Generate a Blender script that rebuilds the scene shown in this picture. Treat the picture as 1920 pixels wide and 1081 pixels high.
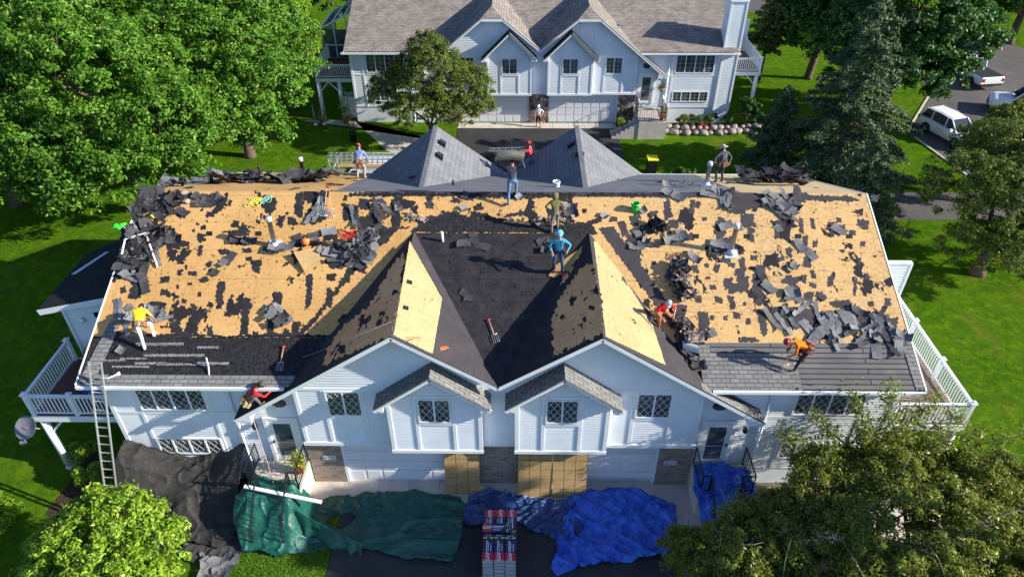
import bpy, bmesh, math, random
import numpy as np
from mathutils import Vector, Matrix
for o in list(bpy.data.objects): bpy.data.objects.remove(o)
S = bpy.context.scene
COL = S.collection
# ---------------------------------------------------------------- camera
CP = np.array([0.6977, -16.4605, 21.5085]); PITCH, YAW, ROLL, FPX = .6484, -.0145, -.0035, 1319.845
fwd = np.array([math.sin(YAW)*math.cos(PITCH), math.cos(YAW)*math.cos(PITCH), -math.sin(PITCH)])
rgt = np.array([math.cos(YAW), -math.sin(YAW), 0.]); upv = np.cross(rgt, fwd)
_c, _s = math.cos(ROLL), math.sin(ROLL)
rgt, upv = _c*rgt+_s*upv, -_s*rgt+_c*upv
cam = bpy.data.cameras.new('camera'); co = bpy.data.objects.new('camera', cam); COL.objects.link(co)
co.matrix_world = Matrix(((rgt[0], upv[0], -fwd[0], CP[0]), (rgt[1], upv[1], -fwd[1], CP[1]), (rgt[2], upv[2], -fwd[2], CP[2]), (0, 0, 0, 1)))
cam.sensor_width = 36; cam.lens = FPX/1920*36; cam.clip_end = 2000; cam.clip_start = .5
S.camera = co
# ---------------------------------------------------------------- light
SUN = Vector((1, -.185, .49)).normalized()
W = bpy.data.worlds.new('World'); S.world = W; W.use_nodes = True
nt = W.node_tree; bg = nt.nodes['Background']
sky = nt.nodes.new('ShaderNodeTexSky'); sky.sky_type = 'NISHITA'; sky.sun_disc = False
sky.sun_elevation = math.asin(SUN.z); sky.sun_rotation = math.atan2(SUN.x, SUN.y)
sky.air_density = 1.0; sky.dust_density = .6; sky.ozone_density = 1.6
tint = nt.nodes.new('ShaderNodeMix'); tint.data_type = 'RGBA'; tint.blend_type = 'MULTIPLY'; tint.inputs[0].default_value = 1; tint.inputs[7].default_value = (.86, .96, 1.22, 1)
nt.links.new(sky.outputs[0], tint.inputs[6]); nt.links.new(tint.outputs[2], bg.inputs[0]); bg.inputs[1].default_value = .088
sl = bpy.data.lights.new('sun', 'SUN'); sl.energy = 5.0; sl.angle = math.radians(.5); sl.color = (1, .92, .79)
so = bpy.data.objects.new('sun', sl); COL.objects.link(so); so.rotation_euler = SUN.to_track_quat('Z', 'Y').to_euler()
S.view_settings.view_transform = 'Standard'; S.view_settings.look = 'None'; S.view_settings.gamma = 1
S.view_settings.exposure = .95
# ---------------------------------------------------------------- helpers
R = random.Random(7)
def at_plane(px, py, n, k):
    """point of the plane n.P = k (a roof, the ground, a wall) seen at a place of the photograph"""
    d = fwd + rgt*(px-960)/FPX + upv*(540.5-py)/FPX
    n = np.array(n, float); return Vector(CP + (k-n@CP)/(n@d)*d)
EZ, EY, RZ, RY, HW = 5.286, -.36, 8.341, 6.90, 13.69      # main roof: eave, ridge, half length
SL = (RZ-EZ)/(RY-EY)
KC = (7.65-5.54)/(5.26+.57)
def on_main(px, py): return at_plane(px, py, (0, -SL, 1), EZ-SL*EY)
def on_mid(px, py): return at_plane(px, py, (0, -KC, 1), 5.54+KC*.57)
def on_rear(px, py): return at_plane(px, py, (0, SL, 1), RZ+SL*RY)
GS = .661
def on_gable(px, py, cx, side): return at_plane(px, py, (side*GS, 0, 1), 7.65+side*GS*cx)   # side +1 right slope
RS = .745
def on_rgable(px, py, cx, side): return at_plane(px, py, (side*RS, 0, 1), 7.65+side*RS*cx)
def on_z(px, py, z=0.): return at_plane(px, py, (0, 0, 1), z)
def on_y(px, py, y): return at_plane(px, py, (0, 1, 0), y)

class MB:
    def __init__(s): s.v = []; s.f = []; s.m = []; s.sm = []
    def face(s, pts, m=0, sm=False):
        b = len(s.v); s.v += [tuple(p) for p in pts]; s.f.append(tuple(range(b, b+len(pts)))); s.m.append(m); s.sm.append(sm); return s
    def box(s, a, b, m=0, M=None):
        x0, y0, z0 = a; x1, y1, z1 = b
        if x0 > x1: x0, x1 = x1, x0
        if y0 > y1: y0, y1 = y1, y0
        if z0 > z1: z0, z1 = z1, z0
        P = [(x0, y0, z0), (x1, y0, z0), (x1, y1, z0), (x0, y1, z0), (x0, y0, z1), (x1, y0, z1), (x1, y1, z1), (x0, y1, z1)]
        if M is not None: P = [tuple(M @ Vector(p)) for p in P]
        k = len(s.v); s.v += P
        for q in ((0, 3, 2, 1), (4, 5, 6, 7), (0, 1, 5, 4), (1, 2, 6, 5), (2, 3, 7, 6), (3, 0, 4, 7)):
            s.f.append(tuple(k+i for i in q)); s.m.append(m); s.sm.append(False)
        return s
    def bar(s, p, q, w, h=None, m=0, up=(0, 0, 1)):
        h = h or w; p = Vector(p); q = Vector(q); d = q-p; L = d.length; d.normalize(); u = Vector(up)
        if abs(d.dot(u)) > .98: u = Vector((0, 1, 0))
        r = d.cross(u).normalized(); u = r.cross(d)
        M = Matrix(((r.x, d.x, u.x, p.x), (r.y, d.y, u.y, p.y), (r.z, d.z, u.z, p.z), (0, 0, 0, 1)))
        return s.box((-w/2, 0, -h/2), (w/2, L, h/2), m, M)
    def tube(s, pts, r, n=8, m=0, cap=True):
        pts = [Vector(p) for p in pts]; rs = r if isinstance(r, (list, tuple)) else [r]*len(pts); k = len(s.v); pr = None
        for i, p in enumerate(pts):
            d = (pts[min(i+1, len(pts)-1)]-pts[max(i-1, 0)]).normalized()
            if pr is None:
                a = Vector((0, 0, 1)) if abs(d.z) < .9 else Vector((1, 0, 0)); x = d.cross(a).normalized()
            else: x = (pr-d*pr.dot(d)).normalized()
            pr = x; y = d.cross(x)
            for j in range(n):
                t = 2*math.pi*j/n; s.v.append(tuple(p+(x*math.cos(t)+y*math.sin(t))*rs[i]))
        for i in range(len(pts)-1):
            for j in range(n):
                a = k+i*n+j; b = k+i*n+(j+1) % n; s.f.append((a, b, b+n, a+n)); s.m.append(m); s.sm.append(True)
        if cap:
            s.f.append(tuple(k+j for j in range(n))[::-1]); s.m.append(m); s.sm.append(False)
            s.f.append(tuple(k+(len(pts)-1)*n+j for j in range(n))); s.m.append(m); s.sm.append(False)
        return s
    def lathe(s, c, prof, n=16, m=0, axis=None):
        c = Vector(c); k = len(s.v); Q = axis.to_track_quat('Z', 'Y') if axis is not None else None
        for r, z in prof:
            for j in range(n):
                t = 2*math.pi*j/n; p = Vector((r*math.cos(t), r*math.sin(t), z)); s.v.append(tuple(c+(Q @ p if Q else p)))
        for i in range(len(prof)-1):
            for j in range(n):
                a = k+i*n+j; b = k+i*n+(j+1) % n; s.f.append((a, b, b+n, a+n)); s.m.append(m); s.sm.append(True)
        s.f.append(tuple(k+j for j in range(n))[::-1]); s.m.append(m); s.sm.append(False)
        s.f.append(tuple(k+(len(prof)-1)*n+j for j in range(n))); s.m.append(m); s.sm.append(False)
        return s
    def slab(s, poly, t, m=0, n=None, side=None):
        """polygon (3D points) thickened by t along -normal"""
        P = [Vector(p) for p in poly]
        if n is None:
            n = Vector((0, 0, 0))
            for i in range(len(P)): n += P[i].cross(P[(i+1) % len(P)])
            n.normalize()
        n = Vector(n)
        Q = [p-n*t for p in P]; k = len(s.v); N = len(P); s.v += [tuple(p) for p in P+Q]
        s.f.append(tuple(range(k, k+N))); s.m.append(m); s.sm.append(False)
        s.f.append(tuple(range(k+N, k+2*N))[::-1]); s.m.append(m if side is None else side); s.sm.append(False)
        for i in range(N):
            j = (i+1) % N; s.f.append((k+j, k+i, k+N+i, k+N+j)); s.m.append(m if side is None else side); s.sm.append(False)
        return s
    def clap(s, poly, o, u, n, m=0, pitch=.115, d=.026):
        """clapboard siding over a convex polygon in (u, z); o origin, u horizontal unit, n outward normal"""
        o, u, n = Vector(o), Vector(u), Vector(n); z0 = min(p[1] for p in poly); z1 = max(p[1] for p in poly)
        def span(z):
            xs = []
            for i in range(len(poly)):
                (xa, za), (xb, zb) = poly[i], poly[(i+1) % len(poly)]
                if abs(za-zb) < 1e-9:
                    if abs(z-za) < 1e-6: xs += [xa, xb]
                elif min(za, zb)-1e-9 <= z <= max(za, zb)+1e-9: xs.append(xa+(xb-xa)*(z-za)/(zb-za))
            return (min(xs), max(xs)) if xs else None
        brk = sorted(set([z0+i*pitch for i in range(int((z1-z0)/pitch)+1)]+[z1]+[p[1] for p in poly]))
        for a, b in zip(brk[:-1], brk[1:]):
            if b-a < 1e-4: continue
            A, B = span(a+1e-5), span(b-1e-5)
            if not A or not B: continue
            fa = 1-((a-z0) % pitch)/pitch if ((a-z0) % pitch) > 1e-4 and pitch-((a-z0) % pitch) > 1e-4 else 1
            fb = max(0, fa-(b-a)/pitch)
            q = lambda x, z, e: o+u*x+Vector((0, 0, z))+n*(d*e)
            s.face([q(A[0], a, fa), q(A[1], a, fa), q(B[1], b, fb), q(B[0], b, fb)], m)
            if fa == 1: s.face([q(A[0], a, 0), q(A[1], a, 0), q(A[1], a, 1), q(A[0], a, 1)], m)
        return s
    def build(s, name, mats, parent=None, loc=None):
        me = bpy.data.meshes.new(name); me.from_pydata(s.v, [], s.f)
        if not isinstance(mats, (list, tuple)): mats = [mats]
        for mt in mats: me.materials.append(mt)
        me.polygons.foreach_set('material_index', s.m); me.polygons.foreach_set('use_smooth', s.sm); me.update()
        o = bpy.data.objects.new(name, me); COL.objects.link(o)
        if loc is not None:
            me.transform(Matrix.Translation(-Vector(loc))); o.location = loc
        if parent is not None: put(o, parent)
        return o
def put(o, parent):
    """parent keeping the child's world place (parents are never rotated at build time)"""
    o.parent = parent; o.location = Vector(o.location)-wloc(parent)
def wloc(o):
    l = Vector(o.location)
    while o.parent: o = o.parent; l += Vector(o.location)
    return l
def tag(o, label=None, cat=None, group=None, kind=None):
    if label: o['label'] = label
    if cat: o['category'] = cat
    if group: o['group'] = group
    if kind: o['kind'] = kind
    return o
def thing(name, label, cat, loc=(0, 0, 0), group=None):
    o = bpy.data.objects.new(name, None); COL.objects.link(o); o.location = loc; o.empty_display_size = .2
    return tag(o, label, cat, group)
def copy_tree(o, parent=None):
    c = o.copy(); COL.objects.link(c)
    if parent is not None: c.parent = parent
    for ch in o.children: copy_tree(ch, c)
    return c
# ---------------------------------------------------------------- materials
def mat(name, col, rough=.7, spec=.3, metal=0, bump=None, var=None, coords='Object', extra=None):
    m = bpy.data.materials.new(name); m.use_nodes = True; t = m.node_tree; b = t.nodes['Principled BSDF']
    b.inputs['Roughness'].default_value = rough; b.inputs['Specular IOR Level'].default_value = spec; b.inputs['Metallic'].default_value = metal
    b.inputs['Base Color'].default_value = (*col, 1)
    tc = t.nodes.new('ShaderNodeTexCoord'); cc = tc.outputs[coords]
    if var:      # (scale, amount) soft colour variation
        n = t.nodes.new('ShaderNodeTexNoise'); n.inputs['Scale'].default_value = var[0]; n.inputs['Detail'].default_value = 6; n.inputs['Roughness'].default_value = .65
        t.links.new(cc, n.inputs['Vector'])
        r = t.nodes.new('ShaderNodeValToRGB'); r.color_ramp.elements[0].position = .3; r.color_ramp.elements[1].position = .7
        a = var[1]; c2 = var[2] if len(var) > 2 else [c*(1+a) for c in col]
        r.color_ramp.elements[0].color = (*[c*(1-a) for c in col], 1); r.color_ramp.elements[1].color = (*[min(1, c) for c in c2], 1)
        t.links.new(n.outputs['Fac'], r.inputs['Fac']); t.links.new(r.outputs[0], b.inputs['Base Color'])
    if bump:
        n = t.nodes.new('ShaderNodeTexNoise'); n.inputs['Scale'].default_value = bump[0]; n.inputs['Detail'].default_value = 5
        t.links.new(cc, n.inputs['Vector']); u = t.nodes.new('ShaderNodeBump'); u.inputs['Strength'].default_value = bump[1]; u.inputs['Distance'].default_value = bump[2] if len(bump) > 2 else .02
        t.links.new(n.outputs['Fac'], u.inputs['Height']); t.links.new(u.outputs[0], b.inputs['Normal'])
    if extra: extra(t, b, cc)
    return m
def N(t, typ, **kw):
    n = t.nodes.new(typ)
    for k, v in kw.items():
        if k in n.inputs: n.inputs[k].default_value = v
        else: setattr(n, k, v)
    return n
def ramp(t, src, stops, const=False):
    r = t.nodes.new('ShaderNodeValToRGB'); e = r.color_ramp.elements
    while len(e) < len(stops): e.new(.5)
    for i, (p, c) in enumerate(stops): e[i].position = p; e[i].color = (*c, 1) if len(c) == 3 else c
    if const: r.color_ramp.interpolation = 'CONSTANT'
    t.links.new(src, r.inputs['Fac']); return r.outputs[0]
def mixc(t, f, a, b, typ='MIX'):
    m = t.nodes.new('ShaderNodeMix'); m.data_type = 'RGBA'; m.blend_type = typ
    if isinstance(f, (int, float)): m.inputs[0].default_value = f
    else: t.links.new(f, m.inputs[0])
    for i, x in ((6, a), (7, b)):
        if isinstance(x, tuple): m.inputs[i].default_value = (*x, 1)
        else: t.links.new(x, m.inputs[i])
    return m.outputs[2]
def noise(t, cc, scale, detail=5, rough=.6, sc=None, dist=0):
    if sc:
        mp = t.nodes.new('ShaderNodeMapping'); mp.inputs['Scale'].default_value = sc; t.links.new(cc, mp.inputs[0]); cc = mp.outputs[0]
    n = N(t, 'ShaderNodeTexNoise', Scale=scale, Detail=detail, Roughness=rough, Distortion=dist); t.links.new(cc, n.inputs['Vector']); return n.outputs['Fac']
def osb_mat(name, c1, c2, dark, torn=None, seams=True, drift=None):
    def ex(t, b, cc):
        v = N(t, 'ShaderNodeTexVoronoi', Scale=22.); mp = N(t, 'ShaderNodeMapping', Scale=(1, .45, 1)); t.links.new(cc, mp.inputs[0]); t.links.new(mp.outputs[0], v.inputs['Vector'])
        f = noise(t, cc, 9, 6, .75)
        base = mixc(t, v.outputs['Color'], c1, c2)
        if drift:      # base colour blends along x into the paler drift pair
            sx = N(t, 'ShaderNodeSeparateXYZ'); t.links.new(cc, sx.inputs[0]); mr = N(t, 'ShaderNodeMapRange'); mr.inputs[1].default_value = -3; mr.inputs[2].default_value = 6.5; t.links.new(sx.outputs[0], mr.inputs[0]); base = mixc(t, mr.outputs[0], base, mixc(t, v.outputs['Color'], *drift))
        base = mixc(t, ramp(t, f, [(.35, (0, 0, 0)), (.62, (1, 1, 1))]), base, tuple(c*.84 for c in c1))
        big = noise(t, cc, .45, 3); base = mixc(t, ramp(t, big, [(.35, (0, 0, 0)), (.7, (.55, .55, .55))]), base, tuple(min(1, c*1.12) for c in c2))
        sp = noise(t, cc, 16, 3, .5); base = mixc(t, ramp(t, sp, [(.665, (0, 0, 0)), (.69, (1, 1, 1))]), base, tuple(c*.3 for c in c1))
        if seams:
            br = N(t, 'ShaderNodeTexBrick', Scale=1.); br.inputs['Mortar Size'].default_value = .006; br.inputs['Brick Width'].default_value = 2.44; br.inputs['Row Height'].default_value = 1.12
            br.inputs['Color1'].default_value = br.inputs['Color2'].default_value = (1, 1, 1, 1); br.inputs['Mortar'].default_value = (.45, .4, .35, 1)
            t.links.new(cc, br.inputs['Vector']); base = mixc(t, 1., base, br.outputs['Color'], 'MULTIPLY')
        if torn:
            lo, hi, sc = torn
            n1 = noise(t, cc, sc, 4, .55, (1, .62, 1), .25); n2 = noise(t, cc, sc*5.5, 3, .6)
            mm = N(t, 'ShaderNodeMath', operation='MULTIPLY_ADD'); t.links.new(n2, mm.inputs[0]); mm.inputs[1].default_value = .16; t.links.new(n1, mm.inputs[2])
            msk = ramp(t, mm.outputs[0], [(lo, (0, 0, 0)), (hi, (1, 1, 1))])
            fc = mixc(t, noise(t, cc, 3, 4), dark, tuple(c*1.8 for c in dark)); base = mixc(t, msk, base, fc)
            bm = N(t, 'ShaderNodeBump', Strength=.6, Distance=.01); t.links.new(msk, bm.inputs['Height']); t.links.new(bm.outputs[0], b.inputs['Normal'])
        t.links.new(base, b.inputs['Base Color'])
    return mat(name, c1, .8, .15, extra=ex)
def shingle_mat(name, c1, c2, gap, row=.14, bw=.3, rough=.9, var=.5, mort=.012, bumpd=.012, rot=None, scale3=None):
    def ex(t, b, cc):
        sep = N(t, 'ShaderNodeSeparateXYZ'); t.links.new(cc, sep.inputs[0]); cb = N(t, 'ShaderNodeCombineXYZ')
        a, bb = (0, 1) if rot is None else rot
        t.links.new(sep.outputs[a], cb.inputs[0]); t.links.new(sep.outputs[bb], cb.inputs[1])
        br = N(t, 'ShaderNodeTexBrick', Scale=1.); br.inputs['Mortar Size'].default_value = mort; br.inputs['Brick Width'].default_value = bw; br.inputs['Row Height'].default_value = row; br.inputs['Mortar Smooth'].default_value = .3
        br.inputs['Color1'].default_value = (*c1, 1); br.inputs['Color2'].default_value = (*c2, 1); br.inputs['Mortar'].default_value = (*gap, 1)
        t.links.new(cb.outputs[0], br.inputs['Vector'])
        n = noise(t, cc, 1.3, 5, .6); g = noise(t, cc, 60, 2)
        k = ramp(t, n, [(.3, (1-var*.4,)*3), (.7, (1+var*.25,)*3)]); c = mixc(t, 1., br.outputs['Color'], k, 'MULTIPLY')
        c = mixc(t, 1., c, ramp(t, g, [(.3, (.8,)*3), (.7, (1.15,)*3)]), 'MULTIPLY'); t.links.new(c, b.inputs['Base Color'])
        bm = N(t, 'ShaderNodeBump', Strength=.7, Distance=bumpd, invert=True); t.links.new(br.outputs['Fac'], bm.inputs['Height']); t.links.new(bm.outputs[0], b.inputs['Normal'])
    return mat(name, c1, rough, .2, extra=ex)
m_siding = mat('siding', (.69, .745, .785), .5, .35, var=(.7, .09))
m_trim = mat('trim', (.74, .79, .82), .5, .4, var=(1.4, .06))
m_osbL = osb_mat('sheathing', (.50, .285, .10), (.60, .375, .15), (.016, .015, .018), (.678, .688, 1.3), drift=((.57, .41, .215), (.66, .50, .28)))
m_osbR = osb_mat('sheathing_pale', (.57, .41, .215), (.66, .50, .28), (.03, .028, .032), (.74, .75, 1.3))
m_osbG = osb_mat('sheathing_gable', (.40, .32, .155), (.46, .375, .20), (.04, .036, .04), (.75, .76, 2.2))
m_osbD = osb_mat('sheathing_torn', (.66, .33, .14), (.76, .42, .20), (.014, .013, .016), (.672, .682, 2.4))
m_ply = osb_mat('plywood_sheet', (.34, .225, .095), (.46, .32, .15), (.02, .02, .02), None, False)
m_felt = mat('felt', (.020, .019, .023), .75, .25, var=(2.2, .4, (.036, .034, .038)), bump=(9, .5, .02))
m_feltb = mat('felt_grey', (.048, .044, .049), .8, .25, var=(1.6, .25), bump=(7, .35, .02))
m_resid = mat('felt_residue', (.012, .012, .014), .8, .2, var=(9, .6, (.036, .036, .04)), bump=(14, 1., .03))
m_shold = shingle_mat('old_shingles', (.18, .18, .178), (.235, .235, .23), (.06, .06, .06), .14, .3)
m_shstrip = shingle_mat('shingle_courses', (.13, .13, .13), (.155, .155, .155), (.022, .022, .022), .17, 6., mort=.02)
m_shtop = shingle_mat('grey_shingles', (.14, .15, .165), (.17, .18, .195), (.085, .09, .10), .14, .3, mort=.008)
m_shtopg = shingle_mat('grey_shingles_gable', (.16, .17, .185), (.19, .20, .215), (.11, .115, .125), .14, .3, mort=.008, rot=(1, 2), bumpd=.006)
m_shbrown = shingle_mat('weathered_shingles', (.20, .175, .155), (.30, .265, .24), (.11, .095, .085), .14, .32, var=.6)
m_shbrowng = shingle_mat('weathered_shingles_gable', (.20, .175, .155), (.30, .265, .24), (.11, .095, .085), .14, .32, rot=(1, 2))
m_shblack = shingle_mat('black_shingles', (.016, .015, .018), (.022, .021, .024), (.008, .008, .01), .14, .9)
m_glass = mat('window_glass', (.035, .045, .06), .05, .9, var=(1.1, .7, (.11, .14, .16)))  # mottled base colour paints soft tree reflections into the panes
m_curtain = mat('curtain', (.30, .32, .34), .8)
m_dark = mat('dark_interior', (.012, .012, .014), .8)
m_lead = mat('window_grille', (.75, .78, .78), .5)
m_white = mat('white_paint', (.80, .81, .80), .45, .4, var=(4, .03))
m_concrete = mat('concrete', (.50, .46, .41), .85, .2, var=(2.5, .14), bump=(30, .3, .01))
m_asphalt = mat('asphalt', (.035, .036, .040), .85, .3, var=(.8, .22), bump=(60, .5, .01))
m_asphalt2 = mat('road_asphalt', (.10, .094, .09), .9, .2, var=(.6, .2), bump=(40, .4, .01))
m_black = mat('black_iron', (.012, .012, .013), .5, .4)
m_alu = mat('aluminium', (.66, .67, .68), .32, .5, .75)
m_galv = mat('galvanised', (.50, .54, .60), .45, .4, 0., var=(6, .1))
m_wood = mat('wood', (.42, .27, .14), .7, var=(5, .2))
m_deck = mat('deck_boards', (.13, .055, .045), .7, var=(3, .3))
def _brick(t, b, cc):
    sep = N(t, 'ShaderNodeSeparateXYZ'); t.links.new(cc, sep.inputs[0]); cb = N(t, 'ShaderNodeCombineXYZ'); t.links.new(sep.outputs[0], cb.inputs[0]); t.links.new(sep.outputs[2], cb.inputs[1])
    br = N(t, 'ShaderNodeTexBrick', Scale=1.); br.inputs['Mortar Size'].default_value = .009; br.inputs['Brick Width'].default_value = .26; br.inputs['Row Height'].default_value = .10
    br.inputs['Color1'].default_value = (.30, .235, .185, 1); br.inputs['Color2'].default_value = (.10, .085, .075, 1); br.inputs['Mortar'].default_value = (.34, .31, .28, 1); br.inputs['Bias'].default_value = -.3
    t.links.new(cb.outputs[0], br.inputs['Vector']); t.links.new(br.outputs['Color'], b.inputs['Base Color'])
    bm = N(t, 'ShaderNodeBump', Strength=.8, Distance=.01, invert=True); t.links.new(br.outputs['Fac'], bm.inputs['Height']); t.links.new(bm.outputs[0], b.inputs['Normal'])
m_brick = mat('brick', (.3, .24, .18), .85, .2, extra=_brick)
def _stone(t, b, cc):
    v = N(t, 'ShaderNodeTexVoronoi', Scale=3.2); t.links.new(cc, v.inputs['Vector'])
    v2 = N(t, 'ShaderNodeTexVoronoi', Scale=3.2, feature='DISTANCE_TO_EDGE'); t.links.new(cc, v2.inputs['Vector'])
    h = N(t, 'ShaderNodeSeparateColor'); t.links.new(v.outputs['Color'], h.inputs[0])
    c = ramp(t, h.outputs[0], [(0, (.07, .055, .05)), (.4, (.20, .14, .11)), (.7, (.34, .25, .20)), (1, (.45, .40, .36))])
    c = mixc(t, ramp(t, v2.outputs['Distance'], [(0, (1, 1, 1)), (.05, (0, 0, 0))]), c, (.03, .03, .03)); t.links.new(c, b.inputs['Base Color'])
    bm = N(t, 'ShaderNodeBump', Strength=1., Distance=.05); t.links.new(v2.outputs['Distance'], bm.inputs['Height']); t.links.new(bm.outputs[0], b.inputs['Normal'])
m_stone = mat('fieldstone', (.3, .24, .18), .8, .25, extra=_stone)
def _grass(t, b, cc):
    a = noise(t, cc, .22, 5, .65); c = noise(t, cc, 1.7, 9, .82); f = noise(t, cc, 30, 3, .7)
    base = mixc(t, ramp(t, a, [(.3, (0, 0, 0)), (.7, (1, 1, 1))]), (.036, .112, .006), (.092, .182, .012))
    base = mixc(t, ramp(t, c, [(.47, (0, 0, 0)), (.66, (1, 1, 1))]), base, (.16, .27, .008))
    base = mixc(t, ramp(t, f, [(.5, (0, 0, 0)), (.72, (1, 1, 1))]), base, (.014, .055, .002)); d = noise(t, cc, .8, 7, .72, (1, .45, 1), .6); base = mixc(t, ramp(t, d, [(.52, (0, 0, 0)), (.72, (.75, .75, .75))]), base, (.15, .155, .028)); d2 = noise(t, cc, 4, 4, .7); base = mixc(t, ramp(t, d2, [(.3, (.6, .6, .6)), (.48, (0, 0, 0))]), base, (.02, .07, .006)); t.links.new(base, b.inputs['Base Color'])
    bm = N(t, 'ShaderNodeBump', Strength=1., Distance=.06); t.links.new(f, bm.inputs['Height']); t.links.new(bm.outputs[0], b.inputs['Normal'])
m_grass = mat('lawn', (.05, .12, .02), 1., .0, extra=_grass)
m_mulch = mat('mulch', (.055, .035, .025), .95, .1, var=(9, .5), bump=(14, 1, .05))
def plain(name, c, r=.6, s=.3, **k): return mat(name, c, r, s, **k)
# ---------------------------------------------------------------- ground
def sheet(name, pts, z, m, kind='structure'):
    b = MB(); b.face([(p[0], p[1], z) for p in pts], 0); o = b.build(name, m); tag(o, kind=kind); return o
g = MB(); g.face([(-260, -120, 0), (260, -120, 0), (260, 420, 0), (-260, 420, 0)]); tag(g.build('ground', m_grass), kind='structure')
sheet('driveway', [(-5.65, -40), (5.9, -40), (5.9, -.95), (-5.65, -.95)], .012, m_asphalt)
cb = MB()
for i in range(-5, 5): cb.box((i*1.12+.006 if i > -5 else -5.75, -.95, 0), ((i+1)*1.12-.006 if i < 4 else 5.75, .12, .022))
tag(cb.build('concrete_apron', m_concrete), kind='structure')
sheet('rear_driveway', [(-3.9, 15), (7.6, 15), (7.6, 31.05), (-3.9, 31.05)], .012, m_asphalt)
cb = MB()
for i in range(10): cb.box((-3.9+i*1.15+.008, 31.05, 0), (-3.9+(i+1)*1.15-.008, 31.95, .022))
tag(cb.build('rear_concrete_apron', m_concrete), kind='structure')
sheet('pier_paving', [(5.75, -.95), (7.2, -.95), (7.2, 0), (5.75, 0)], .018, m_concrete); sheet('pier_paving', [(-7.0, -.95), (-5.75, -.95), (-5.75, 0), (-7.0, 0)], .018, m_concrete)
sheet('front_walk', [(6.2, -2.6), (16.5, -2.2), (16.5, -.9), (6.2, -.9)], .01, m_concrete)
sheet('street', [(29.2, 24), (60, 10), (75, 30), (48, 46), (41, 60), (34, 60), (33.5, 38), (28.4, 30.5)], .014, m_asphalt2)
sheet('side_driveway', [(19, 18.7), (40, 18.7), (40, 21.9), (19, 21.9)], .010, m_asphalt2)
sheet('far_street', [(12, 62), (34, 58), (34, 66), (12, 68)], .009, m_asphalt2)
kb = MB(); kb.bar((28.2, 30.6, .06), (29.2, 24.1, .03), .14, .07); kb.bar((28.2, 30.6, .03), (33.3, 38, .03), .14, .07); tag(kb.build('kerb', m_concrete), kind='structure')
sheet('rear_side_path', [(-15.5, 32.3), (-11.6, 32.3), (-8.5, 27.5), (-7.5, 26.5), (-4.2, 27), (-4.2, 28.6), (-9, 30.5)], .01, m_concrete)

# ---------------------------------------------------------------- duplex house builder (both duplexes share one plan)
def window(parent, x0, x1, z0, z1, y, n, grille, curtain=False, name='window'):
    """framed window facing -y in a wall at y; n sashes; the frame stands 40 mm proud"""
    f = MB(); w = .06
    f.box((x0, y-.05, z0), (x1, y, z0+w)); f.box((x0, y-.05, z1-w), (x1, y, z1)); xs = [x0+(x1-x0)*i/n for i in range(n+1)]
    for i, x in enumerate(xs): f.box((max(x0, x-w/2 if 0 < i < n else x-(w if i == n else 0)), y-.049, z0+w), (min(x1, x+w/2 if 0 < i < n else x+(w if i == 0 else 0)), y-.001, z1-w))
    fo = f.build(name, m_trim, parent)
    p = MB(); p.box((x0+w, y-.022, z0+w), (x1-w, y-.012, z1-w)); p.build('pane', m_glass, fo)
    gr = MB()
    for i in range(n):
        a, b = xs[i]+.04, xs[i+1]-.04; c, d = z0+w, z1-w
        if grille == 'diamond':
            W_, H_ = b-a, d-c; s = W_/2.0; k = H_/round(H_/(s*1.25)) if H_ > s else H_; nn = max(1, round(H_/k))
            for j in range(-3, 4):
                for sgn in (1, -1):
                    # line x = a + s*j + t, z from c (dir sgn)
                    x_a, z_a = a+s*j, (c if sgn > 0 else d); dx, dz = s, sgn*k
                    L = nn+0.0; x_b, z_b = x_a+dx*L, z_a+dz*L
                    t0 = max(0, (a-x_a)/(x_b-x_a)); t1 = min(1, (b-x_a)/(x_b-x_a))
                    if t1-t0 > .02: gr.bar((x_a+(x_b-x_a)*t0, y-.028, z_a+(z_b-z_a)*t0), (x_a+(x_b-x_a)*t1, y-.028-.002*(sgn > 0), z_a+(z_b-z_a)*t1), .010, .006, up=(0, 1, 0))
        else:
            m_ = 2 if (b-a) < .8 else 3
            for j in range(1, m_): gr.box((a+(b-a)*j/m_-.008, y-.03, c), (a+(b-a)*j/m_+.008, y-.024, d))
            r_ = max(1, round((d-c)/.42))
            for j in range(1, r_+1): gr.box((a, y-.0305, c+(d-c)*j/(r_+1)-.008), (b, y-.0245, c+(d-c)*j/(r_+1)+.008))
    gr.build('grille', m_lead if grille == 'diamond' else m_grilleg, fo)
    if curtain:
        cu = MB(); cx0, cx1 = curtain; n_ = 14
        for i in range(n_):
            xa, xb = cx0+(cx1-cx0)*i/n_, cx0+(cx1-cx0)*(i+1)/n_; cu.face([(xa, y-.0115+.0005*(i % 2), z0+w), (xb, y-.0115+.0005*((i+1) % 2), z0+w), (xb, y-.0115, z1-w), (xa, y-.0115, z1-w)])
    return fo
m_grilleg = mat('grille_tan', (.45, .42, .36), .5)
def text_mesh(body, size, mtl, parent, loc, rot, depth=.004, name='lettering'):
    c = bpy.data.curves.new(name, 'FONT'); c.body = body; c.size = size; c.align_x = 'CENTER'; c.align_y = 'CENTER'; c.extrude = depth; c.resolution_u = 2; c.offset = size*.012
    o = bpy.data.objects.new(name, c); COL.objects.link(o); dg = bpy.context.evaluated_depsgraph_get(); me = bpy.data.meshes.new_from_object(o.evaluated_get(dg)); bpy.data.objects.remove(o)
    o = bpy.data.objects.new(name, me); COL.objects.link(o); me.materials.clear(); me.materials.append(mtl)
    M = Matrix.Translation(Vector(loc)) @ rot.to_matrix().to_4x4() if hasattr(rot, 'to_matrix') else Matrix.Translation(Vector(loc)) @ rot
    me.transform(M)
    if parent is not None: put(o, parent)
    return o
from mathutils import Euler
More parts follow.
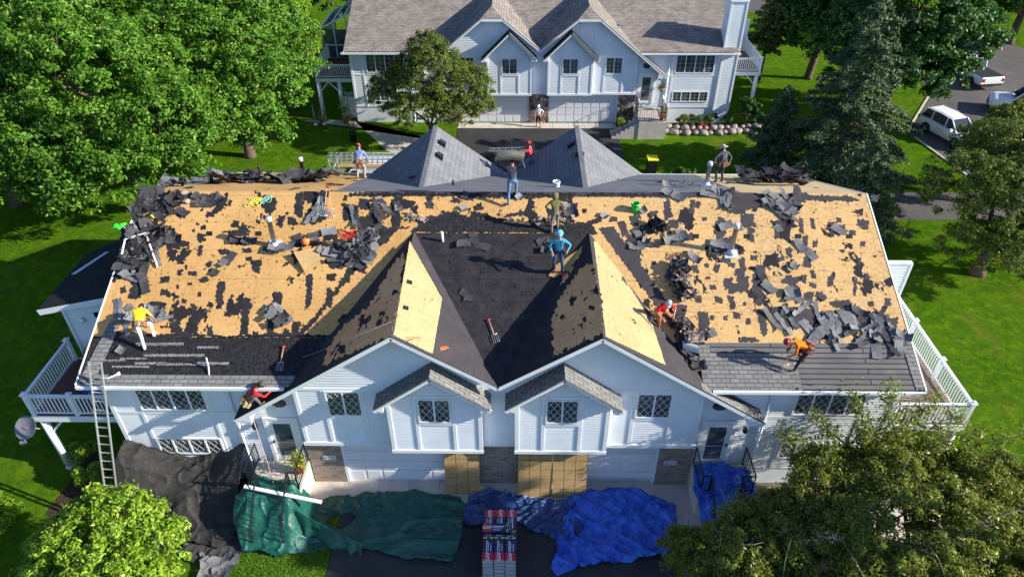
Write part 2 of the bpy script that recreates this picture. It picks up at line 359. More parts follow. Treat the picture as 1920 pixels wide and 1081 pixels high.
m_plate = mat('sign_plate', (.55, .62, .68), .5)
m_platedk = mat('sign_plate_blue', (.22, .30, .38), .5)
def house(root, OX, OY, o):
    T = lambda x, y, z: (x+OX, y+OY, z)
    B = lambda mb, a, b, m=0: mb.box(T(*a), T(*b), m)
    gs, zp, gx = o['gs'], o['zp'], o['gx']      # gable slope, peak height, peak x
    gable_z = lambda x: zp-gs*abs(abs(x)-gx)
    # --- walls: one clapboard mesh per wall face, plus hidden body boxes
    def wall(name, poly, y, pitch=.115, dx=0):
        b = MB(); b.clap(poly, T(dx, y, 0), (1, 0, 0), (0, -1, 0), 0, pitch)
        b.face([T(p[0]+dx, y+.001, p[1]) for p in poly], 0); return b.build(name, m_siding, root)
    yw, ye_, yu, yb = .09, .25, -.12, -.47
    core = MB(); B(core, (-13.25, yw+.02, 0), (13.25, 13.7, EZ-.12)); core.build('wall_core', m_siding, root)
    for s in (-1, 1):
        X = lambda a: sorted((s*a[0], s*a[1]))
        x0, x1 = X((8.95, 13.25)); wall('wall', [(x0, o['wz']), (x1, o['wz']), (x1, EZ-.13), (x0, EZ-.13)], yw)
        x0, x1 = X((6.8, 8.95)); e = gable_z(8.95)-.1; wall('entry_wall', [(x0, 0), (x1, 0), (x1, EZ-.1), (x0, EZ-.1)], yw-.02)
        # upper wall with gable
        zt = gable_z(6.79)-.16
        pts = [(s*6.79, 2.24), (s*6.79, zt)] if s > 0 else [(s*6.79, zt), (s*6.79, 2.24)]
        if o['clip']:
            c0, c1 = gx-.76, gx+.76; zc = gable_z(c0)-.14
            top = [(s*c1, zc), (s*c0, zc)]
        else: top = [(s*gx, zp-.17)]
        inner = [(0, gable_z(0)-.16), (0, 2.24)]
        poly = pts+top+inner if s > 0 else [(s*6.79, 2.24)]+[(0, 2.24), (0, gable_z(0)-.16)]+[(p[0], p[1]) for p in top[::-1]]+[(s*6.79, zt)]
        wall('upper_wall', poly, yu)
        body = MB(); body.box(T(s*6.79, yu+.002, 2.24), T(s*.0, yw+.3, 5.2)); body.build('overhang', m_trim, root)
        # bay
        bz = o['bayz']; bx0, bx1 = .55, 3.67; bc = 2.1; bp = o['bayp']; bs = (bp-bz)/(bc-.25)
        xs = sorted((s*bx0, s*bx1)); zz = lambda x: bp-.1-bs*abs(x-bc)
        wall('bay_wall', [(xs[0], 2.3), (xs[1], 2.3), (xs[1], zz(bx1 if s > 0 else bx0)-.05), (s*bc, bp-.16), (xs[0], zz(bx0 if s > 0 else bx1)-.05)], yb)
        bb = MB(); bb.box(T(xs[0]+.003, yb+.002, 2.302), T(xs[1]-.003, yu+.1, bz-.05)); bb.build('bay_body', m_siding, root)
        # trim boards
        t = MB()
        def tb(x, xb, z0, z1, y, d=.025, w=.11):
            if xb is None: t.box(T(s*x-w/2, y-d, z0), T(s*x+w/2, y, z1))
            else: a, b_ = sorted((s*x, s*xb)); t.box(T(a, y-d, z0), T(b_, y, z1))
        # wing: verticals (fluted look in rear house identical)
        for x in o['wv']: tb(x, None, o['wz'], EZ-.13, yw-.016)
        tb(13.19, None, o['wz'], EZ-.13, yw-.016, .03, .14)
        tb(9.0, 13.1, 3.52, 3.62, yw-.016, .022)
        if not o['clip']:
            pass
        # upper wall trim
        for x in (6.72, 5.80, 4.50): tb(x, None, 2.36, 4.94, yu-.016, .028, .12)
        tb(3.67, 6.66, 4.90, 5.02, yu-.016, .026); tb(.0, .55, 2.24, 2.38, yu-.016, .045); tb(3.67, 6.85, 2.22, 2.38, yu-.016, .05); tb(4.56, 5.74, 3.60, 3.72, yu-.016, .03)
        if o['clip']: 
            tb(gx-.5, None, 5.02, gable_z(gx-.76)-.14, yu-.016); tb(gx+.5, None, 5.02, gable_z(gx+.76)-.14, yu-.016)
        # bay trim
        tb(.61, None, 2.4, zz(.61)-.1, yb-.016, .028, .13); tb(3.61, None, 2.4, zz(3.61)-.1, yb-.016, .028, .13)
        for x in (1.48, 2.72): tb(x, None, 2.4, 5.1 if not o['clip'] else 5.2, yb-.016, .03)
        tb(.67, 3.55, 4.94, 5.05, yb-.016, .022) if not o['clip'] else None
        tb(.53, 3.69, 2.28, 2.42, yb-.016, .05); tb(1.54, 2.66, 3.68, 3.80, yb-.016, .035)
        t.build('trim', m_trim, root)
        # windows
        G = o['grille']
        for (a, b_, z0, z1, y, n) in ((1.55, 2.65, 3.80, 4.93, yb-.016, 2), (4.56, 5.74, 3.72, 4.90, yu-.016, 2), (o['wx'][0], o['wx'][1], 3.70, 5.08, yw-.016, 4), (o['lx'][0], o['lx'][1], o['lz'][0], o['lz'][1], yw-.016, 4)):
            xa, xb = sorted((s*a, s*b_)); window(root, xa+OX, xb+OX, z0, z1, y+OY, n, G)
        # octagon window over the door
        oc = MB(); cx, cz, r = s*o['ox'], o['oz'], .27
        P8 = lambda r_, y: [T(cx+r_*1.25*math.cos(math.pi*(i+.5)/4), y, cz+r_*math.sin(math.pi*(i+.5)/4)) for i in range(8)]
        oc.slab(P8(r, yw-.085), .05, 0, n=(0, -1, 0)); oo = oc.build('octagon_window', m_trim, root)
        oc = MB(); oc.slab(P8(r*.84, yw-.087), .003, 0, n=(0, -1, 0)); oc.build('pane', m_glass, oo)
        # entry door with storm door
        dx0, dx1 = sorted((s*o['door'][0], s*o['door'][1])); dz0, dz1 = o['doorz']; y = yw-.04
        d = MB(); B(d, (dx0-.13, y-.06, dz0), (dx0, y, dz1+.12)); B(d, (dx1, y-.06, dz0), (dx1+.13, y, dz1+.12)); B(d, (dx0, y-.06, dz1), (dx1, y, dz1+.12)); B(d, (dx0, y-.03, dz0+.02), (dx1, y-.005, dz1)); 
        do = d.build('entry_door', m_white, root)
        d = MB(); B(d, (dx0+.17, y-.036, dz0+.95), (dx1-.17, y-.031, dz1-.2)); B(d, (dx0+.17, y-.036, dz0+.2+.05), (dx1-.17, y-.031, dz0+.92)); d.build('pane', m_glass, do)
        d = MB(); B(d, (dx0+.05 if s < 0 else dx1-.09, y-.10, dz0+.95), (dx0+.09 if s < 0 else dx1-.05, y-.03, dz0+1.07)); d.build('handle', m_black, do)
        # wall lamp
        l = MB(); lx = s*(max(o['door'])+.42); l.lathe(T(lx, y-.12, dz1-.25), [(.03, -.12), (.09, -.08), (.10, .05), (.05, .12), (.01, .16)], 8); l.bar(T(lx, y-.12, dz1-.1), T(lx, y, dz1-.15), .03); l.build('wall_lamp', m_black, root)
        # garage door
        gx0, gx1 = sorted((s*.69, s*5.56)); gd = MB(); y = .10
        rows, cols = 4, 8
        B(gd, (gx0, y, .02), (gx1, y+.04, 2.16))
        for i in range(rows):
            for j in range(cols):
                w_ = (gx1-gx0)/cols; h_ = 2.14/rows; B(gd, (gx0+j*w_+.06, y-.012, .02+i*h_+.05), (gx0+(j+1)*w_-.06, y+.001, .02+(i+1)*h_-.05))
        go = gd.build('garage_door', m_gdoor, root)
        sm_ = MB()
        for i in range(1, rows): B(sm_, (gx0, y-.0035, .02+i*2.14/rows-.006), (gx1, y+.002, .02+i*2.14/rows+.006))
        sm_.build('panel_seam', m_seam, go)
        gt = MB(); e = s*5.56; B(gt, (e-(0 if s > 0 else .1), .0, 0), (e+(.1 if s > 0 else 0), .12, 2.24)); B(gt, (gx0, .0, 2.14), (gx1, .1, 2.24)); gt.build('garage_trim', m_trim, root)
        pier = MB(); a, b_ = sorted((s*5.66, s*6.85)); B(pier, (a, -.02, 0), (b_, .3, 2.23)); pier.build('masonry', o['masonry'], root)
        # main eave gutter and fascia
        gu = MB(); a, b_ = sorted((s*6.9, s*HW)); B(gu, (a, EY-.07, EZ-.14), (b_, EY+.02, EZ-.035)); B(gu, (a, EY+.021, EZ-.2), (b_, yw+.02, EZ-.12)); gu.build('gutter', m_trim, root)
        dn = MB(); dn.tube([T(s*9.02, yw-.08, EZ-.2), T(s*9.02, yw-.08, .3), T(s*9.02, yw-.3, .15)], .04, 6); dn.build('downspout', m_trim, root)
        # rake fascia of the gable and its return
        fs = MB()
        def rake(p, q, y=-.57, h=.17):
            fs.bar(T(p[0], y+.02, p[1]-h/2-.02), T(q[0], y+.02, q[1]-h/2-.02), .035, h, up=(0, 0, 1))
        xe = 8.78; zt = gable_z(xe)
        if o['clip']:
            c0, c1 = gx-.76, gx+.76; zc = gable_z(c0)
            rake((0, gable_z(0)), (s*c0, zc)); rake((s*c0, zc), (s*c1, zc)); rake((s*c1, zc), (s*xe, zt))
        else: rake((0, gable_z(0)), (s*gx, zp)); rake((s*gx, zp), (s*xe, zt))
        B(fs, sorted_box(s*xe, -.55, zt-.20, s*(xe-.52), yw+.0, zt-.03)[0], sorted_box(s*xe, -.55, zt-.20, s*(xe-.52), yw, zt-.03)[1])
        fs.slab([T(s*xe, -.56, zt-.02), T(s*(xe-.55), -.56, zt-.20), T(s*(xe-.55), -.56, zt+.30)], .05, n=(0, -1, 0))
        fs.build('rake_board', m_trim, root)
        # soffits under gable
        # bay rake
        fs = MB(); x_o, x_i = 4.02, .23
        zb = lambda x: bp-bs*abs(x-bc)
        for a in (x_o, x_i):
            fs.bar(T(s*bc, yb-.38, bp-.10), T(s*a, yb-.38, zb(a)-.10), .035, .15)
            k = .32 if a == x_o else -.32
            P = sorted_box(s*a, yb-.37, zb(a)-.17, s*(a-k), yu-.02, zb(a)-.02); B(fs, P[0], P[1])
            fs.slab([T(s*a, yb-.385, zb(a)-.02), T(s*(a-k), yb-.385, zb(a)-.17), T(s*(a-k), yb-.385, zb(a)+.22)], .05, n=(0, -1, 0))
        fs.build('bay_rake_board', m_trim, root)
        br_ = MB()
        for sg, a in ((1, x_o), (-1, x_i)):
            n_ = Vector((s*sg*bs, 0, 1)).normalized()
            br_.slab([T(s*bc, yb-.42, bp), T(s*a, yb-.42, zb(a)), T(s*a, yu, zb(a)), T(s*bc, yu, bp)], .05, 0, n=n_)
        br_.build('bay_roof', o['bayroof'][0 if s < 0 else 1] if isinstance(o['bayroof'], tuple) else o['bayroof'], root)
        # stoop and rails
    pc = MB(); B(pc, (-.69, -.02, 0), (.69, .3, 2.23)); pc.build('masonry', o['masonry'], root)
def sorted_box(x0, y0, z0, x1, y1, z1): return (min(x0, x1), min(y0, y1), min(z0, z1)), (max(x0, x1), max(y0, y1), max(z0, z1))
m_gdoor = mat('garage_door_paint', (.70, .72, .74), .5, .4)
m_seam = mat('panel_gap', (.25, .27, .3), .8)

# ===== front duplex (being re-roofed)
H = thing('duplex_house', 'pale blue-white duplex with its roof torn down to bare sheathing, twin front gables', 'house', (0, 0, 0))
house(H, 0, 0, dict(gs=GS, zp=7.65, gx=3.19, clip=False, wz=.9, bayz=4.83, bayp=6.22, wv=(12.25, 9.81), wx=(9.87, 12.2), lx=(9.87, 12.2), lz=(1.45, 2.3),
    ox=7.42, oz=4.15, door=(7.08, 8.02), doorz=(1.2, 3.3), grille='diamond', masonry=m_brick, bayroof=m_shold))
# ---------------------------------------------------------------- roof of the front duplex
RR = random.Random(11)
zm = lambda y: EZ+SL*(y-EY)                       # front slope
zr = lambda y: RZ-SL*(y-RY)                       # rear slope
nM = Vector((0, -SL, 1)).normalized()
YB = 2*RY-EY
def slope(name, x0, x1, y0, y1, m, off=0., rear=False, t=.03):
    f = zr if rear else zm; n = Vector((0, SL if rear else -SL, 1)).normalized()
    b = MB(); b.slab([Vector((x0, y0, f(y0)))+n*off, Vector((x1, y0, f(y0)))+n*off, Vector((x1, y1, f(y1)))+n*off, Vector((x0, y1, f(y1)))+n*off], t, n=n)
    return b.build(name, m, H)
def _osbx(t, b, cc): pass
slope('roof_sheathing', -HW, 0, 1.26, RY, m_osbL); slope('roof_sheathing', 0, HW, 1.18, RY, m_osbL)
slope('underlayment_strip', -HW, -5.5, .0, 1.26, m_resid)
slope('starter_course', -HW, -6.6, EY, .0, m_shold)
slope('roof_shingles', 6.6, 9.75, EY, 1.18, m_shold); slope('roof_shingles', 9.75, HW, EY, 1.18, m_shstrip); slope('shingle_strip', 7.0, 9.75, .82, 1.16, m_shstrip, .006, t=.004)
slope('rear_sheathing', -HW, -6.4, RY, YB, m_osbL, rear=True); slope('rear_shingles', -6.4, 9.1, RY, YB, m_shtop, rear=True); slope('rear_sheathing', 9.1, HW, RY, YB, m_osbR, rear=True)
rc = MB()
for s_ in (-1, 1):
    n_ = Vector((0, s_*SL, 1)).normalized()
    rc.slab([Vector((-5.2, RY, RZ))+n_*.012, Vector((9.6, RY, RZ))+n_*.012, Vector((9.6, RY+s_*.17, RZ-SL*.17))+n_*.012, Vector((-5.2, RY+s_*.17, RZ-SL*.17))+n_*.012][::s_], .008, n=n_)
rc.build('ridge_cap', m_feltb, H)
# gable end walls and white rakes of the main roof
for s_ in (-1, 1):
    w = MB(); w.clap([(0, 0), (13.6, 0), (13.6, EZ-.15), (6.8, RZ-.22), (0, EZ-.15)], (s_*13.25, .1, 0), (0, 1, 0), (s_, 0, 0)); w.build('side_wall', m_siding, H)
    f = MB(); X = s_*(HW-.02)
    for (ya, za, y2, z2) in ((EY, EZ, RY, RZ), (RY, RZ, YB, EZ)): f.bar((X, ya, za-.11), (X, y2, z2-.11), .04, .17)
    f.build('rake_board', m_trim, H); e = MB(); e.bar((s_*HW, EY, EZ+.004), (s_*HW, RY, RZ+.004), .05, .022); e.bar((s_*HW, RY, RZ+.004), (s_*HW, YB, EZ+.004), .05, .022); e.build('drip_edge', m_white, H)
gu = MB(); gu.box((-HW, YB-.02, EZ-.16), (HW, YB+.09, EZ-.02)); gu.build('gutter', m_trim, H)
# front gables
def gpoly(cx, side, pts, off=0., k=GS, z0=7.65):
    n = Vector((side*k, 0, 1)).normalized(); return [Vector((x, y, z0-k*abs(x-cx)))+n*off for x, y in pts], n
for cx, out in ((-3.19, -1), (3.19, 1)):
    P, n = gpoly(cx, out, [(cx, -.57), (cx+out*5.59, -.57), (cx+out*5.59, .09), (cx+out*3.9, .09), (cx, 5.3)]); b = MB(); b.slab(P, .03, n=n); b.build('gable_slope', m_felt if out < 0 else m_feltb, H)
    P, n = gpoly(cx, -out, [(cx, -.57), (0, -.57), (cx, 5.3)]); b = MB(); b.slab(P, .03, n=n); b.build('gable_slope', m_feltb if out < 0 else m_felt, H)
b = MB(); zc = 5.54
b.slab([(0, -.55, 5.545), (3.25, 5.34, 7.676), (-3.25, 5.34, 7.676)], .03, n=(0, -KC, 1)); 
b.build('centre_slope', m_felt, H)
# eave edge strip of old shingles on the right gable's long rake
P, n = gpoly(3.19, 1, [(6.5, -.57), (8.78, -.57), (8.78, -.22), (6.5, -.22)], .008); b = MB(); b.slab(P, .006, n=n); b.build('rake_shingles', m_shold, H)
# rear gables
for cx in (-3.3, 3.3):
    for side in (-1, 1):
        P, n = gpoly(cx, side, [(cx, 8.2), (cx, 14.45), (cx+side*3.75, 14.45), (cx+side*3.75, 13.6)], 0, RS); b = MB(); b.slab(P, .03, n=n); b.build('rear_gable_slope', m_shtopg, H)
    w = MB(); w.face([(cx-3.6, 14.2, 4.9), (cx+3.6, 14.2, 4.9), (cx, 14.2, 7.58)][::-1]); w.build('rear_gable_wall', m_siding, H)
    rk = MB()
    for side in (-1, 1): rk.bar((cx, 14.43, 7.55), (cx+side*3.75, 14.43, 7.55-RS*3.75), .03, .15)
    rk.build('rake_board', m_trim, H)
w = MB(); w.box((-7, 13.6, 0), (7, 14.2, 4.95)); w.build('rear_wall', m_siding, H)
for cx in (-3.3, 3.3):      # hip caps
    c = MB(); c.bar((cx, 8.35, 7.662), (cx, 14.45, 7.662), .2, .02); c.build('ridge_cap', m_shtop, H)
# --- overlays torn by hand: polygons traced on the roof planes
def jag(pts, amp, rnd, n=3):
    out = []
    for i in range(len(pts)):
        a = Vector((*pts[i], 0)); c = Vector((*pts[(i+1) % len(pts)], 0)); d = c-a; k = max(1, int(d.length/max(amp*1.1, 1.6))); nn = Vector((-d.y, d.x, 0)).normalized() if d.length else Vector()
        for j in range(k):
            t = (j+(rnd.uniform(-.3, .3) if j else 0))/k; p = a+d*t
            if j: p += nn*rnd.uniform(-amp, amp)
            out.append((p.x, p.y))
    return out
def overlay(mb, pts, fn, n, off=.006, t=.004, amp=2., rnd=RR):
    n = Vector(n).normalized(); q = [fn(*p)+n*off for p in jag(pts, amp, rnd)]
    # keep winding outward
    a = Vector((0, 0, 0))
    for i in range(len(q)): a += q[i].cross(q[(i+1) % len(q)])
    if a.dot(n) < 0: q = q[::-1]
    mb.slab(q, t, n=n)
gL1 = lambda x, y: on_gable(x, y, -3.19, 1); gL0 = lambda x, y: on_gable(x, y, -3.19, -1)
gR1 = lambda x, y: on_gable(x, y, 3.19, 1); gR0 = lambda x, y: on_gable(x, y, 3.19, -1)
n1 = (GS, 0, 1); n0 = (-GS, 0, 1)
b = MB(); overlay(b, [(768, 452), (738, 628), (811, 663), (829, 560)], gL1, n1, amp=.6); b.build('gable_sheathing', m_osbG, H)
b = MB(); overlay(b, [(1113, 452), (1136, 631), (1248, 684), (1221, 602), (1160, 505), (1122, 452)], gR1, n1, amp=.6); b.build('gable_sheathing', m_osbG, H)
b = MB(); overlay(b, [(1148, 466), (1236, 572), (1222, 590), (1140, 470)], gR1, n1, off=.012, amp=1.); b.build('gable_sheathing', m_osbG, H)
b = MB(); overlay(b, [(762, 465), (737, 627), (603, 686), (612, 655), (655, 600), (690, 575), (735, 500)], gL0, n0, amp=4); b.build('gable_sheathing', m_osbD, H)
b = MB(); overlay(b, [(1110, 490), (1128, 560), (1131, 625), (1037, 668), (1036, 590), (1050, 560), (1085, 505)], gR0, n0, amp=4); overlay(b, [(1092, 462), (1060, 530), (1048, 536), (1070, 490)], gR0, n0, amp=3); b.build('gable_sheathing', m_osbD, H)
# torn felt remnants on the bare sheathing (x, y, w, h, tilt)
PL = '''291 392 58 26 -8;273 428 46 30 0;302 430 50 14 -10;326 458 28 20 0;345 458 20 13 0;322 474 18 13 10;338 490 15 12 0;376 469 10 23 5;378 445 17 16 0;381 427 9 10 0;363 432 5 6 0;337 511 13 13 0;361 513 19 9 0;350 500 5 8 0;308 524 22 13 -15;381 525 20 9 -25;399 509 16 14 0;356 532 9 6 0;334 537 6 10 0;308 548 15 12 0;412 549 17 44 8;232 543 14 12 -20;257 535 20 30 0;342 401 20 13 20;395 401 18 11 0;412 572 15 20 0;460 593 15 86 4;520 560 20 26 10;363 577 10 18 -10;346 565 9 9 0;395 572 12 9 30;331 612 22 24 -20;367 624 14 14 0;394 620 11 18 0;479 627 12 13 0;507 612 13 45 0;324 596 8 9 0;374 552 7 9 0;364 605 15 8 -20;310 548 16 9 20;252 548 20 22 0;296 575 34 20 10;556 617 18 30 10;560 383 16 48 5;549 414 22 16 0;526 414 14 26 25;510 391 14 10 -30;441 420 15 14 20;431 380 8 13 20;446 437 50 12 -5;446 452 44 16 5;463 469 18 10 0;480 500 18 28 0;466 485 14 8 0;374 446 12 18 20;421 472 26 12 -15;424 486 16 9 0;521 557 16 18 0;580 546 13 66 5;618 556 13 36 8;652 519 9 22 5;621 519 17 13 0;554 480 20 16 20;657 397 34 32 0;683 383 24 20 0;649 371 8 13 20;640 478 60 40 -20;700 450 60 44 -35;690 425 50 50 -20;742 400 20 62 0;748 380 17 28 0;806 380 14 26 0;845 405 42 20 5;810 416 60 12 0;897 389 20 14 -20;856 376 18 10 20;968 401 50 7 -12;930 412 40 9 5;1068 392 26 24 0;1032 398 18 14 0;1095 396 9 8 0;600 375 26 30 -30;590 405 34 34 -50;575 455 60 12 -10;632 458 30 22 10;880 372 20 8 0;1118 414 20 12 -30;705 415 30 26 -40;620 445 30 12 -10;240 470 26 40 10;222 510 20 34 15;252 498 40 36 0;284 470 30 40 0;240 440 40 30 0;270 405 30 20 0'''
PR = '''1297 388 11 26 10;1308 384 8 14 30;1251 392 18 40 -10;1264 420 22 20 0;1321 411 11 7 0;1190 414 20 22 0;1226 402 16 13 0;1351 425 22 34 20;1403 414 34 28 0;1407 440 16 30 0;1242 447 9 22 0;1291 444 20 14 0;1219 458 36 12 3;1193 476 22 34 10;1361 486 22 14 0;1227 493 7 9 0;1304 504 13 17 -10;1326 498 8 8 0;1344 503 11 18 15;1328 521 10 5 0;1337 538 12 10 0;1372 497 16 10 10;1391 494 12 24 -10;1387 510 22 16 20;1366 531 18 22 -10;1395 530 22 34 0;1380 540 30 22 0;1412 484 13 10 0;1414 502 10 6 0;1421 535 22 42 0;1427 515 15 16 0;1442 541 18 16 30;1425 561 16 18 0;1348 561 16 13 0;1372 566 13 26 -15;1396 569 7 8 0;1382 591 18 13 15;1361 596 7 8 0;1335 595 8 10 0;1403 603 9 12 0;1320 600 24 36 0;1317 616 14 24 0;1333 620 14 11 0;1431 605 17 52 -15;1405 636 36 10 0;1452 582 14 12 20;1502 421 10 32 0;1509 457 12 36 0;1513 491 17 24 0;1526 477 11 18 -30;1480 474 12 19 -10;1466 485 12 9 0;1524 419 8 22 -15;1573 412 9 9 0;1571 430 30 20 0;1616 419 28 20 20;1599 436 13 11 0;1618 457 12 10 0;1580 471 10 6 -20;1528 457 9 12 0;1611 488 8 15 0;1625 518 12 13 0;1557 527 12 20 0;1604 535 8 36 0;1524 513 9 18 -20;1524 534 16 9 20;1507 521 11 13 20;1482 526 34 22 25;1485 550 38 26 0;1516 555 20 16 0;1539 557 15 15 20;1457 438 10 22 0;1462 420 20 9 30;1632 569 12 10 0;1665 566 11 16 0;1578 570 44 15 -10;1640 480 6 5 0;1646 600 16 10 0;1255 440 10 30 -10;1215 430 20 20 0;1170 430 16 30 -30;1185 450 26 16 20;1150 411 14 10 0;1350 440 16 18 0;1365 455 20 26 0;1372 474 30 12 0;1378 385 36 34 5;1410 380 60 26 0;1640 372 16 14 0;1612 366 8 6 0;1500 595 60 40 10;1560 600 60 40 0;1620 600 70 44 0;1660 620 60 50 0;1540 628 60 20 0;1470 590 20 40 -20;1310 560 14 14 0;1345 470 20 20 10;1560 420 18 10 0;1497 372 40 22 0'''
def patches(S_, m, name):
    mb = MB(); rr = random.Random(5)
    for it in S_.split(';'):
        x, y, w, h, t = map(float, it.split()); t = math.radians(t*.7)
        def quad(cx, cy, w_, h_, j):
            pts = []
            for sx, sy in ((-1, -1), (1, -1), (1, 1), (-1, 1)):
                px, py = cx+sx*w_*.5*(1+rr.uniform(-j, j*.5)), cy+sy*h_*.5*(1+rr.uniform(-j, j*.5)); pts.append((x+px*math.cos(t)-py*math.sin(t), y+px*math.sin(t)+py*math.cos(t)))
            if rr.random() < .6: pts.insert(rr.randint(1, 3), (x+rr.uniform(-.1, .1)*w, y+rr.uniform(-.35, .35)*h)) if False else None
            return pts
        big = w*h > 150; am = min(2.3, .09*min(w, h)+.6)
        overlay(mb, quad(0, 0, w*(.86 if big else 1.), h*(.92 if big else 1.), .35), on_main, nM, off=.005+rr.random()*.004, t=.004, amp=am, rnd=rr)
        if big:
            for _ in range(rr.randint(2, 3)): q = rr.choice((-1, 1)); q2 = rr.choice((-1, 1)); overlay(mb, quad(q*w*.26, q2*h*.28, w*rr.uniform(.35, .6), h*rr.uniform(.25, .5), .5), on_main, nM, off=.0045+rr.random()*.005, t=.004, amp=am, rnd=rr)
    return mb.build(name, m, H)
patches(PL, m_felt, 'torn_underlayment'); patches(PR, m_feltb, 'torn_underlayment')
mb = MB()   # long torn bands: along the ridge, valleys and the course left above the eave
for pts in ([(1122, 428), (1150, 424), (1252, 566), (1240, 588), (1228, 570)], [(1240, 362), (1590, 368), (1612, 375), (1590, 378), (1480, 374), (1300, 370), (1240, 372)]): overlay(mb, pts, on_main, nM, amp=2, off=.011)
mb.build('torn_underlayment', m_feltb, H)
mb = MB()
for pts in ([(770, 426), (745, 432), (700, 468), (640, 540), (560, 640), (545, 640), (610, 570), (655, 500), (690, 470), (735, 425)], [(700, 632), (260, 632), (200, 640), (205, 620), (300, 627), (345, 622), (420, 630), (520, 624)], [(770, 434), (800, 405), (860, 400), (905, 415), (960, 420), (1040, 424), (1110, 414), (1120, 440), (1000, 436), (800, 436)], [(655, 362), (1240, 364), (1240, 369), (1100, 368), (950, 372), (800, 367), (655, 368)]): overlay(mb, pts, on_main, nM, amp=3, off=.012)
mb.build('torn_underlayment', m_felt, H)
mb = MB()   # strips of shingle still nailed through the residue
for (x, y, w, h) in ((327, 666, 114, 5), (283, 681, 60, 4), (340, 683, 96, 4), (390, 651, 40, 4), (245, 687, 70, 4), (215, 676, 40, 4), (400, 681, 60, 5), (300, 645, 90, 5), (250, 672, 50, 3)):
    overlay(mb, [(x-w/2, y-h/2), (x+w/2, y-h/2), (x+w/2, y+h/2), (x-w/2, y+h/2)], on_main, nM, off=.02, amp=1.)
mb.build('shingle_remnant', m_shold, H)
mb = MB()   # rake strip of shingles left on the left edge
overlay(mb, [(208, 600), (224, 612), (182, 706), (145, 720)], on_main, nM, off=.02, amp=.6); overlay(mb, [(1706, 640), (1688, 640), (1718, 731), (1735, 731)], on_main, nM, off=.02, amp=.6)
mb.build('rake_shingles', m_shold, H)
mb = MB()   # dark grey course above the centre slope
overlay(mb, [(800, 418), (850, 400), (905, 412), (1000, 423), (1105, 421), (1112, 436), (780, 434)], on_main, nM, off=.02, amp=1.5); mb.build('shingle_remnant', m_resid, H)
mb = MB()
for (x, y) in ((393, 438), (485, 438), (1305, 443), (1401, 443), (1497, 443), (1593, 443)):
    overlay(mb, [(x-5.5, y-4), (x+5.5, y-4), (x+5.5, y+4), (x-5.5, y+4)], on_main, nM, off=.016, amp=0.01)
for (x, y, fn) in ((768, 529, gL1), (761, 577, gL1), (1110, 577, gR0)): overlay(mb, [(x-5, y-5), (x+5, y-2), (x+4, y+5), (x-6, y+2)], fn, n1 if fn is gL1 else n0, off=.016, amp=.01)
mb.build('vent_opening', m_dark, H)  # flat patches, the attic darkness behind each hole painted as black
# scraps and debris of the centre slope
mb = MB(); rr = random.Random(3)
def scraps(mb, box_, fn, n, cnt, s0, s1, off=.014):
    for _ in range(cnt):
        x = rr.uniform(box_[0], box_[2]); y = rr.uniform(box_[1], box_[3]); a = rr.uniform(0, math.pi); L = rr.uniform(s0, s1); w = rr.uniform(.25, .7)*L
        c, s2 = math.cos(a), math.sin(a); pts = [(x+c*L-s2*w*.4, y+s2*L+c*w*.4), (x+c*L*.3+s2*w, y+s2*L*.3-c*w), (x-c*L, y-s2*L), (x-s2*w*.5, y+c*w*.5)]
        overlay(mb, pts, fn, n, off=off+rr.random()*.01, amp=.6, rnd=rr)
scraps(mb, (830, 440, 1040, 560), on_mid, (0, -KC, 1), 60, 1, 5); scraps(mb, (880, 560, 960, 690), on_mid, (0, -KC, 1), 26, 1, 4)
scraps(mb, (240, 380, 730, 620), on_main, nM, 240, .8, 2.2); mb.build('felt_scraps', m_felt, H)
mb = MB(); scraps(mb, (1270, 380, 1640, 630), on_main, nM, 260, .8, 2.); scraps(mb, (860, 450, 1030, 600), on_mid, (0, -KC, 1), 26, 1, 3.); scraps(mb, (300, 640, 520, 700), on_main, nM, 40, .7, 1.8); scraps(mb, (760, 372, 1230, 410), on_main, nM, 60, .8, 2.2); mb.build('felt_scraps', m_feltb, H)
# seams of the felt on the centre slope
mb = MB()
for yy in (.6, 1.5, 2.4, 3.3, 4.2): mb.slab([Vector((x, yy+dy, 5.54+KC*(yy+dy+.57)+.008)) for x, dy in ((-.52*(yy+.57), 0), (.52*(yy+.57), 0), (.52*(yy+.57), .02), (-.52*(yy+.57), .02))], .005, n=(0, -KC, 1))
mb.build('felt_seam', m_resid, H)
# vent pipes
def pipe(px, py, h, r, m, fn=on_main, cap=True, name='vent_pipe', base=True):
    p = fn(px, py); b = MB(); b.lathe(p-Vector((0, 0, .1)), [(r, 0), (r, h)] + ([(r*1.02, h-.13), (r*1.28, h-.12), (r*1.28, h), (r*1.2, h+.03), (r*.2, h+.035)] if cap else [(r*.8, h), (r*.8, h-.05)]), 14)
    o = b.build(name, m, H)
    if base:
        f = MB(); n = nM if fn is on_main else Vector((0, SL, 1)).normalized() if fn is on_rear else Vector((0, -KC, 1)).normalized()
        u = Vector((1, 0, 0)); v = n.cross(u); f.slab([p+n*.03+u*a*.24+v*c*.24 for a, c in ((-1, -1), (1, -1), (1, 1), (-1, 1))], .006, n=n); f.lathe(p, [(r*2.1, 0), (r*1.25, .18)], 14); f.build('flashing', m_galv, o)
pipe(516, 461, 1.28, .085, m_galv); pipe(1370, 474, 1.28, .085, m_galv)
pipe(571, 337, 1.15, .085, m_galv, on_rear); pipe(1324, 348, 1.15, .085, m_galv, on_rear)
m_pvc = plain('pvc', (.75, .73, .68), .5)
pipe(830, 452, .5, .05, m_pvc, on_mid, False, base=False); pipe(1051, 462, .45, .05, m_pvc, on_mid, False, base=False); pipe(850, 347, .32, .05, m_black, on_rear, False, base=False)
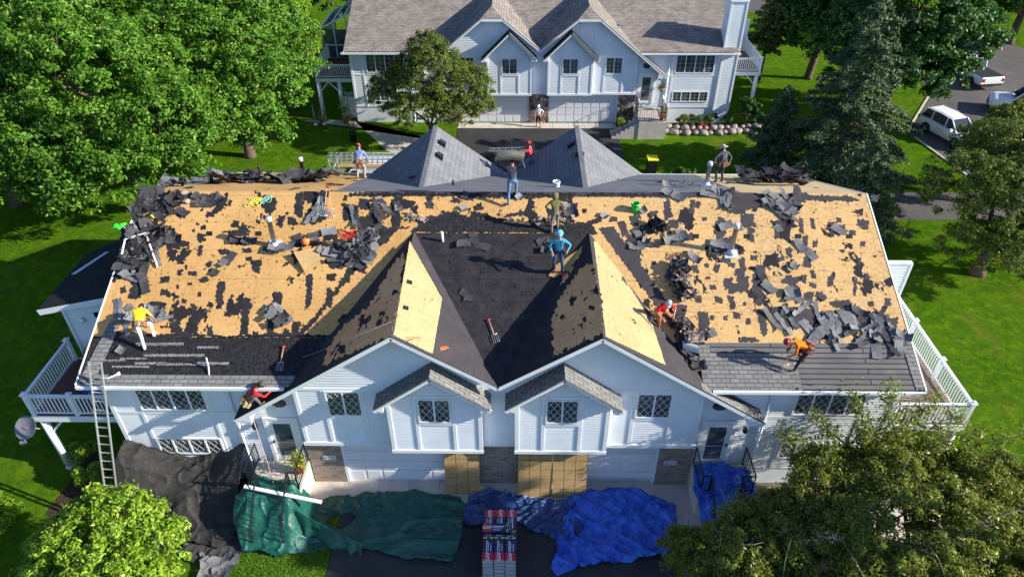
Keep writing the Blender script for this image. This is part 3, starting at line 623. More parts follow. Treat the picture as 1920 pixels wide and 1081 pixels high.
# box vents on the rear gables
def boxvent(px, py, fn, n):
    p = fn(px, py); n = Vector(n).normalized(); v = Vector((0, 1, 0)); u = v.cross(n).normalized(); b = MB()
    M = Matrix(((u.x, v.x, n.x, p.x), (u.y, v.y, n.y, p.y), (u.z, v.z, n.z, p.z), (0, 0, 0, 1))); b.box((-.2, -.2, 0), (.2, .2, .02), 0, M); b.box((-.15, -.16, .02), (.15, .16, .14), 0, M); b.build('box_vent', m_black, H)
rL1 = lambda x, y: on_rgable(x, y, -3.3, 1); rR0 = lambda x, y: on_rgable(x, y, 3.3, -1); rR1 = lambda x, y: on_rgable(x, y, 3.3, 1)
boxvent(828, 270, rL1, (RS, 0, 1)); boxvent(823, 294, rL1, (RS, 0, 1)); boxvent(1071, 272, rR0, (-RS, 0, 1))
# ---------------------------------------------------------------- left sunroom and right screen
f = MB(); f.clap([(-16.2, 0), (-13.25, 0), (-13.25, 6.0), (-16.2, 5.3)], (0, 3.5, 0), (1, 0, 0), (0, -1, 0)); f.clap([(3.5, 0), (6.7, 0), (6.7, 5.3), (3.5, 5.3)], (-16.2, 0, 0), (0, 1, 0), (-1, 0, 0)); f.build('sunroom_wall', m_siding, H)
f = MB(); n_ = Vector((-.22, 0, 1)).normalized(); f.slab([(-16.85, 3.25, 5.48), (-13.3, 3.25, 6.26), (-13.3, 9.0, 6.26), (-16.85, 6.9, 5.48)], .05, n=n_); f.build('sunroom_roof', m_shblack, H)
f = MB(); f.bar((-16.85, 3.24, 5.36), (-13.3, 3.24, 6.14), .04, .22); f.bar((-16.83, 3.25, 5.36), (-16.83, 6.9, 5.36), .04, .18); f.box((-16.15, 3.43, 2.9), (-16.05, 3.5, 5.3)); f.box((-15.0, 3.44, 2.9), (-14.82, 3.5, 5.2)); f.box((-15.0, 3.44, 4.98), (-13.3, 3.5, 5.2)); f.build('sunroom_trim', m_trim, H)
f = MB(); f.box((-14.82, 3.46, 2.95), (-13.3, 3.495, 4.98)); f.build('sunroom_door', m_glass, H)
f = MB(); f.lathe((-15.5, 3.38, 4.75), [(.04, 0), (.09, .06), (.08, .2), (.02, .25)], 8); f.build('wall_lamp', m_white, H)
f = MB(); f.slab([(-16.7, 5.4, 5.53), (-15.9, 6.7, 5.70), (-15.75, 6.65, 5.735), (-16.5, 5.35, 5.57)], .03, n=n_); f.build('roof_flashing', m_galv, H)
# ---------------------------------------------------------------- rear duplex
H2 = thing('duplex_house', 'finished white duplex with brown-grey shingle roof standing behind the torn one', 'house', (0, 0, 0))
OX2, OY2 = 1.98, 32.0
house(H2, OX2, OY2, dict(gs=.81, zp=8.19, gx=3.26, clip=True, wz=1.2, bayz=4.98, bayp=6.78, wv=(12.4, 9.3), wx=(9.45, 12.15), lx=(9.5, 12.05), lz=(1.62, 2.4),
    ox=7.45, oz=4.25, door=(7.1, 8.02), doorz=(1.5, 3.62), grille='square', masonry=m_stone, bayroof=m_shblack))
def T2(x, y, z): return Vector((x+OX2, y+OY2, z))
def slab2(name, pts, m, n, t=.05):
    b = MB(); b.slab([T2(*p) for p in pts], t, n=n); return b.build(name, m, H2)
e2, s2, y2 = 5.33, .44, -.36; R2Z, R2Y = 8.55, -.36+(8.55-5.33)/.44
slab2('roof', [(-13.5, y2, e2), (-6.4, y2, e2), (-6.4, .1, e2+s2*.46), (6.4, .1, e2+s2*.46), (6.4, y2, e2), (13.6, y2, e2), (13.6, R2Y, R2Z), (-13.5, R2Y, R2Z)], m_shbrown, (0, -s2, 1))
slab2('roof', [(-13.5, R2Y, R2Z), (13.6, R2Y, R2Z), (13.6, 2*R2Y+.36, e2), (-13.5, 2*R2Y+.36, e2)], m_shbrown, (0, s2, 1))
for s in (-1, 1):
    gx, k, zp = 3.26, .81, 8.19; yb_ = lambda z: y2+(z-e2)/s2
    P = lambda x, y: (s*x, y, zp-k*abs(x-gx))
    slab2('gable_slope', [P(gx+.76, -.57), P(8.78, -.57), P(8.78, .09), P(7.2, .09), P(gx, yb_(zp)), P(gx, .25)], m_shbrowng, (s*k, 0, 1))
    slab2('gable_slope', [P(gx-.76, -.57), P(0, -.57), P(0, yb_(zp-k*gx)), P(gx, yb_(zp)), P(gx, .25)], m_shbrowng, (-s*k, 0, 1))
    zc = zp-k*.76; slab2('gable_hip', [(s*(gx-.76), -.57, zc), (s*(gx+.76), -.57, zc), (s*gx, .25, zp)], m_shbrown, (0, -.75, 1))
    w = MB(); w.clap([(0, 0), (13.2, 0), (13.2, e2-.15), (6.6, R2Z-.25), (0, e2-.15)], T2(s*13.25, .1, 0), (0, 1, 0), (s, 0, 0)); w.build('side_wall', m_siding, H2)
    f = MB(); X = s*13.5; f.bar(T2(X, y2, e2-.12), T2(X, R2Y, R2Z-.12), .05, .17); f.build('rake_board', m_trim, H2)
# chimney chase, screen wall
c = MB(); cx0, cx1 = 12.6, 13.65
for o_, u_, n__, L in (((cx0, .05, 0), (1, 0, 0), (0, -1, 0), 1.05), ((cx0, 1.5, 0), (0, -1, 0), (-1, 0, 0), 1.45), ((cx1, .05, 0), (0, 1, 0), (1, 0, 0), 1.45)): c.clap([(0, 0), (L, 0), (L, 8.5), (0, 8.5)], T2(*o_), u_, n__)
c.box(T2(cx0+.01, .06, 0), T2(cx1-.01, 1.5, 8.5)); ch = c.build('chimney', m_siding, H2)
c = MB(); c.box(T2(cx0-.08, -.04, 8.5), T2(cx1+.08, 1.6, 8.62))
for x in (cx0, cx1): c.box(T2(x-.06, .0, 1), T2(x+.06, .08, 8.49))
c.build('chimney_trim', m_trim, ch)
for (x, y) in ((5.3, 1.9), (7.6, 5.6), (-5.6, 5.9), (8.4, 4.6)):
    z = e2+s2*(y-y2); c = MB(); c.box(T2(x-.2, y-.2, z-.05), T2(x+.2, y+.2, z+.14)); c.build('box_vent', m_black, H2)
c = MB(); c.lathe(T2(4.6, -.7, 6.98), [(.06, 0), (.06, .35), (.1, .36), (.1, .45)], 10); 
# conservatory at the left end
c = MB(); A = T2(-16.2, 5.0, 0)
for i in range(4): c.box(T2(-16.3+i*.95, 4.9, 3.0), T2(-16.2+i*.95, 5.0, 5.2+.45*i))
for i in range(4): c.bar(T2(-16.3+i*.95, 4.9, 5.3+.45*i), T2(-16.3+i*.95, 9.5, 5.3+.45*i), .07, .07)
c.bar(T2(-16.35, 4.9, 5.25), T2(-13.3, 4.9, 6.7), .08, .12); c.bar(T2(-16.35, 9.5, 5.25), T2(-13.3, 9.5, 6.7), .08, .12); c.box(T2(-16.3, 4.9, 4.0), T2(-13.4, 4.98, 4.1)); c.box(T2(-16.3, 4.9, 2.9), T2(-13.4, 4.98, 3.1))
for i in range(4): c.box(T2(-16.33, 4.9+i*1.5, 3), T2(-16.25, 5.0+i*1.5, 5.2))
cs = c.build('conservatory', m_trim, H2)
c = MB(); c.slab([T2(-16.3, 4.95, 5.27), T2(-13.35, 4.95, 6.68), T2(-13.35, 9.45, 6.68), T2(-16.3, 9.45, 5.27)], .02, n=(-.48, 0, 1)); c.box(T2(-16.25, 4.93, 3.1), T2(-13.4, 4.94, 5.2)); c.box(T2(-16.28, 5, 3.1), T2(-16.27, 9.4, 5.2)); c.build('pane', m_glass, cs)

# ---------------------------------------------------------------- decks
def railing(mb, p, q, h=.95, n=None, posts=True, post_w=.12):
    p, q = Vector(p), Vector(q); L = (q-p).length; d = (q-p)/L; up = Vector((0, 0, 1))
    mb.bar(p+up*h, q+up*h, .09, .05); mb.bar(p+up*(h-.09), q+up*(h-.09), .035, .06); mb.bar(p+up*.1, q+up*.1, .035, .06)
    k = int(L/.135)
    for i in range(1, k): a = p+d*(L*i/k); mb.bar(a+up*.1, a+up*(h-.06), .035, .035, up=(0, 1, 0))
def deck(label, x0, x1, y0, y1, zf, posts, rails, ground=0, mt=m_deck, post_r=.14):
    """x0..x1 by y0..y1 platform; posts (x, y); rails list of polylines"""
    D = thing('deck', label, 'deck', ((x0+x1)/2, (y0+y1)/2, 0))
    b = MB(); n = int((y1-y0)/.14)
    for i in range(n): b.box((x0, y0+i*.14, zf-.03), (x1, y0+i*.14+.13, zf))
    b.build('floor', mt, D)
    b = MB()
    for (a, c) in (((x0-.02, y0-.04, zf-.27), (x1, y0, zf-.01)), ((x0-.02, y1, zf-.27), (x1, y1+.04, zf-.01)), ((x0-.04, y0-.04, zf-.271), (x0, y1+.04, zf-.008)), ((x1, y0-.04, zf-.271), (x1+.04, y1+.04, zf-.008))): b.box(a, c)
    for i in range(1, 8): x = x0+(x1-x0)*i/8; b.box((x-.02, y0, zf-.2), (x+.02, y1, zf-.035))
    b.build('beam', m_trim, D)
    for (x, y) in posts:
        b = MB(); b.tube([(x, y, ground), (x, y, zf-.27)], post_r, 10); b.lathe((x, y, ground), [(post_r*1.25, 0), (post_r*1.25, .06)], 10); b.bar((x, y, zf-1.1), (x+(.75 if x < (x0+x1)/2 else -.75), y, zf-.3), .08); b.build('post', m_trim, D)
    for pl in rails:
        for a, c in zip(pl[:-1], pl[1:]):
            b = MB(); railing(b, (*a, zf), (*c, zf)); b.build('railing', m_trim, D)
    pts = {p for pl in rails for p in pl}
    for pl in rails:
        for a, c in zip(pl[:-1], pl[1:]):
            L = (Vector(a)-Vector(c)).length; k = max(1, round(L/1.9))
            for i in range(1, k): pts.add(tuple(Vector(a).lerp(Vector(c), i/k)))
    for (x, y) in pts:
        b = MB(); b.box((x-.065, y-.065, zf), (x+.065, y+.065, zf+1.0)); b.box((x-.10, y-.10, zf+1.0), (x+.10, y+.10, zf+1.04)); b.lathe((x, y, zf+1.04), [(.09, 0), (.01, .05)], 4); b.build('newel', m_trim, D)
    return D
deck('white railed deck with red-brown boards at the left end of the torn duplex', -16.5, -13.27, .45, 3.42, 2.95, [(-16.35, .6)], [((-13.35, .5), (-16.45, .5), (-16.45, 3.35))])
deck('long white railed deck along the right end of the torn duplex', 13.28, 16.15, .35, 7.1, 2.95, [(16.0, .5), (16.0, 6.6)], [((13.35, .4), (16.1, .4), (16.1, 7.0))], mt=plain('deck_weathered', (.20, .15, .12), .8, var=(4, .3)))
b = MB(); b.clap([(13.3, 2.9), (16.62, 2.9), (16.62, 4.93), (13.3, 4.93)], (0, 7.2, 0), (1, 0, 0), (0, -1, 0), pitch=.13, d=.03); b.box((13.3, 7.205, 2.9), (16.62, 7.3, 4.93), 0); b.box((13.3, 7.15, 4.93), (16.68, 7.36, 5.0), 1); b.box((16.62, 7.16, 2.9), (16.7, 7.34, 4.93), 1)
tag(b.build('privacy_screen', [m_siding, m_trim]), 'tall white slatted screen wall at the back of the right deck', 'screen wall')
D = deck('white deck under a glazed sunroom at the left end of the rear duplex', OX2-16.0, OX2-13.27, OY2+.6, OY2+4.9, 3.1, [(OX2-15.9, OY2+.7), (OX2-14.4, OY2+.7)], [((OX2-13.35, OY2+.65), (OX2-15.95, OY2+.65), (OX2-15.95, OY2+4.8))])
deck('small white railed deck behind the chimney at the right end of the rear duplex', OX2+13.95, OX2+15.9, OY2+1.5, OY2+6.0, 3.3, [(OX2+15.75, OY2+1.65)], [((OX2+14.0, OY2+1.55), (OX2+15.85, OY2+1.55), (OX2+15.85, OY2+5.9))], mt=plain('deck_brown', (.22, .12, .08), .8))
b = MB(); b.clap([(0, 3.2), (2.3, 3.2), (2.3, 5.6), (0, 5.6)], (OX2+13.6, OY2+6.1, 0), (1, 0, 0), (0, -1, 0)); b.box((OX2+13.6, OY2+6.105, 3.2), (OX2+15.9, OY2+6.25, 5.62)); tag(b.build('privacy_screen', m_siding), 'white screen wall at the back of the rear duplex deck', 'screen wall')
# lattice and trellis under the left rear deck
b = MB(); X0 = OX2-14.3; Y0 = OY2+.7
b.box((X0, Y0, .1), (X0+1.05+.0, Y0+.05, 1.6)); 
for i in range(5): b.box((X0+.2+i*.16, Y0, 1.6), (X0+.23+i*.16, Y0+.03, 2.05))
for i in range(3): b.box((X0+.2, Y0-.01, 1.62+i*.18), (X0+.87, Y0+.02, 1.65+i*.18))
b.box((X0-.04, Y0-.03, 1.58), (X0+1.1, Y0+.08, 1.66)); tag(b.build('fence_panel', m_trim), 'white fence panel with a lattice top below the rear deck', 'fence')
# ---------------------------------------------------------------- stairs, stoops and railings
def stoop(label, x0, x1, y0, y1, z, sx0, sx1, n, side=None, bands=True, col=m_concrete):
    D = thing('front_steps', label, 'steps', ((x0+x1)/2, (y0+y1)/2, 0)); b = MB(); b.box((x0, y0, 0), (x1, y1, z)); b.build('landing', col, D)
    for i in range(n): b = MB(); h = z-z*(i+1)/(n+1); b.box((sx0, y0-.3*(i+1), 0), (sx1, y0-.3*i-.002, h)); b.build('step', col, D)
    def rail(p, q):
        p, q = Vector(p), Vector(q); r = MB(); up = Vector((0, 0, 1)); r.bar(p+up*.9, q+up*.9, .04, .03); r.bar(p+up*.12, q+up*.12, .025, .025); L = (q-p).length
        k = max(2, int(L/.13))
        for i in range(k+1): a = p.lerp(q, i/k); w = .035 if i in (0, k) else .016; r.bar(a+up*(0 if i in (0, k) else .12), a+up*.9, w, w, up=(0, 1, 0))
        r.build('handrail', m_black, D)
    rail((x0+.05, y1, z), (x0+.05, y0+.05, z)); rail((sx0+.03, y0, z), (sx0+.03, y0-.3*n, 0)); rail((sx1-.03, y0, z), (sx1-.03, y0-.3*n, 0)); rail((x1-.05, y0+.05, z), (x1-.05, y1, z))
    if sx1 < x1-.2: rail((sx1, y0+.05, z), (x1-.05, y0+.05, z))
    if sx0 > x0+.2: rail((x0+.05, y0+.05, z), (sx0, y0+.05, z))
    return D
stoop('concrete front steps with black rails, green tarp thrown over them', -8.75, -6.9, -1.3, .0, 1.18, -8.3, -7.2, 5)
stoop('concrete front steps with black rails, blue tarp thrown over them', 6.9, 8.75, -1.3, .0, 1.18, 7.2, 8.3, 5)
stoop('concrete front steps with black iron rails at the rear duplex door', OX2+6.9, OX2+8.75, OY2-2.6, OY2-.02, 1.45, OX2+5.7, OX2+6.88, 6) if False else None
D = thing('front_steps', 'concrete front steps with black iron rails at the rear duplex door', 'steps', (OX2+7.8, OY2-1.4, 0))
b = MB(); b.box((8.85, 29.3, 0), (10.75, 31.9, 1.25)); b.build('landing', m_concrete, D)
for i in range(6): b = MB(); b.box((8.85-.3*(i+1), 29.35, 0), (8.848-.3*i, 30.5, 1.25-1.25*(i+1)/7)); b.build('step', m_concrete, D)
def iron(p, q, D_):
    p, q = Vector(p), Vector(q); r = MB(); up = Vector((0, 0, 1)); r.bar(p+up*.9, q+up*.9, .04, .03); r.bar(p+up*.12, q+up*.12, .025); k = max(2, int((q-p).length/.14))
    for i in range(k+1): a = p.lerp(q, i/k); r.bar(a, a+up*.9, .02, .02, up=(0, 1, 0))
    r.build('handrail', m_black, D_)
iron((8.9, 29.35, 1.25), (10.7, 29.35, 1.25), D); iron((10.7, 29.35, 1.25), (10.7, 31.8, 1.25), D); iron((8.85, 29.38, 1.25), (7.05, 29.38, .15), D); iron((8.9, 30.55, 1.25), (8.9, 31.8, 1.25), D)
# number plates
def plate(cx, cz, y, txt, name='house_number'):
    b = MB(); P = []
    for i in range(16):
        a = 2*math.pi*(i+.5)/16; P.append((cx+.235*math.copysign(abs(math.cos(a))**.5, math.cos(a)), y, cz+.12*math.copysign(abs(math.sin(a))**.5, math.sin(a))))
    b.slab([Vector(p) for p in P], .02, 0, n=(0, -1, 0)); o = b.build(name, m_white, H)
    b = MB(); b.slab([Vector((cx+(p[0]-cx)*.9, y-.003, cz+(p[2]-cz)*.84)) for p in P], .004, 0, n=(0, -1, 0)); b.build('plate_face', m_platedk, o)
    text_mesh(txt, .135, m_white, o, (cx, y-.009, cz), Euler((math.pi/2, 0, 0)))
plate(-6.13, 1.38, -.045, '15827'); plate(6.13, 1.25, -.045, '15825')
# ---------------------------------------------------------------- OSB sheets leaning on the garage doors
def lean_sheet(x0, x1, label, yb=-.62, y0=-.05, h=2.44):
    b = MB(); z1 = math.sqrt(h*h-(yb-y0)**2); d = Vector((0, y0-yb, z1)).normalized(); n = Vector((0, -d.z, d.y))
    b.slab([Vector((x0, yb, .03)), Vector((x1, yb, .03)), Vector((x1, y0, z1)), Vector((x0, y0, z1))], .012, n=n); o = b.build('sheathing_board', m_ply); tag(o, label, 'wood sheet', 'OSB sheets leaning on the garage fronts')
    l = MB()
    for k in (1, 2): x = x0+(x1-x0)*k/3; l.slab([Vector((x-.005, yb, .03))+n*.003, Vector((x+.005, yb, .03))+n*.003, Vector((x+.005, y0, z1))+n*.003, Vector((x-.005, y0, z1))+n*.003], .001, n=n)
    for k in range(1, 6): a = Vector((0, yb, .03)).lerp(Vector((0, y0, z1)), k/6); l.slab([Vector((x0, a.y, a.z))+n*.003-d*.005, Vector((x1, a.y, a.z))+n*.003-d*.005, Vector((x1, a.y, a.z))+n*.003+d*.005, Vector((x0, a.y, a.z))+n*.003+d*.005], .001, n=n)
    l.build('chalk_line', m_dark, o)
lean_sheet(-1.97, -.73, 'OSB sheet leaning on the left garage door beside the brick pier', -.55)
lean_sheet(.66, 1.87, 'OSB sheet leaning on the right garage door against the brick pier', -.62)
lean_sheet(1.90, 3.11, 'OSB sheet leaning on the right garage door, farther from the brick pier', -.66)
# ---------------------------------------------------------------- tarps
def inpoly(x, y, P):
    r = False; j = len(P)-1
    for i in range(len(P)):
        if (P[i][1] > y) != (P[j][1] > y) and x < (P[j][0]-P[i][0])*(y-P[i][1])/(P[j][1]-P[i][1])+P[i][0]: r = not r
        j = i
    return r
from mathutils import noise as MN
def cloth(name, P, zf, m, label, cat, step=.036, wr=.05, fold=1.4, seed=0, holes=(), ang=0., fine=1.):
    """draped sheet over an outline P; zf(x, y) height of what it lies on"""
    P = [tuple(p) for p in jag(P, .05, random.Random(seed))] if False else P
    x0 = min(p[0] for p in P); x1 = max(p[0] for p in P); y0 = min(p[1] for p in P); y1 = max(p[1] for p in P)
    nx, ny = int((x1-x0)/step)+1, int((y1-y0)/step)+1; idx = {}; V = []; F = []; c, s = math.cos(ang), math.sin(ang)
    for i in range(nx+1):
        for j in range(ny+1):
            x, y = x0+i*step, y0+j*step
            u, v = (x*c+y*s), (-x*s+y*c)
            a = MN.noise(Vector((u*fold*.55+seed, v*fold*1.5, seed))); r1 = max(0, 1-abs(a)*4.5)**1.3
            a2 = MN.noise(Vector((u*fold*2.2+9+seed, v*fold*1.6-a*2, seed+3))); r2 = max(0, 1-abs(a2)*5.5)
            a3 = MN.noise(Vector((x*7*fine+seed, y*7*fine, 4)))
            a4 = MN.noise(Vector((u*fold*1.1+4, v*fold*4.5+a*3, seed+9))); r3 = max(0, 1-abs(a4)*6)
            h = wr*(.95*r1+.5*r2+.40*r3*max(0, .3+a)*2+.06*a3+.55*MN.noise(Vector((x*.7, y*.7, seed))))
            V.append((x, y, zf(x, y)+max(.0, h)+.012)); idx[(i, j)] = len(V)-1
    jit = lambda x, y: (x+.10*MN.noise(Vector((x*2.1, y*2.1, seed+7))), y+.10*MN.noise(Vector((x*2.1+5, y*2.1, seed+7))))
    for i in range(nx):
        for j in range(ny):
            xc, yc = jit(x0+(i+.5)*step, y0+(j+.5)*step)
            if inpoly(xc, yc, P) and not any(inpoly(xc, yc, h) for h in holes): F.append((idx[i, j], idx[i+1, j], idx[i+1, j+1], idx[i, j+1]))
    used = sorted({k for f in F for k in f}); mp = {k: n for n, k in enumerate(used)}; b = MB(); b.v = [V[k] for k in used]; b.f = [tuple(mp[k] for k in f) for f in F]; b.m = [0]*len(F); b.sm = [True]*len(F)
    o = b.build(name, m); tag(o, label, cat); sd = o.modifiers.new('thickness', 'SOLIDIFY'); sd.thickness = .004; return o
def tarpmat(name, c, c2, r=.32):
    def ex(t, b, cc):
        n = noise(t, cc, 2.4, 5, .6); base = mixc(t, ramp(t, n, [(.35, (0, 0, 0)), (.7, (1, 1, 1))]), c, c2); t.links.new(base, b.inputs['Base Color'])
        w = noise(t, cc, 3.2, 7, .68, (1, 2.2, 1), .8); u = N(t, 'ShaderNodeBump', Strength=.9, Distance=.05); t.links.new(w, u.inputs['Height']); t.links.new(u.outputs[0], b.inputs['Normal'])
    return mat(name, c, r, .5, extra=ex)
m_tgreen = tarpmat('tarp_green', (.006, .065, .05), (.015, .12, .09)); m_tblue = tarpmat('tarp_blue', (.010, .06, .46), (.05, .22, .78), .20); m_tnavy = tarpmat('tarp_navy', (.012, .035, .14), (.035, .10, .28), .26)
m_tblack = tarpmat('tarp_black', (.012, .012, .012), (.034, .033, .032), .7)
def sm(a, b, x): t = min(1, max(0, (x-a)/(b-a))); return t*t*(3-2*t)
gz = lambda x, y: .02+1.36*sm(-6.5, -7.1, x)*sm(-3.3, -1.7, y)*(.94+.06*math.sin(x*5)) 
cloth('green_tarp', [(-8.95, -1.3), (-8.6, -.8), (-7.6, -1.0), (-6.9, -1.1), (-6.2, -.7), (-5.2, -.62), (-3.6, -.42), (-1.45, -.62), (-1.2, -1.3), (-1.25, -2.2), (-1.5, -3.3), (-3.0, -3.2), (-4.3, -2.85), (-5.6, -2.8), (-7.2, -3.1), (-8.6, -3.05), (-9.0, -2.3)], gz, m_tgreen, 'crumpled green tarp over the left driveway and front steps', 'tarp', wr=.12, fold=.8, seed=3,
    holes=[[(-5.9, -1.55), (-5.3, -1.35), (-5.0, -1.7), (-5.6, -2.05), (-6.0, -1.9)]])
# hanging green curtain on a frame in front of the steps
b = MB(); nx, nz = 60, 20
for side, (xa, ya, za, xb, yb_, zb) in enumerate([(-9.05, -1.75, 1.15, -6.9, -2.05, 1.15), (-6.9, -2.05, 1.15, -4.6, -2.75, .25)]):
    k = len(b.v)
    for i in range(nx+1):
        for j in range(nz+1):
            t, u = i/nx, j/nz; x, y, z = xa+(xb-xa)*t, ya+(yb_-ya)*t, (za+(zb-za)*t)*(1-u)+.03
            sag = .10*math.sin(math.pi*t)*(1-u); w = .09*u*math.sin(t*22+math.sin(t*7)*2)+.05*MN.noise(Vector((t*9, u*3, side)))
            b.v.append((x+w*.2, y-.30*u+w, max(.02, z-sag)))
    for i in range(nx):
        for j in range(nz): a = k+i*(nz+1)+j; b.f.append((a, a+1, a+nz+2, a+nz+1)); b.m.append(0); b.sm.append(True)
o = b.build('green_tarp', m_tgreen); tag(o, 'green tarp hanging like a curtain in front of the left steps', 'tarp'); o.modifiers.new('thickness', 'SOLIDIFY').thickness = .004
b = MB(); b.bar(on_z(458, 911, 1.72), on_z(603, 941, 1.35), .12, .05); tag(b.build('board', m_white), 'long white board lying across the green tarp', 'board')
hb = lambda x, y: .02+.28*math.exp(-((x-3.7)**2/.8+(y+1.0)**2/.25))
cloth('navy_tarp', [(-1.15, -.75), (-.4, -.35), (.9, -.62), (2.2, -.85), (3.2, -.75), (3.0, -1.7), (2.7, -2.4), (1.9, -2.35), (1.0, -2.0), (.45, -1.5), (-.2, -1.75), (-1.0, -1.95), (-1.35, -1.5)], lambda x, y: .02, m_tnavy, 'dark navy underside of a folded tarp in front of the brick pier', 'tarp', wr=.15, fold=1.4, seed=8, ang=.6)
cloth('blue_tarp', [(2.2, -.75), (3.0, -.55), (4.3, -.25), (5.3, -.45), (6.3, -.9), (6.2, -1.6), (5.9, -2.3), (5.7, -2.9), (4.3, -3.2), (3.0, -3.35), (1.95, -3.75), (1.7, -3.45), (2.0, -2.8), (2.0, -2.2), (2.45, -1.3)], hb, m_tblue, 'bright blue tarp crumpled on the right driveway', 'tarp', wr=.17, fold=1.15, seed=15, ang=-.5)
cloth('blue_tarp', [(6.9, -.2), (8.0, .0), (8.8, -.4), (8.9, -1.4), (8.6, -2.6), (7.6, -2.9), (6.9, -2.4), (6.7, -1.3)], lambda x, y: .03+1.2*sm(-3.0, -1.3, y), m_tblue, 'blue tarp draped over the right front steps', 'tarp', wr=.15, fold=1.4, seed=21)
nz_ = lambda x, y: .03+2.15*sm(-2.7, .15, y)*(.9+.1*math.sin(x*1.3))*(1-.25*math.sin((x+13.2)/4.3*math.pi)) + .25*MN.noise(Vector((x*.9, y*.9, 2)))*sm(.1, -.8, y)
cloth('black_tarp', [(-13.3, .03), (-8.95, .03), (-9.0, -.6), (-9.15, -1.6), (-9.0, -2.3), (-9.5, -2.9), (-10.4, -2.7), (-11.6, -2.9), (-13.0, -2.2), (-13.4, -1.0)], nz_, m_tblack, 'black tarp sloping from the left wing wall over the flower bed', 'tarp', wr=.09, fold=.9, seed=30, ang=.3)
cloth('black_tarp', [(-9.6, -2.2), (-8.8, -2.4), (-8.5, -3.0), (-8.9, -3.2), (-10.2, -3.4), (-11, -3.0)], lambda x, y: .05, m_feltb, 'torn end of the black sheet spread on the lawn edge', 'sheet', wr=.06, fold=1.5, seed=33)
sheet('flower_bed', [(-13.6, -3.0), (-8.9, -3.0), (-8.9, .09), (-13.6, .09)], .006, m_mulch); sheet('side_bed', [(-16.2, -1.5), (-13.6, -3), (-13.6, 1.5), (-15.8, 1.3)], .007, m_mulch)
sheet('right_bed', [(6.0, -8), (18, -7), (17.5, -2.6), (17, .3), (9, .3), (6.1, -2.7)], .007, mat('ground_litter', (.16, .13, .10), .95, .1, var=(2.2, .45), bump=(12, .8, .04)))
# ---------------------------------------------------------------- pallet of shingle bundles
PAL = thing('pallet', 'wooden pallet under the wrapped shingle bundles on the driveway', 'pallet', (0.06, -2.85, 0))
for i in range(3): b = MB(); b.box((-.48+i*.5, -3.82, .02), (-.40+i*.5, -1.86, .12)); b.build('stringer', m_wood, PAL)
b = MB()
for i in range(11): b.box((-.5, -3.83+i*.182, .121), (.6, -3.83+i*.182+.12, .14))
b.build('deck_board', m_wood, PAL)
m_bnavy = plain('wrap_navy', (.014, .014, .085), .35, .5, var=(5, .25)); m_bred = plain('wrap_red', (.46, .02, .035), .35, .5); m_bgreen = plain('wrap_lime', (.36, .52, .03), .4); m_bgrey = plain('wrap_end', (.33, .37, .42), .5, .4); m_bwhite = plain('print_white', (.72, .74, .78), .5)
BW, BL, BH = .355, .96, .085
def bundle_proto(top):
    b = MB(); w, l, h = BW/2-.006, BL/2-.008, BH-.006; k = .012
    prof = [(-w, k), (-w+k, 0), (w-k, 0), (w, k), (w, h-k), (w-k, h), (-w+k, h), (-w, h-k)]
    P0 = [(x, -l, z) for x, z in prof]; P1 = [(x, l, z) for x, z in prof]
    b.face(P0[::1], 1); b.face(P1[::-1], 1)
    for i in range(8): j = (i+1) % 8; b.face([P0[j], P0[i], P1[i], P1[j]], 0)
    o = b.build('shingle_bundle', [m_bnavy, m_bgrey])
    if top:
        z = h+.002
        def q(name, x0, x1, y0, y1, m, dz=0): c = MB(); c.box((x0, y0, h-.001), (x1, y1, z+dz)); p = c.build(name, m, None); p.parent = o; return p
        q('brand_panel', -w+.004, w-.004, -l+.002, -l+.27, m_bred); q('stripe', -w+.004, w-.004, l-.16, l-.11, m_bgreen); 
        for i in range(3): q('star', -.10+i*.07, -.07+i*.07, l-.07, l-.045, m_bwhite, .001)
        q('badge', -.04, .04, l-.175, l-.095, m_bnavy, .002)
        for i, xx in enumerate((-.06, .0, .08)): q('small_print', xx, xx+.018+.01*(i == 0), -l+.32, l-.24-.06*i, m_bwhite, .0005)
        t = text_mesh('GAF', .17, m_bwhite, None, (0, -l+.135, z+.003), Euler((0, 0, -math.pi/2 if top == 2 else math.pi/2)), .001); t.parent = o
    return o
bp0 = bundle_proto(0); bp1 = bundle_proto(1)
used0 = [False, False]
def place_bundle(x, y, z, rz, top, label):
    k = 1 if top else 0; src = bp1 if top else bp0
    o = src if not used0[k] else copy_tree(src); used0[k] = True
    o.location = (x, y, z); o.rotation_euler = (0, 0, rz); tag(o, label, 'shingle bundle', 'shingle bundles stacked on the pallet'); return o
NL = 11
ORD = 'first second third fourth fifth sixth seventh eighth ninth tenth eleventh twelfth 13th 14th 15th 16th 17th 18th 19th 20th'.split()
for L in range(NL):
    for r_ in range(2):
        for c_ in range(3):
            if L == NL-1 and r_ == 1: continue
            topv = (L == NL-1) or (L == NL-2 and r_ == 1)
            x = -.355+.06+c_*.365+R.uniform(-.008, .008); y = -3.34+r_*.98+R.uniform(-.01, .01)
            col = ('left', 'middle', 'right')[c_]; row = ('near', 'far')[r_]
            place_bundle(x, y, .142+L*BH, math.pi if r_ == 1 else 0, topv, f'wrapped shingle bundle, {row} row, {col} column, {ORD[L]} layer from the bottom of the stack')
place_bundle(-.02, -2.62, .142+(NL-1)*BH, -math.pi/2, True, 'single wrapped shingle bundle lying crosswise on top of the stack')
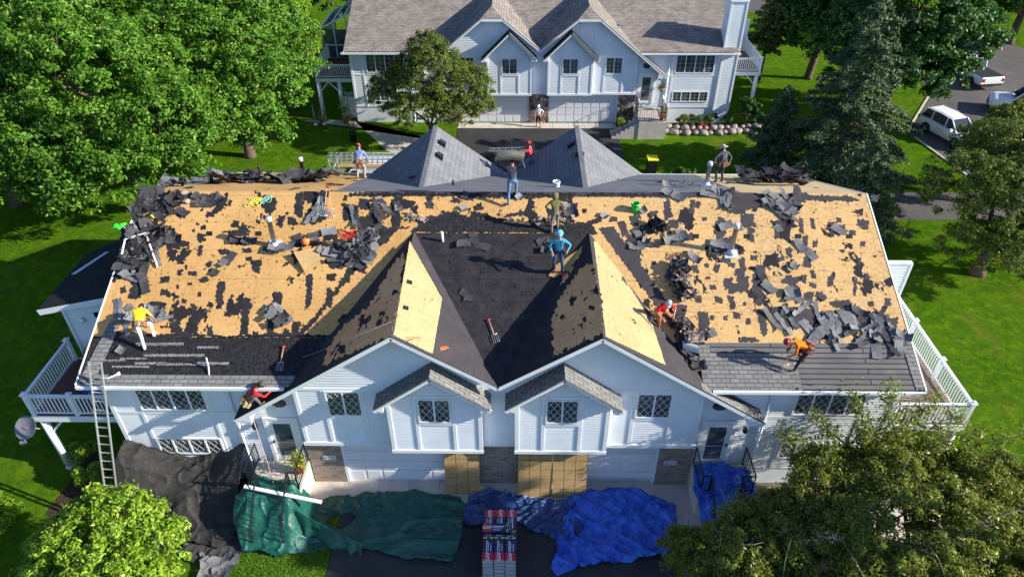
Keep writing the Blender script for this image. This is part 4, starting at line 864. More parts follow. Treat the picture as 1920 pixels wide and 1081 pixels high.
# ---------------------------------------------------------------- ladder at the left eave
def ladder(label, p, q, w=.42, rungs=14, name='ladder', m=m_alu, up=(0, -1, 0)):
    p, q = Vector(p), Vector(q); d = (q-p).normalized(); r = d.cross(Vector(up)).normalized(); L = (q-p).length; c = (p+q)/2
    D = thing(name, label, 'ladder', p)
    for s in (-1, 1): b = MB(); b.bar(p+r*s*w/2, q+r*s*w/2, .032, .075, up=up); b.build('rail', m, D)
    for i in range(rungs): a = p+d*(L*(i+.6)/rungs); b = MB(); b.bar(a-r*w/2, a+r*w/2, .032, .032); b.build('rung', m, D)
    return D
ladder('aluminium extension ladder leaning on the left eave above the deck', (-13.35, -2.15, .05), (-12.83, -.18, 6.15), .40, 20)
b = MB(); b.bar((-13.1, -1.75, .1), (-12.95, -1.35, 2.2), .06, .03); 
# satellite dish
DS = thing('satellite_dish', 'round grey satellite dish on a post below the left deck', 'satellite dish', (-16.7, .1, 0)); dc = Vector((-16.75, .25, 2.55)); ax = Vector((-.15, -.75, .75)).normalized()
b = MB(); b.lathe(dc, [(.05, -.02), (.2, .01), (.34, .06), (.41, .10), (.43, .105), (.40, .09), (.2, .03), (.02, .01)], 24, axis=ax); b.build('reflector', plain('dish_grey', (.16, .165, .19), .45), DS)
b = MB(); b.tube([(-16.5, .42, 2.3), dc-ax*.03], .025); b.tube([dc+Vector((0, 0, -.3)), dc+Vector((.0, -.45, -.25))], .015); b.box(tuple(dc+Vector((-.09, -.52, -.3))), tuple(dc+Vector((.09, -.42, -.2)))); b.build('feed_arm', m_alu, DS)
text_mesh('dish', .16, plain('dish_print', (.32, .20, .24), .5), DS, dc+ax*.06, ax.to_track_quat('Z', 'Y'), .002)
# blue table on the left deck
TB = thing('patio_table', 'round blue patio table on the left deck', 'table', (-14.55, 1.55, 2.95)); mb_ = plain('table_blue', (.025, .09, .42), .35, .5)
b = MB(); b.lathe((-14.55, 1.55, 3.62), [(.02, 0), (.60, 0), (.62, .03), (.60, .045), (.02, .04)], 28); b.build('table_top', mb_, TB)
for k in range(4): a = math.pi*(k+.5)/2; b = MB(); b.tube([(-14.55+.3*math.cos(a), 1.55+.3*math.sin(a), 3.63), (-14.55+.42*math.cos(a), 1.55+.42*math.sin(a), 2.96)], .022); b.build('leg', m_white, TB)
b = MB(); b.lathe((-14.45, 1.5, 3.665), [(.06, 0), (.08, .1)], 10); tag(b.build('bowl', plain('bowl_dark', (.05, .07, .09))), 'small dark bowl on the blue patio table', 'bowl')
# planter shelf by the sunroom door
SH = thing('plant_stand', 'tiered wooden plant stand with flower boxes by the sunroom wall', 'plant stand', (-14.9, 3.1, 2.95))
for i in range(3): b = MB(); b.box((-15.5, 2.75+i*.18, 3.15+i*.28), (-14.2, 2.95+i*.18, 3.3+i*.28)); b.build('flower_box', plain('box_brown%d' % i, (.10, .05, .03)), SH)
b = MB(); b.box((-15.55, 2.7, 2.95), (-15.5, 3.3, 3.9)); b.box((-14.2, 2.7, 2.95), (-14.15, 3.3, 3.9)); b.build('side_board', m_wood, SH)
# ---------------------------------------------------------------- buckets, bin, forks
def bucket(p, r, h, m, label, tilt=0, name='bucket'):
    D = thing(name, label, 'bucket', p); b = MB(); b.lathe(p, [(r*.84, 0), (r*.9, h*.5), (r, h*.86), (r*1.06, h*.87), (r*1.06, h*.93), (r, h*.94), (r, h), (r*.93, h), (r*.80, .02), (.01, .02)], 20); b.build('shell', m, D)
    b = MB(); pts = [Vector(p)+Vector((r*1.05*math.cos(a), -.02-r*.9*math.sin(a)*.8, h*.9-.12*math.sin(a))) for a in [math.pi*i/10 for i in range(11)]]; b.tube(pts, .004, 4); b.build('handle', m_alu, D); return D
bucket(on_main(1190, 395)+Vector((0, 0, -.05)), .155, .38, plain('bucket_green', (.01, .42, .06), .4, .5), 'bright green plastic bucket near the ridge')
bucket(on_rear(1043, 350)+Vector((0, 0, -.05)), .15, .30, plain('bucket_white', (.75, .78, .8), .4), 'white plastic bucket on the grey shingles behind the ridge')
bp_ = Vector((9.1, 24.4, 0)); BN = thing('wheelie_bin', 'black wheeled bin with yellow lid on the lawn', 'bin', bp_); b = MB()
prof = [(-.26, -.3), (.26, -.3), (.26, .3), (-.26, .3)]; b.v = []; 
b.face([bp_+Vector((x, y, .06)) for x, y in prof][::-1]); top = [bp_+Vector((x*1.22, y*1.18, .98)) for x, y in prof]; bot = [bp_+Vector((x, y, .06)) for x, y in prof]
for i in range(4): b.face([bot[i], bot[(i+1) % 4], top[(i+1) % 4], top[i]])
b.build('body', m_black, BN); b = MB(); b.slab([t+Vector((0, 0, .06)) for t in [bp_+Vector((x*1.3, y*1.25, .99)) for x, y in prof]], .06, n=(0, 0, 1)); b.bar(bp_+Vector((-.3, .4, 1.0)), bp_+Vector((.3, .4, 1.0)), .04); b.build('lid', plain('lid_yellow', (.85, .72, .02), .4), BN)
for s in (-1, 1): b = MB(); b.lathe(bp_+Vector((s*.27, .3, .1)), [(.1, -.025), (.1, .025)], 12, axis=Vector((1, 0, 0))); b.build('wheel', m_black, BN)
m_red = plain('tool_red', (.50, .02, .03), .4)
def fork(p, q, label, n, flat=True):
    """shingle fork: head at q, handle grip at p (both on the roof)"""
    p, q, n = Vector(p), Vector(q), Vector(n).normalized(); p += n*.06; q += n*.05; d = (q-p).normalized(); r = d.cross(n); D = thing('shingle_fork', label, 'fork', p)
    b = MB(); b.tube([p, q-d*.32], .016, 6); b.build('shaft', m_wood2, D)
    b = MB(); b.tube([p-r*.06, p+r*.06], .018, 6); b.tube([p-r*.06, p+d*.10], .012, 6); b.tube([p+r*.06, p+d*.10], .012, 6); b.build('grip', m_red, D)
    b = MB(); b.tube([q-d*.32-r*.1, q-d*.32+r*.1], .012, 5)
    for i in range(4): a = -.1+i*.2/3; b.tube([q-d*.32+r*a, q-d*.06+r*a, q+r*a+n*.01], [.010, .009, .004], 5)
    b.build('tines', m_alu, D); return D
m_wood2 = plain('handle_wood', (.55, .33, .22), .5)
nmid = Vector((0, -KC, 1))
fork(on_mid(916, 600), on_mid(932, 643), 'garden fork with red grip lying on the dark felt between the gables', nmid)
fork(on_main(533, 650), on_main(524, 697), 'garden fork with red grip lying in the gable shadow on the left slope', nM)
# fan of forks stuck at upper left
for k, (a, c) in enumerate((((617, 358), (607, 408)), ((621, 359), (616, 408)), ((620, 360), (624, 409)))):
    fork(on_main(*a)+nM*.25, on_main(*c), 'long-handled roofing fork ' + ('leftmost', 'middle one', 'rightmost')[k] + ' of the three lying together near the ridge', nM)
# leaf blower, hoses and cords
def coil(name, label, cat, c, r, turns, m, n, rad=.012, squash=1., jitter=.75, seed=1, parent=None):
    rr = random.Random(seed); c, n = Vector(c), Vector(n).normalized(); u = Vector((1, 0, 0)); v = n.cross(u).normalized(); pts = []
    for i in range(turns*14):
        a = 2*math.pi*i/14; k = r*(1+jitter*math.sin(i*.37+seed)*rr.uniform(.6, 1)); pts.append(c+u*k*math.cos(a*.93)+v*k*squash*math.sin(a*1.06+.4*math.sin(a*.21))+n*(.02+.05*rr.random()))
    b = MB(); b.tube(pts, rad, 5); return tag(b.build(name, m), label, cat)
coil('air_hose', 'tangled red air hose on torn felt left of the left gable', 'hose', on_main(657, 440), .28, 7, m_red, nM, squash=.55, seed=2)
m_cord = plain('cord_yellow', (.75, .70, .08), .5); m_org = plain('orange', (.85, .22, .05), .5)
coil('extension_cord', 'coiled yellow cord near the left ridge', 'cord', on_main(476, 380), .2, 6, m_cord, nM, squash=.7, seed=4)
coil('rope', 'coil of pale green rope beside the yellow cord near the ridge', 'rope', on_main(500, 375), .14, 5, plain('rope_green', (.25, .5, .4)), nM, seed=5)
coil('rope', 'orange safety rope coil on the rake of the left gable', 'rope', on_gable(831, 655, -3.19, 1), .15, 4, m_org, n1, seed=6, squash=.5)
coil('rope', 'thin brown rope loosely coiled above the left gable window', 'rope', on_gable(760, 640, -3.19, 1), .3, 2, plain('rope_brown', (.35, .2, .12)), n1, rad=.008, seed=7, squash=.4)
LBp = on_main(575, 457)+nM*.12; LB = thing('leaf_blower', 'orange leaf blower with black nozzle on the left slope', 'leaf blower', LBp)
b = MB(); b.lathe(LBp+Vector((.0, 0, -.1)), [(.08, 0), (.15, .05), (.16, .18), (.10, .26), (.02, .28)], 12); b.build('motor_housing', m_org, LB); b = MB(); b.tube([LBp+Vector((.1, 0, 0)), LBp+Vector((.45, -.03, .0)), LBp+Vector((.95, -.06, -.02))], [.06, .055, .075], 10); b.build('nozzle', m_black, LB); b = MB(); b.tube([LBp+Vector((-.1, 0, .14)), LBp+Vector((0, 0, .27)), LBp+Vector((.12, 0, .14))], .02, 6); b.build('handle', m_black, LB)
# loose OSB offcut
def loose_sheet(pts, fn, n, lift, m, name, label, cat, group=None, t=.012):
    P = [fn(*p)+Vector(n).normalized()*lf for p, lf in zip(pts, lift)]; a = Vector()
    for i in range(len(P)): a += P[i].cross(P[(i+1) % len(P)])
    if a.z < 0: P = P[::-1]; a = -a
    b = MB(); b.slab(P, t, n=a.normalized()); return tag(b.build(name, m), label, cat, group)
loose_sheet([(554, 480), (597, 466), (604, 495), (573, 513)], on_main, nM, (.25, .12, .05, .1), m_ply, 'wood_offcut', 'square OSB offcut lying tilted below the left vent pipe', 'wood sheet')
loose_sheet([(1028, 518), (1042, 498), (1096, 462), (1076, 500), (1040, 522)], on_mid, nmid, (.05, .05, .08, .08, .05), m_ply, 'wood_offcut', 'narrow plywood offcut under the feet of the blue hooded worker', 'wood sheet')
# metal frame, broom and gutter piece at the upper left edge
FR = thing('metal_frame', 'bent white metal frame lying on dark shingle scraps by the left edge', 'metal frame', on_main(270, 470))
for a, c in (((242, 457), (280, 445)), ((280, 445), (297, 502)), ((242, 457), (236, 485))): b = MB(); b.bar(on_main(*a)+nM*.3, on_main(*c)+nM*(.3 if c != (297, 502) else .06), .05, .03); b.build('edge_strip', m_white, FR)
b = MB(); b.bar(on_main(238, 432)+nM*.35, on_main(268, 466)+nM*.2, .05, .05); tag(b.build('gutter_piece', m_alu), 'shiny length of metal edging sticking out over the left edge', 'edging')
b = MB(); b.bar(on_main(258, 425)+nM*.3, on_main(272, 466)+nM*.15, .10, .02); tag(b.build('batten', m_shold), 'grey plank of old shingle standing by the metal frame', 'plank')
b = MB(); b.tube([on_main(268, 400)+nM*.1, on_main(282, 405)+nM*.1, on_main(291, 411)+nM*.12], .03, 6); tag(b.build('level_tool', plain('tool_yellow', (.85, .6, .04), .4)), 'yellow tool handle lying on the dark felt near the left corner', 'tool')
# small green shrub tip poking up is a harness bag
coil('harness', 'bright green harness hanging over the left roof edge', 'harness', on_main(236, 428)+Vector((-.25, 0, .05)), .13, 5, plain('neon_green', (.05, .75, .05), .5), (0, 0, 1), rad=.03, seed=9)
coil('harness', 'black safety harness lying on the ridge of the right rear gable', 'harness', on_rgable(1082, 290, 3.3, -1), .22, 5, m_black, (-RS, 0, 1), rad=.03, seed=10, squash=.5)
coil('harness', 'dark harness and belt at the foot of the right rear gable', 'harness', on_rear(1105, 331), .28, 4, plain('strap_brown', (.12, .05, .05)), (0, SL, 1), rad=.035, seed=12, squash=.5)
coil('glove_pair', 'dark red gloves lying on the left rear gable', 'gloves', on_rgable(776, 333, -3.3, -1), .12, 3, plain('glove_red', (.2, .03, .04)), (-RS, 0, 1), rad=.04, seed=13, squash=.5)
b = MB(); b.tube([on_main(190, 711)+nM*.1, on_main(207, 711)+nM*.12, on_main(222, 705)+nM*.14, on_main(228, 703)+nM*.16], [.03, .03, .035, .06], 8); tag(b.build('downspout_piece', m_white), 'white length of pipe lying on the starter course by the ladder', 'pipe')
b = MB(); b.tube([on_main(392, 703), on_main(393, 690)+nM*.1, on_main(394, 678)+nM*.35], .03, 8); tag(b.build('flue_pipe', m_galv), 'thin grey bent pipe standing on the dark residue strip above the eave', 'pipe')
b = MB(); b.tube([on_gable(484, 716, -3.19, -1)+Vector((.2, 0, .5)), on_gable(600, 665, -3.19, -1)+Vector((0, 0, .15)), on_gable(735, 608, -3.19, -1)+Vector((0, 0, .12))], .008, 5); tag(b.build('safety_rope', plain('rope_grey', (.3, .28, .26))), 'thin safety rope from the red-shirted worker up to the gable ridge', 'rope')
b = MB(); b.tube([(-8.05, -.72, 4.2), (-7.95, -.9, 2.2), (-7.75, -1.35, .9)], .010, 5); tag(b.build('safety_rope', plain('rope_tan', (.6, .42, .32))), 'tan rope hanging from the entry roof down to the green tarp', 'rope')
# ---------------------------------------------------------------- vegetation
def leafmat(name, dark, light, accent=None, acc=0., rough=.45, trans=.25):
    m = bpy.data.materials.new(name); m.use_nodes = True; t = m.node_tree; b = t.nodes['Principled BSDF']; out = t.nodes['Material Output']
    at = N(t, 'ShaderNodeAttribute', attribute_name='leaf'); sp = N(t, 'ShaderNodeSeparateColor'); t.links.new(at.outputs['Color'], sp.inputs[0])
    c = mixc(t, sp.outputs[0], dark, light)
    if accent: c = mixc(t, ramp(t, sp.outputs[1], [(1-acc-.02, (0, 0, 0)), (1-acc+.02, (1, 1, 1))]), c, accent)
    t.links.new(c, b.inputs['Base Color']); b.inputs['Roughness'].default_value = rough; b.inputs['Specular IOR Level'].default_value = .25
    tr = N(t, 'ShaderNodeBsdfTranslucent'); t.links.new(c, tr.inputs[0]); mx = N(t, 'ShaderNodeMixShader'); mx.inputs[0].default_value = trans
    t.links.new(b.outputs[0], mx.inputs[1]); t.links.new(tr.outputs[0], mx.inputs[2]); t.links.new(mx.outputs[0], out.inputs[0]); return m
m_bark = mat('bark', (.12, .09, .07), .9, .1, var=(5, .35), bump=(9, 1., .05)); m_barkl = mat('bark_grey', (.22, .19, .16), .9, .1, var=(5, .3))
def leaves_mesh(name, C_, D_, size, m, rng, shade=None, aspect=.5, fold=.25):
    """C_ leaf centres, D_ outward directions; every leaf is a folded four-sided blade"""
    n = len(C_); d = D_+rng.normal(0, .55, (n, 3)); d /= np.linalg.norm(d, axis=1)[:, None]
    a = rng.normal(0, 1, (n, 3)); a -= (a*d).sum(1)[:, None]*d; a /= np.linalg.norm(a, axis=1)[:, None]; w = np.cross(d, a)
    s = size*rng.uniform(.65, 1.3, n)[:, None]
    V = np.stack([C_-a*s, C_+w*s*aspect+d*s*fold, C_+a*s*1.1-d*s*.15, C_-w*s*aspect+d*s*fold], 1).reshape(-1, 3)
    me = bpy.data.meshes.new(name); me.vertices.add(4*n); me.vertices.foreach_set('co', V.ravel().astype(np.float32)); me.loops.add(4*n); me.loops.foreach_set('vertex_index', np.arange(4*n, dtype=np.int32))
    me.polygons.add(n); me.polygons.foreach_set('loop_start', np.arange(0, 4*n, 4, dtype=np.int32)); me.polygons.foreach_set('loop_total', np.full(n, 4, np.int32)); me.update(); me.validate()
    at = me.color_attributes.new('leaf', 'FLOAT_COLOR', 'POINT'); col = np.ones((n, 4)); col[:, 0] = np.clip(rng.normal(.5, .25, n)+(shade if shade is not None else 0), 0, 1); col[:, 1] = rng.uniform(0, 1, n); at.data.foreach_set('color', np.repeat(col, 4, 0).ravel().astype(np.float32))
    me.materials.append(m); o = bpy.data.objects.new(name, me); COL.objects.link(o); return o
def limb(b, p, q, r0, r1, rr, segs=5, wob=.12):
    pts = []; L = (q-p).length; 
    for i in range(segs+1):
        t = i/segs; w = math.sin(math.pi*t)*wob*L; pts.append(p.lerp(q, t)+Vector((rr.uniform(-w, w), rr.uniform(-w, w), rr.uniform(-w, w)*.4)))
    b.tube(pts, [r0+(r1-r0)*i/segs for i in range(segs+1)], 7); return pts
def broadleaf(name, label, cat, base, h, lobes, nl, size, m, seed, trunk_r=.25, trunk_h=None, bark=None, group=None, clump=.55, twigs=0, aspect=.5, sub=1.0, droop=0.):
    """lobes: (dx, dy, z, rx, ry, rz); clumps of leaves spread over and through every lobe"""
    rng = np.random.default_rng(seed); rr = random.Random(seed); base = Vector(base); Tr = thing(name, label, cat, base, group); bark = bark or m_bark
    th = trunk_h or h*.35; b = MB(); top = base+Vector((rr.uniform(-.2, .2), rr.uniform(-.2, .2), th)); b.tube([base-Vector((0, 0, .1)), base+Vector((0, 0, .25)), base.lerp(top, .5), top], [trunk_r*1.5, trunk_r*1.1, trunk_r, trunk_r*.8], 10)
    Cs = []; Ds = []; Sh = []; tot = sum(l[3]*l[4]+l[4]*l[5]+l[3]*l[5] for l in lobes)
    for (dx, dy, z, rx, ry, rz) in lobes:
        c = np.array([base.x+dx, base.y+dy, base.z+z]); k = max(8, int(nl*(rx*ry+ry*rz+rx*rz)/tot)); nc = max(10, int((rx*ry+ry*rz+rx*rz)*3.2/clump*sub))
        cv = Vector(c); lp = limb(b, top, cv, trunk_r*.55, trunk_r*.12, rr)
        for _ in range(4):
            e = rng.normal(0, 1, 3); e /= np.linalg.norm(e); limb(b, lp[3], Vector(c+e*np.array([rx, ry, rz])*.85), trunk_r*.2, .012, rr, 4)
        e = rng.normal(0, 1, (nc, 3)); e /= np.linalg.norm(e, axis=1)[:, None]; e[:, 2] = np.where(e[:, 2] < -.55, -e[:, 2], e[:, 2])
        rad = rng.uniform(.55, 1.0, nc)**.6; rad += rng.normal(0, .06, nc)
        cc = c+e*rad[:, None]*np.array([rx, ry, rz]); cs = clump*rng.uniform(.55, 1.35, nc); csh = rng.normal(0, .12, nc)
        idx = rng.integers(0, nc, k); off = rng.normal(0, 1, (k, 3)); off /= np.linalg.norm(off, axis=1)[:, None]; off *= (rng.uniform(0, 1, (k, 1))**.5); off *= np.array([1, 1, .55])
        off[:, 2] -= .35*(off[:, 0]**2+off[:, 1]**2)*(1+droop)
        p = cc[idx]+off*cs[idx][:, None]; Cs.append(p); dd = off*.9+e[idx]*.5+np.array([0, 0, .7]); Ds.append(dd/np.linalg.norm(dd, axis=1)[:, None]); Sh.append(csh[idx])
    b.build('trunk', bark, Tr)
    if twigs:
        tb = MB(); allc = np.concatenate(Cs)
        for i in rng.integers(0, len(allc), twigs): p = Vector(allc[i]); q = p+Vector(rng.normal(0, .5, 3)); tb.tube([p, p.lerp(q, .5)+Vector(rng.normal(0, .06, 3)), q], [.014, .01, .004], 4)
        tb.build('twigs', m_barkl, Tr)
    o = leaves_mesh('crown', np.concatenate(Cs), np.concatenate(Ds), size, m, rng, np.concatenate(Sh), aspect); put(o, Tr); return Tr
def spruce(name, label, base, h, r, nl, m, seed, group=None, bare=.08, size=.11, cat='tree', bark=None):
    rng = np.random.default_rng(seed); rr = random.Random(seed); base = Vector(base); Tr = thing(name, label, cat, base, group); b = MB()
    b.tube([base, base+Vector((0, 0, h*.5)), base+Vector((rr.uniform(-.2, .2), 0, h))], [r*.07, r*.045, .02], 8); Cs = []; Ds = []
    z = h*bare; nb = []
    while z < h*.98:
        k = rr.randint(5, 7); R_ = r*(1-(z/h))**.75*rr.uniform(.75, 1.1)+.15
        for j in range(k):
            a = 2*math.pi*(j+rr.random()*.8)/k; L = R_*rr.uniform(.65, 1.12); nb.append((z+rr.uniform(-.2, .2), a, L))
        z += h*.045*rr.uniform(.8, 1.3)
    tot = sum(x[2] for x in nb)
    for (z, a, L) in nb:
        n = max(6, int(nl*L/tot)); d = np.array([math.cos(a), math.sin(a), 0]); p0 = np.array([base.x, base.y, base.z+z]); b.tube([tuple(p0), tuple(p0+d*L*.5+np.array([0, 0, .02*L])), tuple(p0+d*L+np.array([0, 0, -.08*L]))], [.045*L/3+.012, .02, .006], 5)
        t = rng.uniform(.12, 1, n)**.8; sidew = (1-t*.65)*L*.28; s = rng.normal(0, .55, n)*sidew; side = np.array([-d[1], d[0], 0])
        p = p0+d*(t*L)[:, None]+side*s[:, None]; p[:, 2] += -.10*L*t**2-.12*np.abs(s)+rng.normal(0, .07, n); Cs.append(p); dd = np.tile(np.array([0, 0, 1.]), (n, 1))+rng.normal(0, .35, (n, 3))+d*.4; Ds.append(dd/np.linalg.norm(dd, axis=1)[:, None])
    b.build('trunk', bark or m_bark, Tr); o = leaves_mesh('crown', np.concatenate(Cs), np.concatenate(Ds), size, m, rng, None, .34, .35); put(o, Tr); return Tr
m_lmaple = leafmat('maple_leaves', (.045, .14, .012), (.17, .36, .035), (.32, .48, .10), .08, trans=.42); m_lyel = leafmat('yellow_green_leaves', (.12, .25, .015), (.28, .42, .03), trans=.4)
m_lcrab = leafmat('crab_leaves', (.055, .11, .015), (.19, .26, .04), (.28, .20, .06), .08, trans=.38); m_lcrabn = leafmat('crab_leaves_near', (.07, .12, .014), (.30, .36, .055), (.36, .27, .06), .09, trans=.42, rough=.38)
m_lbright = leafmat('magnolia_leaves', (.09, .23, .015), (.38, .56, .05), (.50, .56, .10), .10, trans=.38, rough=.4)
m_lspruce = leafmat('spruce_needles', (.034, .078, .03), (.11, .18, .07), (.18, .15, .06), .05, trans=.05, rough=.6); m_lpine = leafmat('pine_needles', (.045, .08, .02), (.12, .17, .04), (.16, .11, .05), .10, trans=.05, rough=.6)
m_ldark = leafmat('dark_leaves', (.018, .07, .014), (.06, .165, .025), (.14, .27, .04), .07, trans=.3); m_lshrub = leafmat('shrub_leaves', (.03, .09, .015), (.09, .19, .03), trans=.2)
# big maples upper left
GT = 'large maples filling the left background'
broadleaf('maple_tree', 'big green maple with its trunk nearest the torn roof on the left lawn', 'tree', (-21.5, 19.3, 0), 13, [(0, 0, 8.0, 3.6, 3.6, 3.4), (3.2, -1, 6.2, 2.8, 2.6, 2.6), (-3.2, -1.5, 5.8, 3.0, 2.8, 2.8), (.8, -2.6, 4.2, 2.6, 1.9, 2.0), (-2.2, -3.0, 3.6, 2.4, 1.6, 1.8), (3.4, -1.8, 3.9, 2.0, 1.6, 1.6), (1, 3, 7.5, 3, 3, 3), (-1.2, -.5, 10.6, 2.4, 2.4, 2), (4.6, 2, 5.4, 2.4, 2.2, 2.0)], 84000, .105, m_lmaple, 21, .3, 3.4, group=GT)
broadleaf('maple_tree', 'broad green maple left of the rear duplex deck, reaching over the lawn', 'tree', (-17.5, 26.5, 0), 14, [(0, 0, 8, 4, 4, 3.6), (2.4, -2.4, 6.0, 3.0, 2.6, 2.6), (-3, -1, 6.4, 3.2, 3, 3), (2.4, 1.5, 7.0, 3, 3, 3), (.4, -3.8, 4.2, 3.0, 2.0, 2.2), (2.6, -3.6, 3.6, 1.9, 1.5, 1.6), (-2.6, -4, 4.2, 2.4, 2, 2), (0, 1, 11, 2.6, 2.6, 2)], 84000, .105, m_lmaple, 22, .32, 3.6, group=GT)
broadleaf('maple_tree', 'dense maple at the left picture edge beside the lawn', 'tree', (-29.5, 20, 0), 14, [(0, 0, 8.5, 4, 4, 3.8), (3.0, -2, 6.0, 3.0, 2.8, 2.8), (-2, -3, 6, 3.2, 3, 3), (2, 2.2, 8, 3, 3, 3), (4.2, -2.5, 4.0, 2.4, 1.8, 2.0), (1.0, -4.2, 3.8, 2.6, 1.8, 2.0), (-2, -5, 3.6, 2.6, 1.8, 2)], 70000, .11, m_lmaple, 23, .32, 3.2, group=GT)
broadleaf('maple_tree', 'tall maple in the upper left corner of the view', 'tree', (-33, 33, 0), 16, [(0, 0, 10, 5, 5, 4.6), (4, -2, 8, 4, 3.6, 3.6), (-3, -3, 8, 4, 4, 4)], 40000, .15, m_lmaple, 24, .4, 4, group=GT)
broadleaf('maple_tree', 'tall maple at the top edge behind the broad left maple', 'tree', (-23.5, 36, 0), 16, [(0, 0, 9.5, 4.6, 4.6, 4.6), (4, -1, 8, 3.6, 3.6, 3.4), (-3.6, -2, 8.5, 4, 4, 4)], 40000, .15, m_lmaple, 25, .4, 4, group=GT)
broadleaf('linden_tree', 'yellow-green tree behind the maples near the top edge', 'tree', (-16.6, 34.5, 0), 12, [(0, 0, 8, 2.6, 2.6, 3.4), (.8, -1.2, 5.6, 2.0, 2, 2.2)], 22000, .14, m_lyel, 26, .25, 3)
broadleaf('oak_tree', 'dark tree at the top edge left of the rear glazed sunroom', 'tree', (-19, 50, 0), 11, [(0, 0, 7, 3.4, 3.4, 3.6), (2.4, 0, 5, 2.4, 2.4, 2.4)], 12000, .18, m_ldark, 27, .3, 3)
# crabapple in the middle
broadleaf('crabapple_tree', 'small-leaved crabapple between the two duplexes over the left rear gable', 'tree', (-5.3, 28.6, 0), 7, [(0, 0, 4.7, 2.6, 2.2, 2.1), (-2.1, .3, 3.6, 2.2, 1.9, 1.6), (2.2, .2, 3.8, 2.1, 1.9, 1.7), (.0, -.3, 6.4, 1.3, 1.2, 1.4), (-1.0, -1.4, 2.9, 2.1, 1.5, 1.2), (1.5, -.9, 2.7, 1.8, 1.4, 1.1), (3.2, .3, 2.9, 1.2, 1.1, .9)], 60000, .068, m_lcrab, 31, .16, 1.3, clump=.36, twigs=140, aspect=.45)
# near crabapples lower right
broadleaf('crabapple_tree', 'large bronze-green crabapple in front of the right wing, lower right corner', 'tree', (11.8, -4.6, 0), 6.5, [(0, 0, 3.6, 2.6, 2.2, 1.5), (-2.4, .4, 2.9, 2.0, 1.6, 1.3), (2.7, .8, 3.2, 2.2, 1.8, 1.4), (.6, 1.9, 3.4, 2.2, 1.3, 1.3), (-1.6, 1.8, 3.2, 1.6, 1.1, 1.1), (3.4, 2.2, 3.2, 1.9, 1.2, 1.2), (-.4, -1.8, 3.2, 2.4, 1.6, 1.4), (3.2, -1.4, 2.8, 2.2, 1.7, 1.3), (5.0, .4, 2.6, 1.7, 1.5, 1.2), (-.6, 3.0, 2.8, 1.6, .9, .8), (1.8, 3.0, 3.0, 1.5, .8, .9)], 150000, .055, m_lcrabn, 41, .2, 1.2, clump=.32, twigs=260, aspect=.42, sub=1.3)
broadleaf('crabapple_tree', 'olive crabapple left of the large one, over the right driveway edge', 'tree', (7.3, -4.6, 0), 5, [(0, 0, 2.7, 1.7, 1.5, 1.3), (-1.3, .3, 2.1, 1.1, 1.1, .9), (1.2, .9, 2.7, 1.5, 1.3, 1.1), (.4, -1.2, 2.4, 1.7, 1.2, 1.1)], 44000, .055, m_lcrabn, 42, .14, 1.0, clump=.3, twigs=120, aspect=.42, sub=1.3)
br = thing('crabapple_tree', 'slender crabapple with reaching branches close to the right eave', 'tree', (12.6, -1.6, 0)); rng = np.random.default_rng(43); rr = random.Random(43); b = MB(); Cs = []; Ds = []
b.tube([(12.6, -1.6, 0), (12.5, -1.5, 1.6), (12.4, -1.5, 2.6)], [.12, .1, .08], 8)
for (x, y, z) in ((10.0, -1.0, 4.9), (11.1, -.9, 5.6), (12.2, -.8, 5.9), (13.0, -1.0, 5.0), (13.9, -.6, 5.1), (14.6, -.9, 4.7), (9.2, -1.2, 4.2), (12.6, -1.2, 4.6), (11.6, -1.3, 4.4), (15.2, -1.2, 4.3), (10.6, -1.6, 3.9), (16.6, -1.3, 4.4), (14.0, -1.6, 4.2), (15.9, -2.0, 3.7)):
    p = Vector((12.4, -1.5, 2.5)); q = Vector((x, y, z)); pts = limb(b, p, q, .05, .008, rr, 8, .06)
    for w in pts[3:]:
        n = rng.integers(60, 150); o_ = rng.normal(0, .17, (n, 3)); Cs.append(np.array(w)+o_); dd = o_+np.array([0, 0, .25]); Ds.append(dd/np.linalg.norm(dd, axis=1)[:, None])
b.build('trunk', m_barkl, br); put(leaves_mesh('crown', np.concatenate(Cs), np.concatenate(Ds), .065, m_lcrabn, rng, None, .42), br)
# right background trees
spruce('spruce_tree', 'tall blue-green spruce with a thin crown at the right, its grey trunk showing', (20.8, 24.4, 0), 11.4, 4.8, 60000, m_lspruce, 51, bark=m_barkl)
spruce('spruce_tree', 'short spruce with spreading branches just behind the right roof corner', (19.6, 18.0, 0), 5.6, 3.2, 30000, m_lspruce, 52, bare=.1)
spruce('pine_tree', 'slim loose pine beside the rear duplex screen wall', (20.3, 40.5, 0), 9.5, 2.6, 12000, m_lpine, 53, bare=.3, size=.14)
spruce('spruce_tree', 'dark spruce left of the tall thin one, behind the sunlit lawn', (17.4, 26.2, 0), 5.0, 2.5, 20000, m_lspruce, 55)
broadleaf('oak_tree', 'big dark-green oak at the upper right behind the spruces', 'tree', (28.0, 34.5, 0), 12, [(0, 0, 7.4, 4.2, 4, 3.6), (-3.4, -.5, 5.8, 3.0, 3, 2.8), (3.4, -.6, 5.8, 3.0, 2.8, 2.6), (0, -2.4, 4.6, 3.2, 2.2, 2.2), (2.4, -2.2, 3.6, 2.0, 1.6, 1.6), (.5, .5, 10, 2.8, 2.8, 2.0), (-3.4, -2.2, 3.8, 2.6, 2, 2.0)], 80000, .125, m_ldark, 61, .35, 2.6)
broadleaf('oak_tree', 'dark tree at the top edge between the pine and the big oak', 'tree', (24.5, 41, 0), 12, [(0, 0, 7, 3.6, 3.2, 3.8), (-1.5, -1.2, 4.8, 2.8, 2.2, 2.6), (2, -1, 5, 2.6, 2.4, 2.6)], 26000, .17, m_ldark, 62, .3, 3)
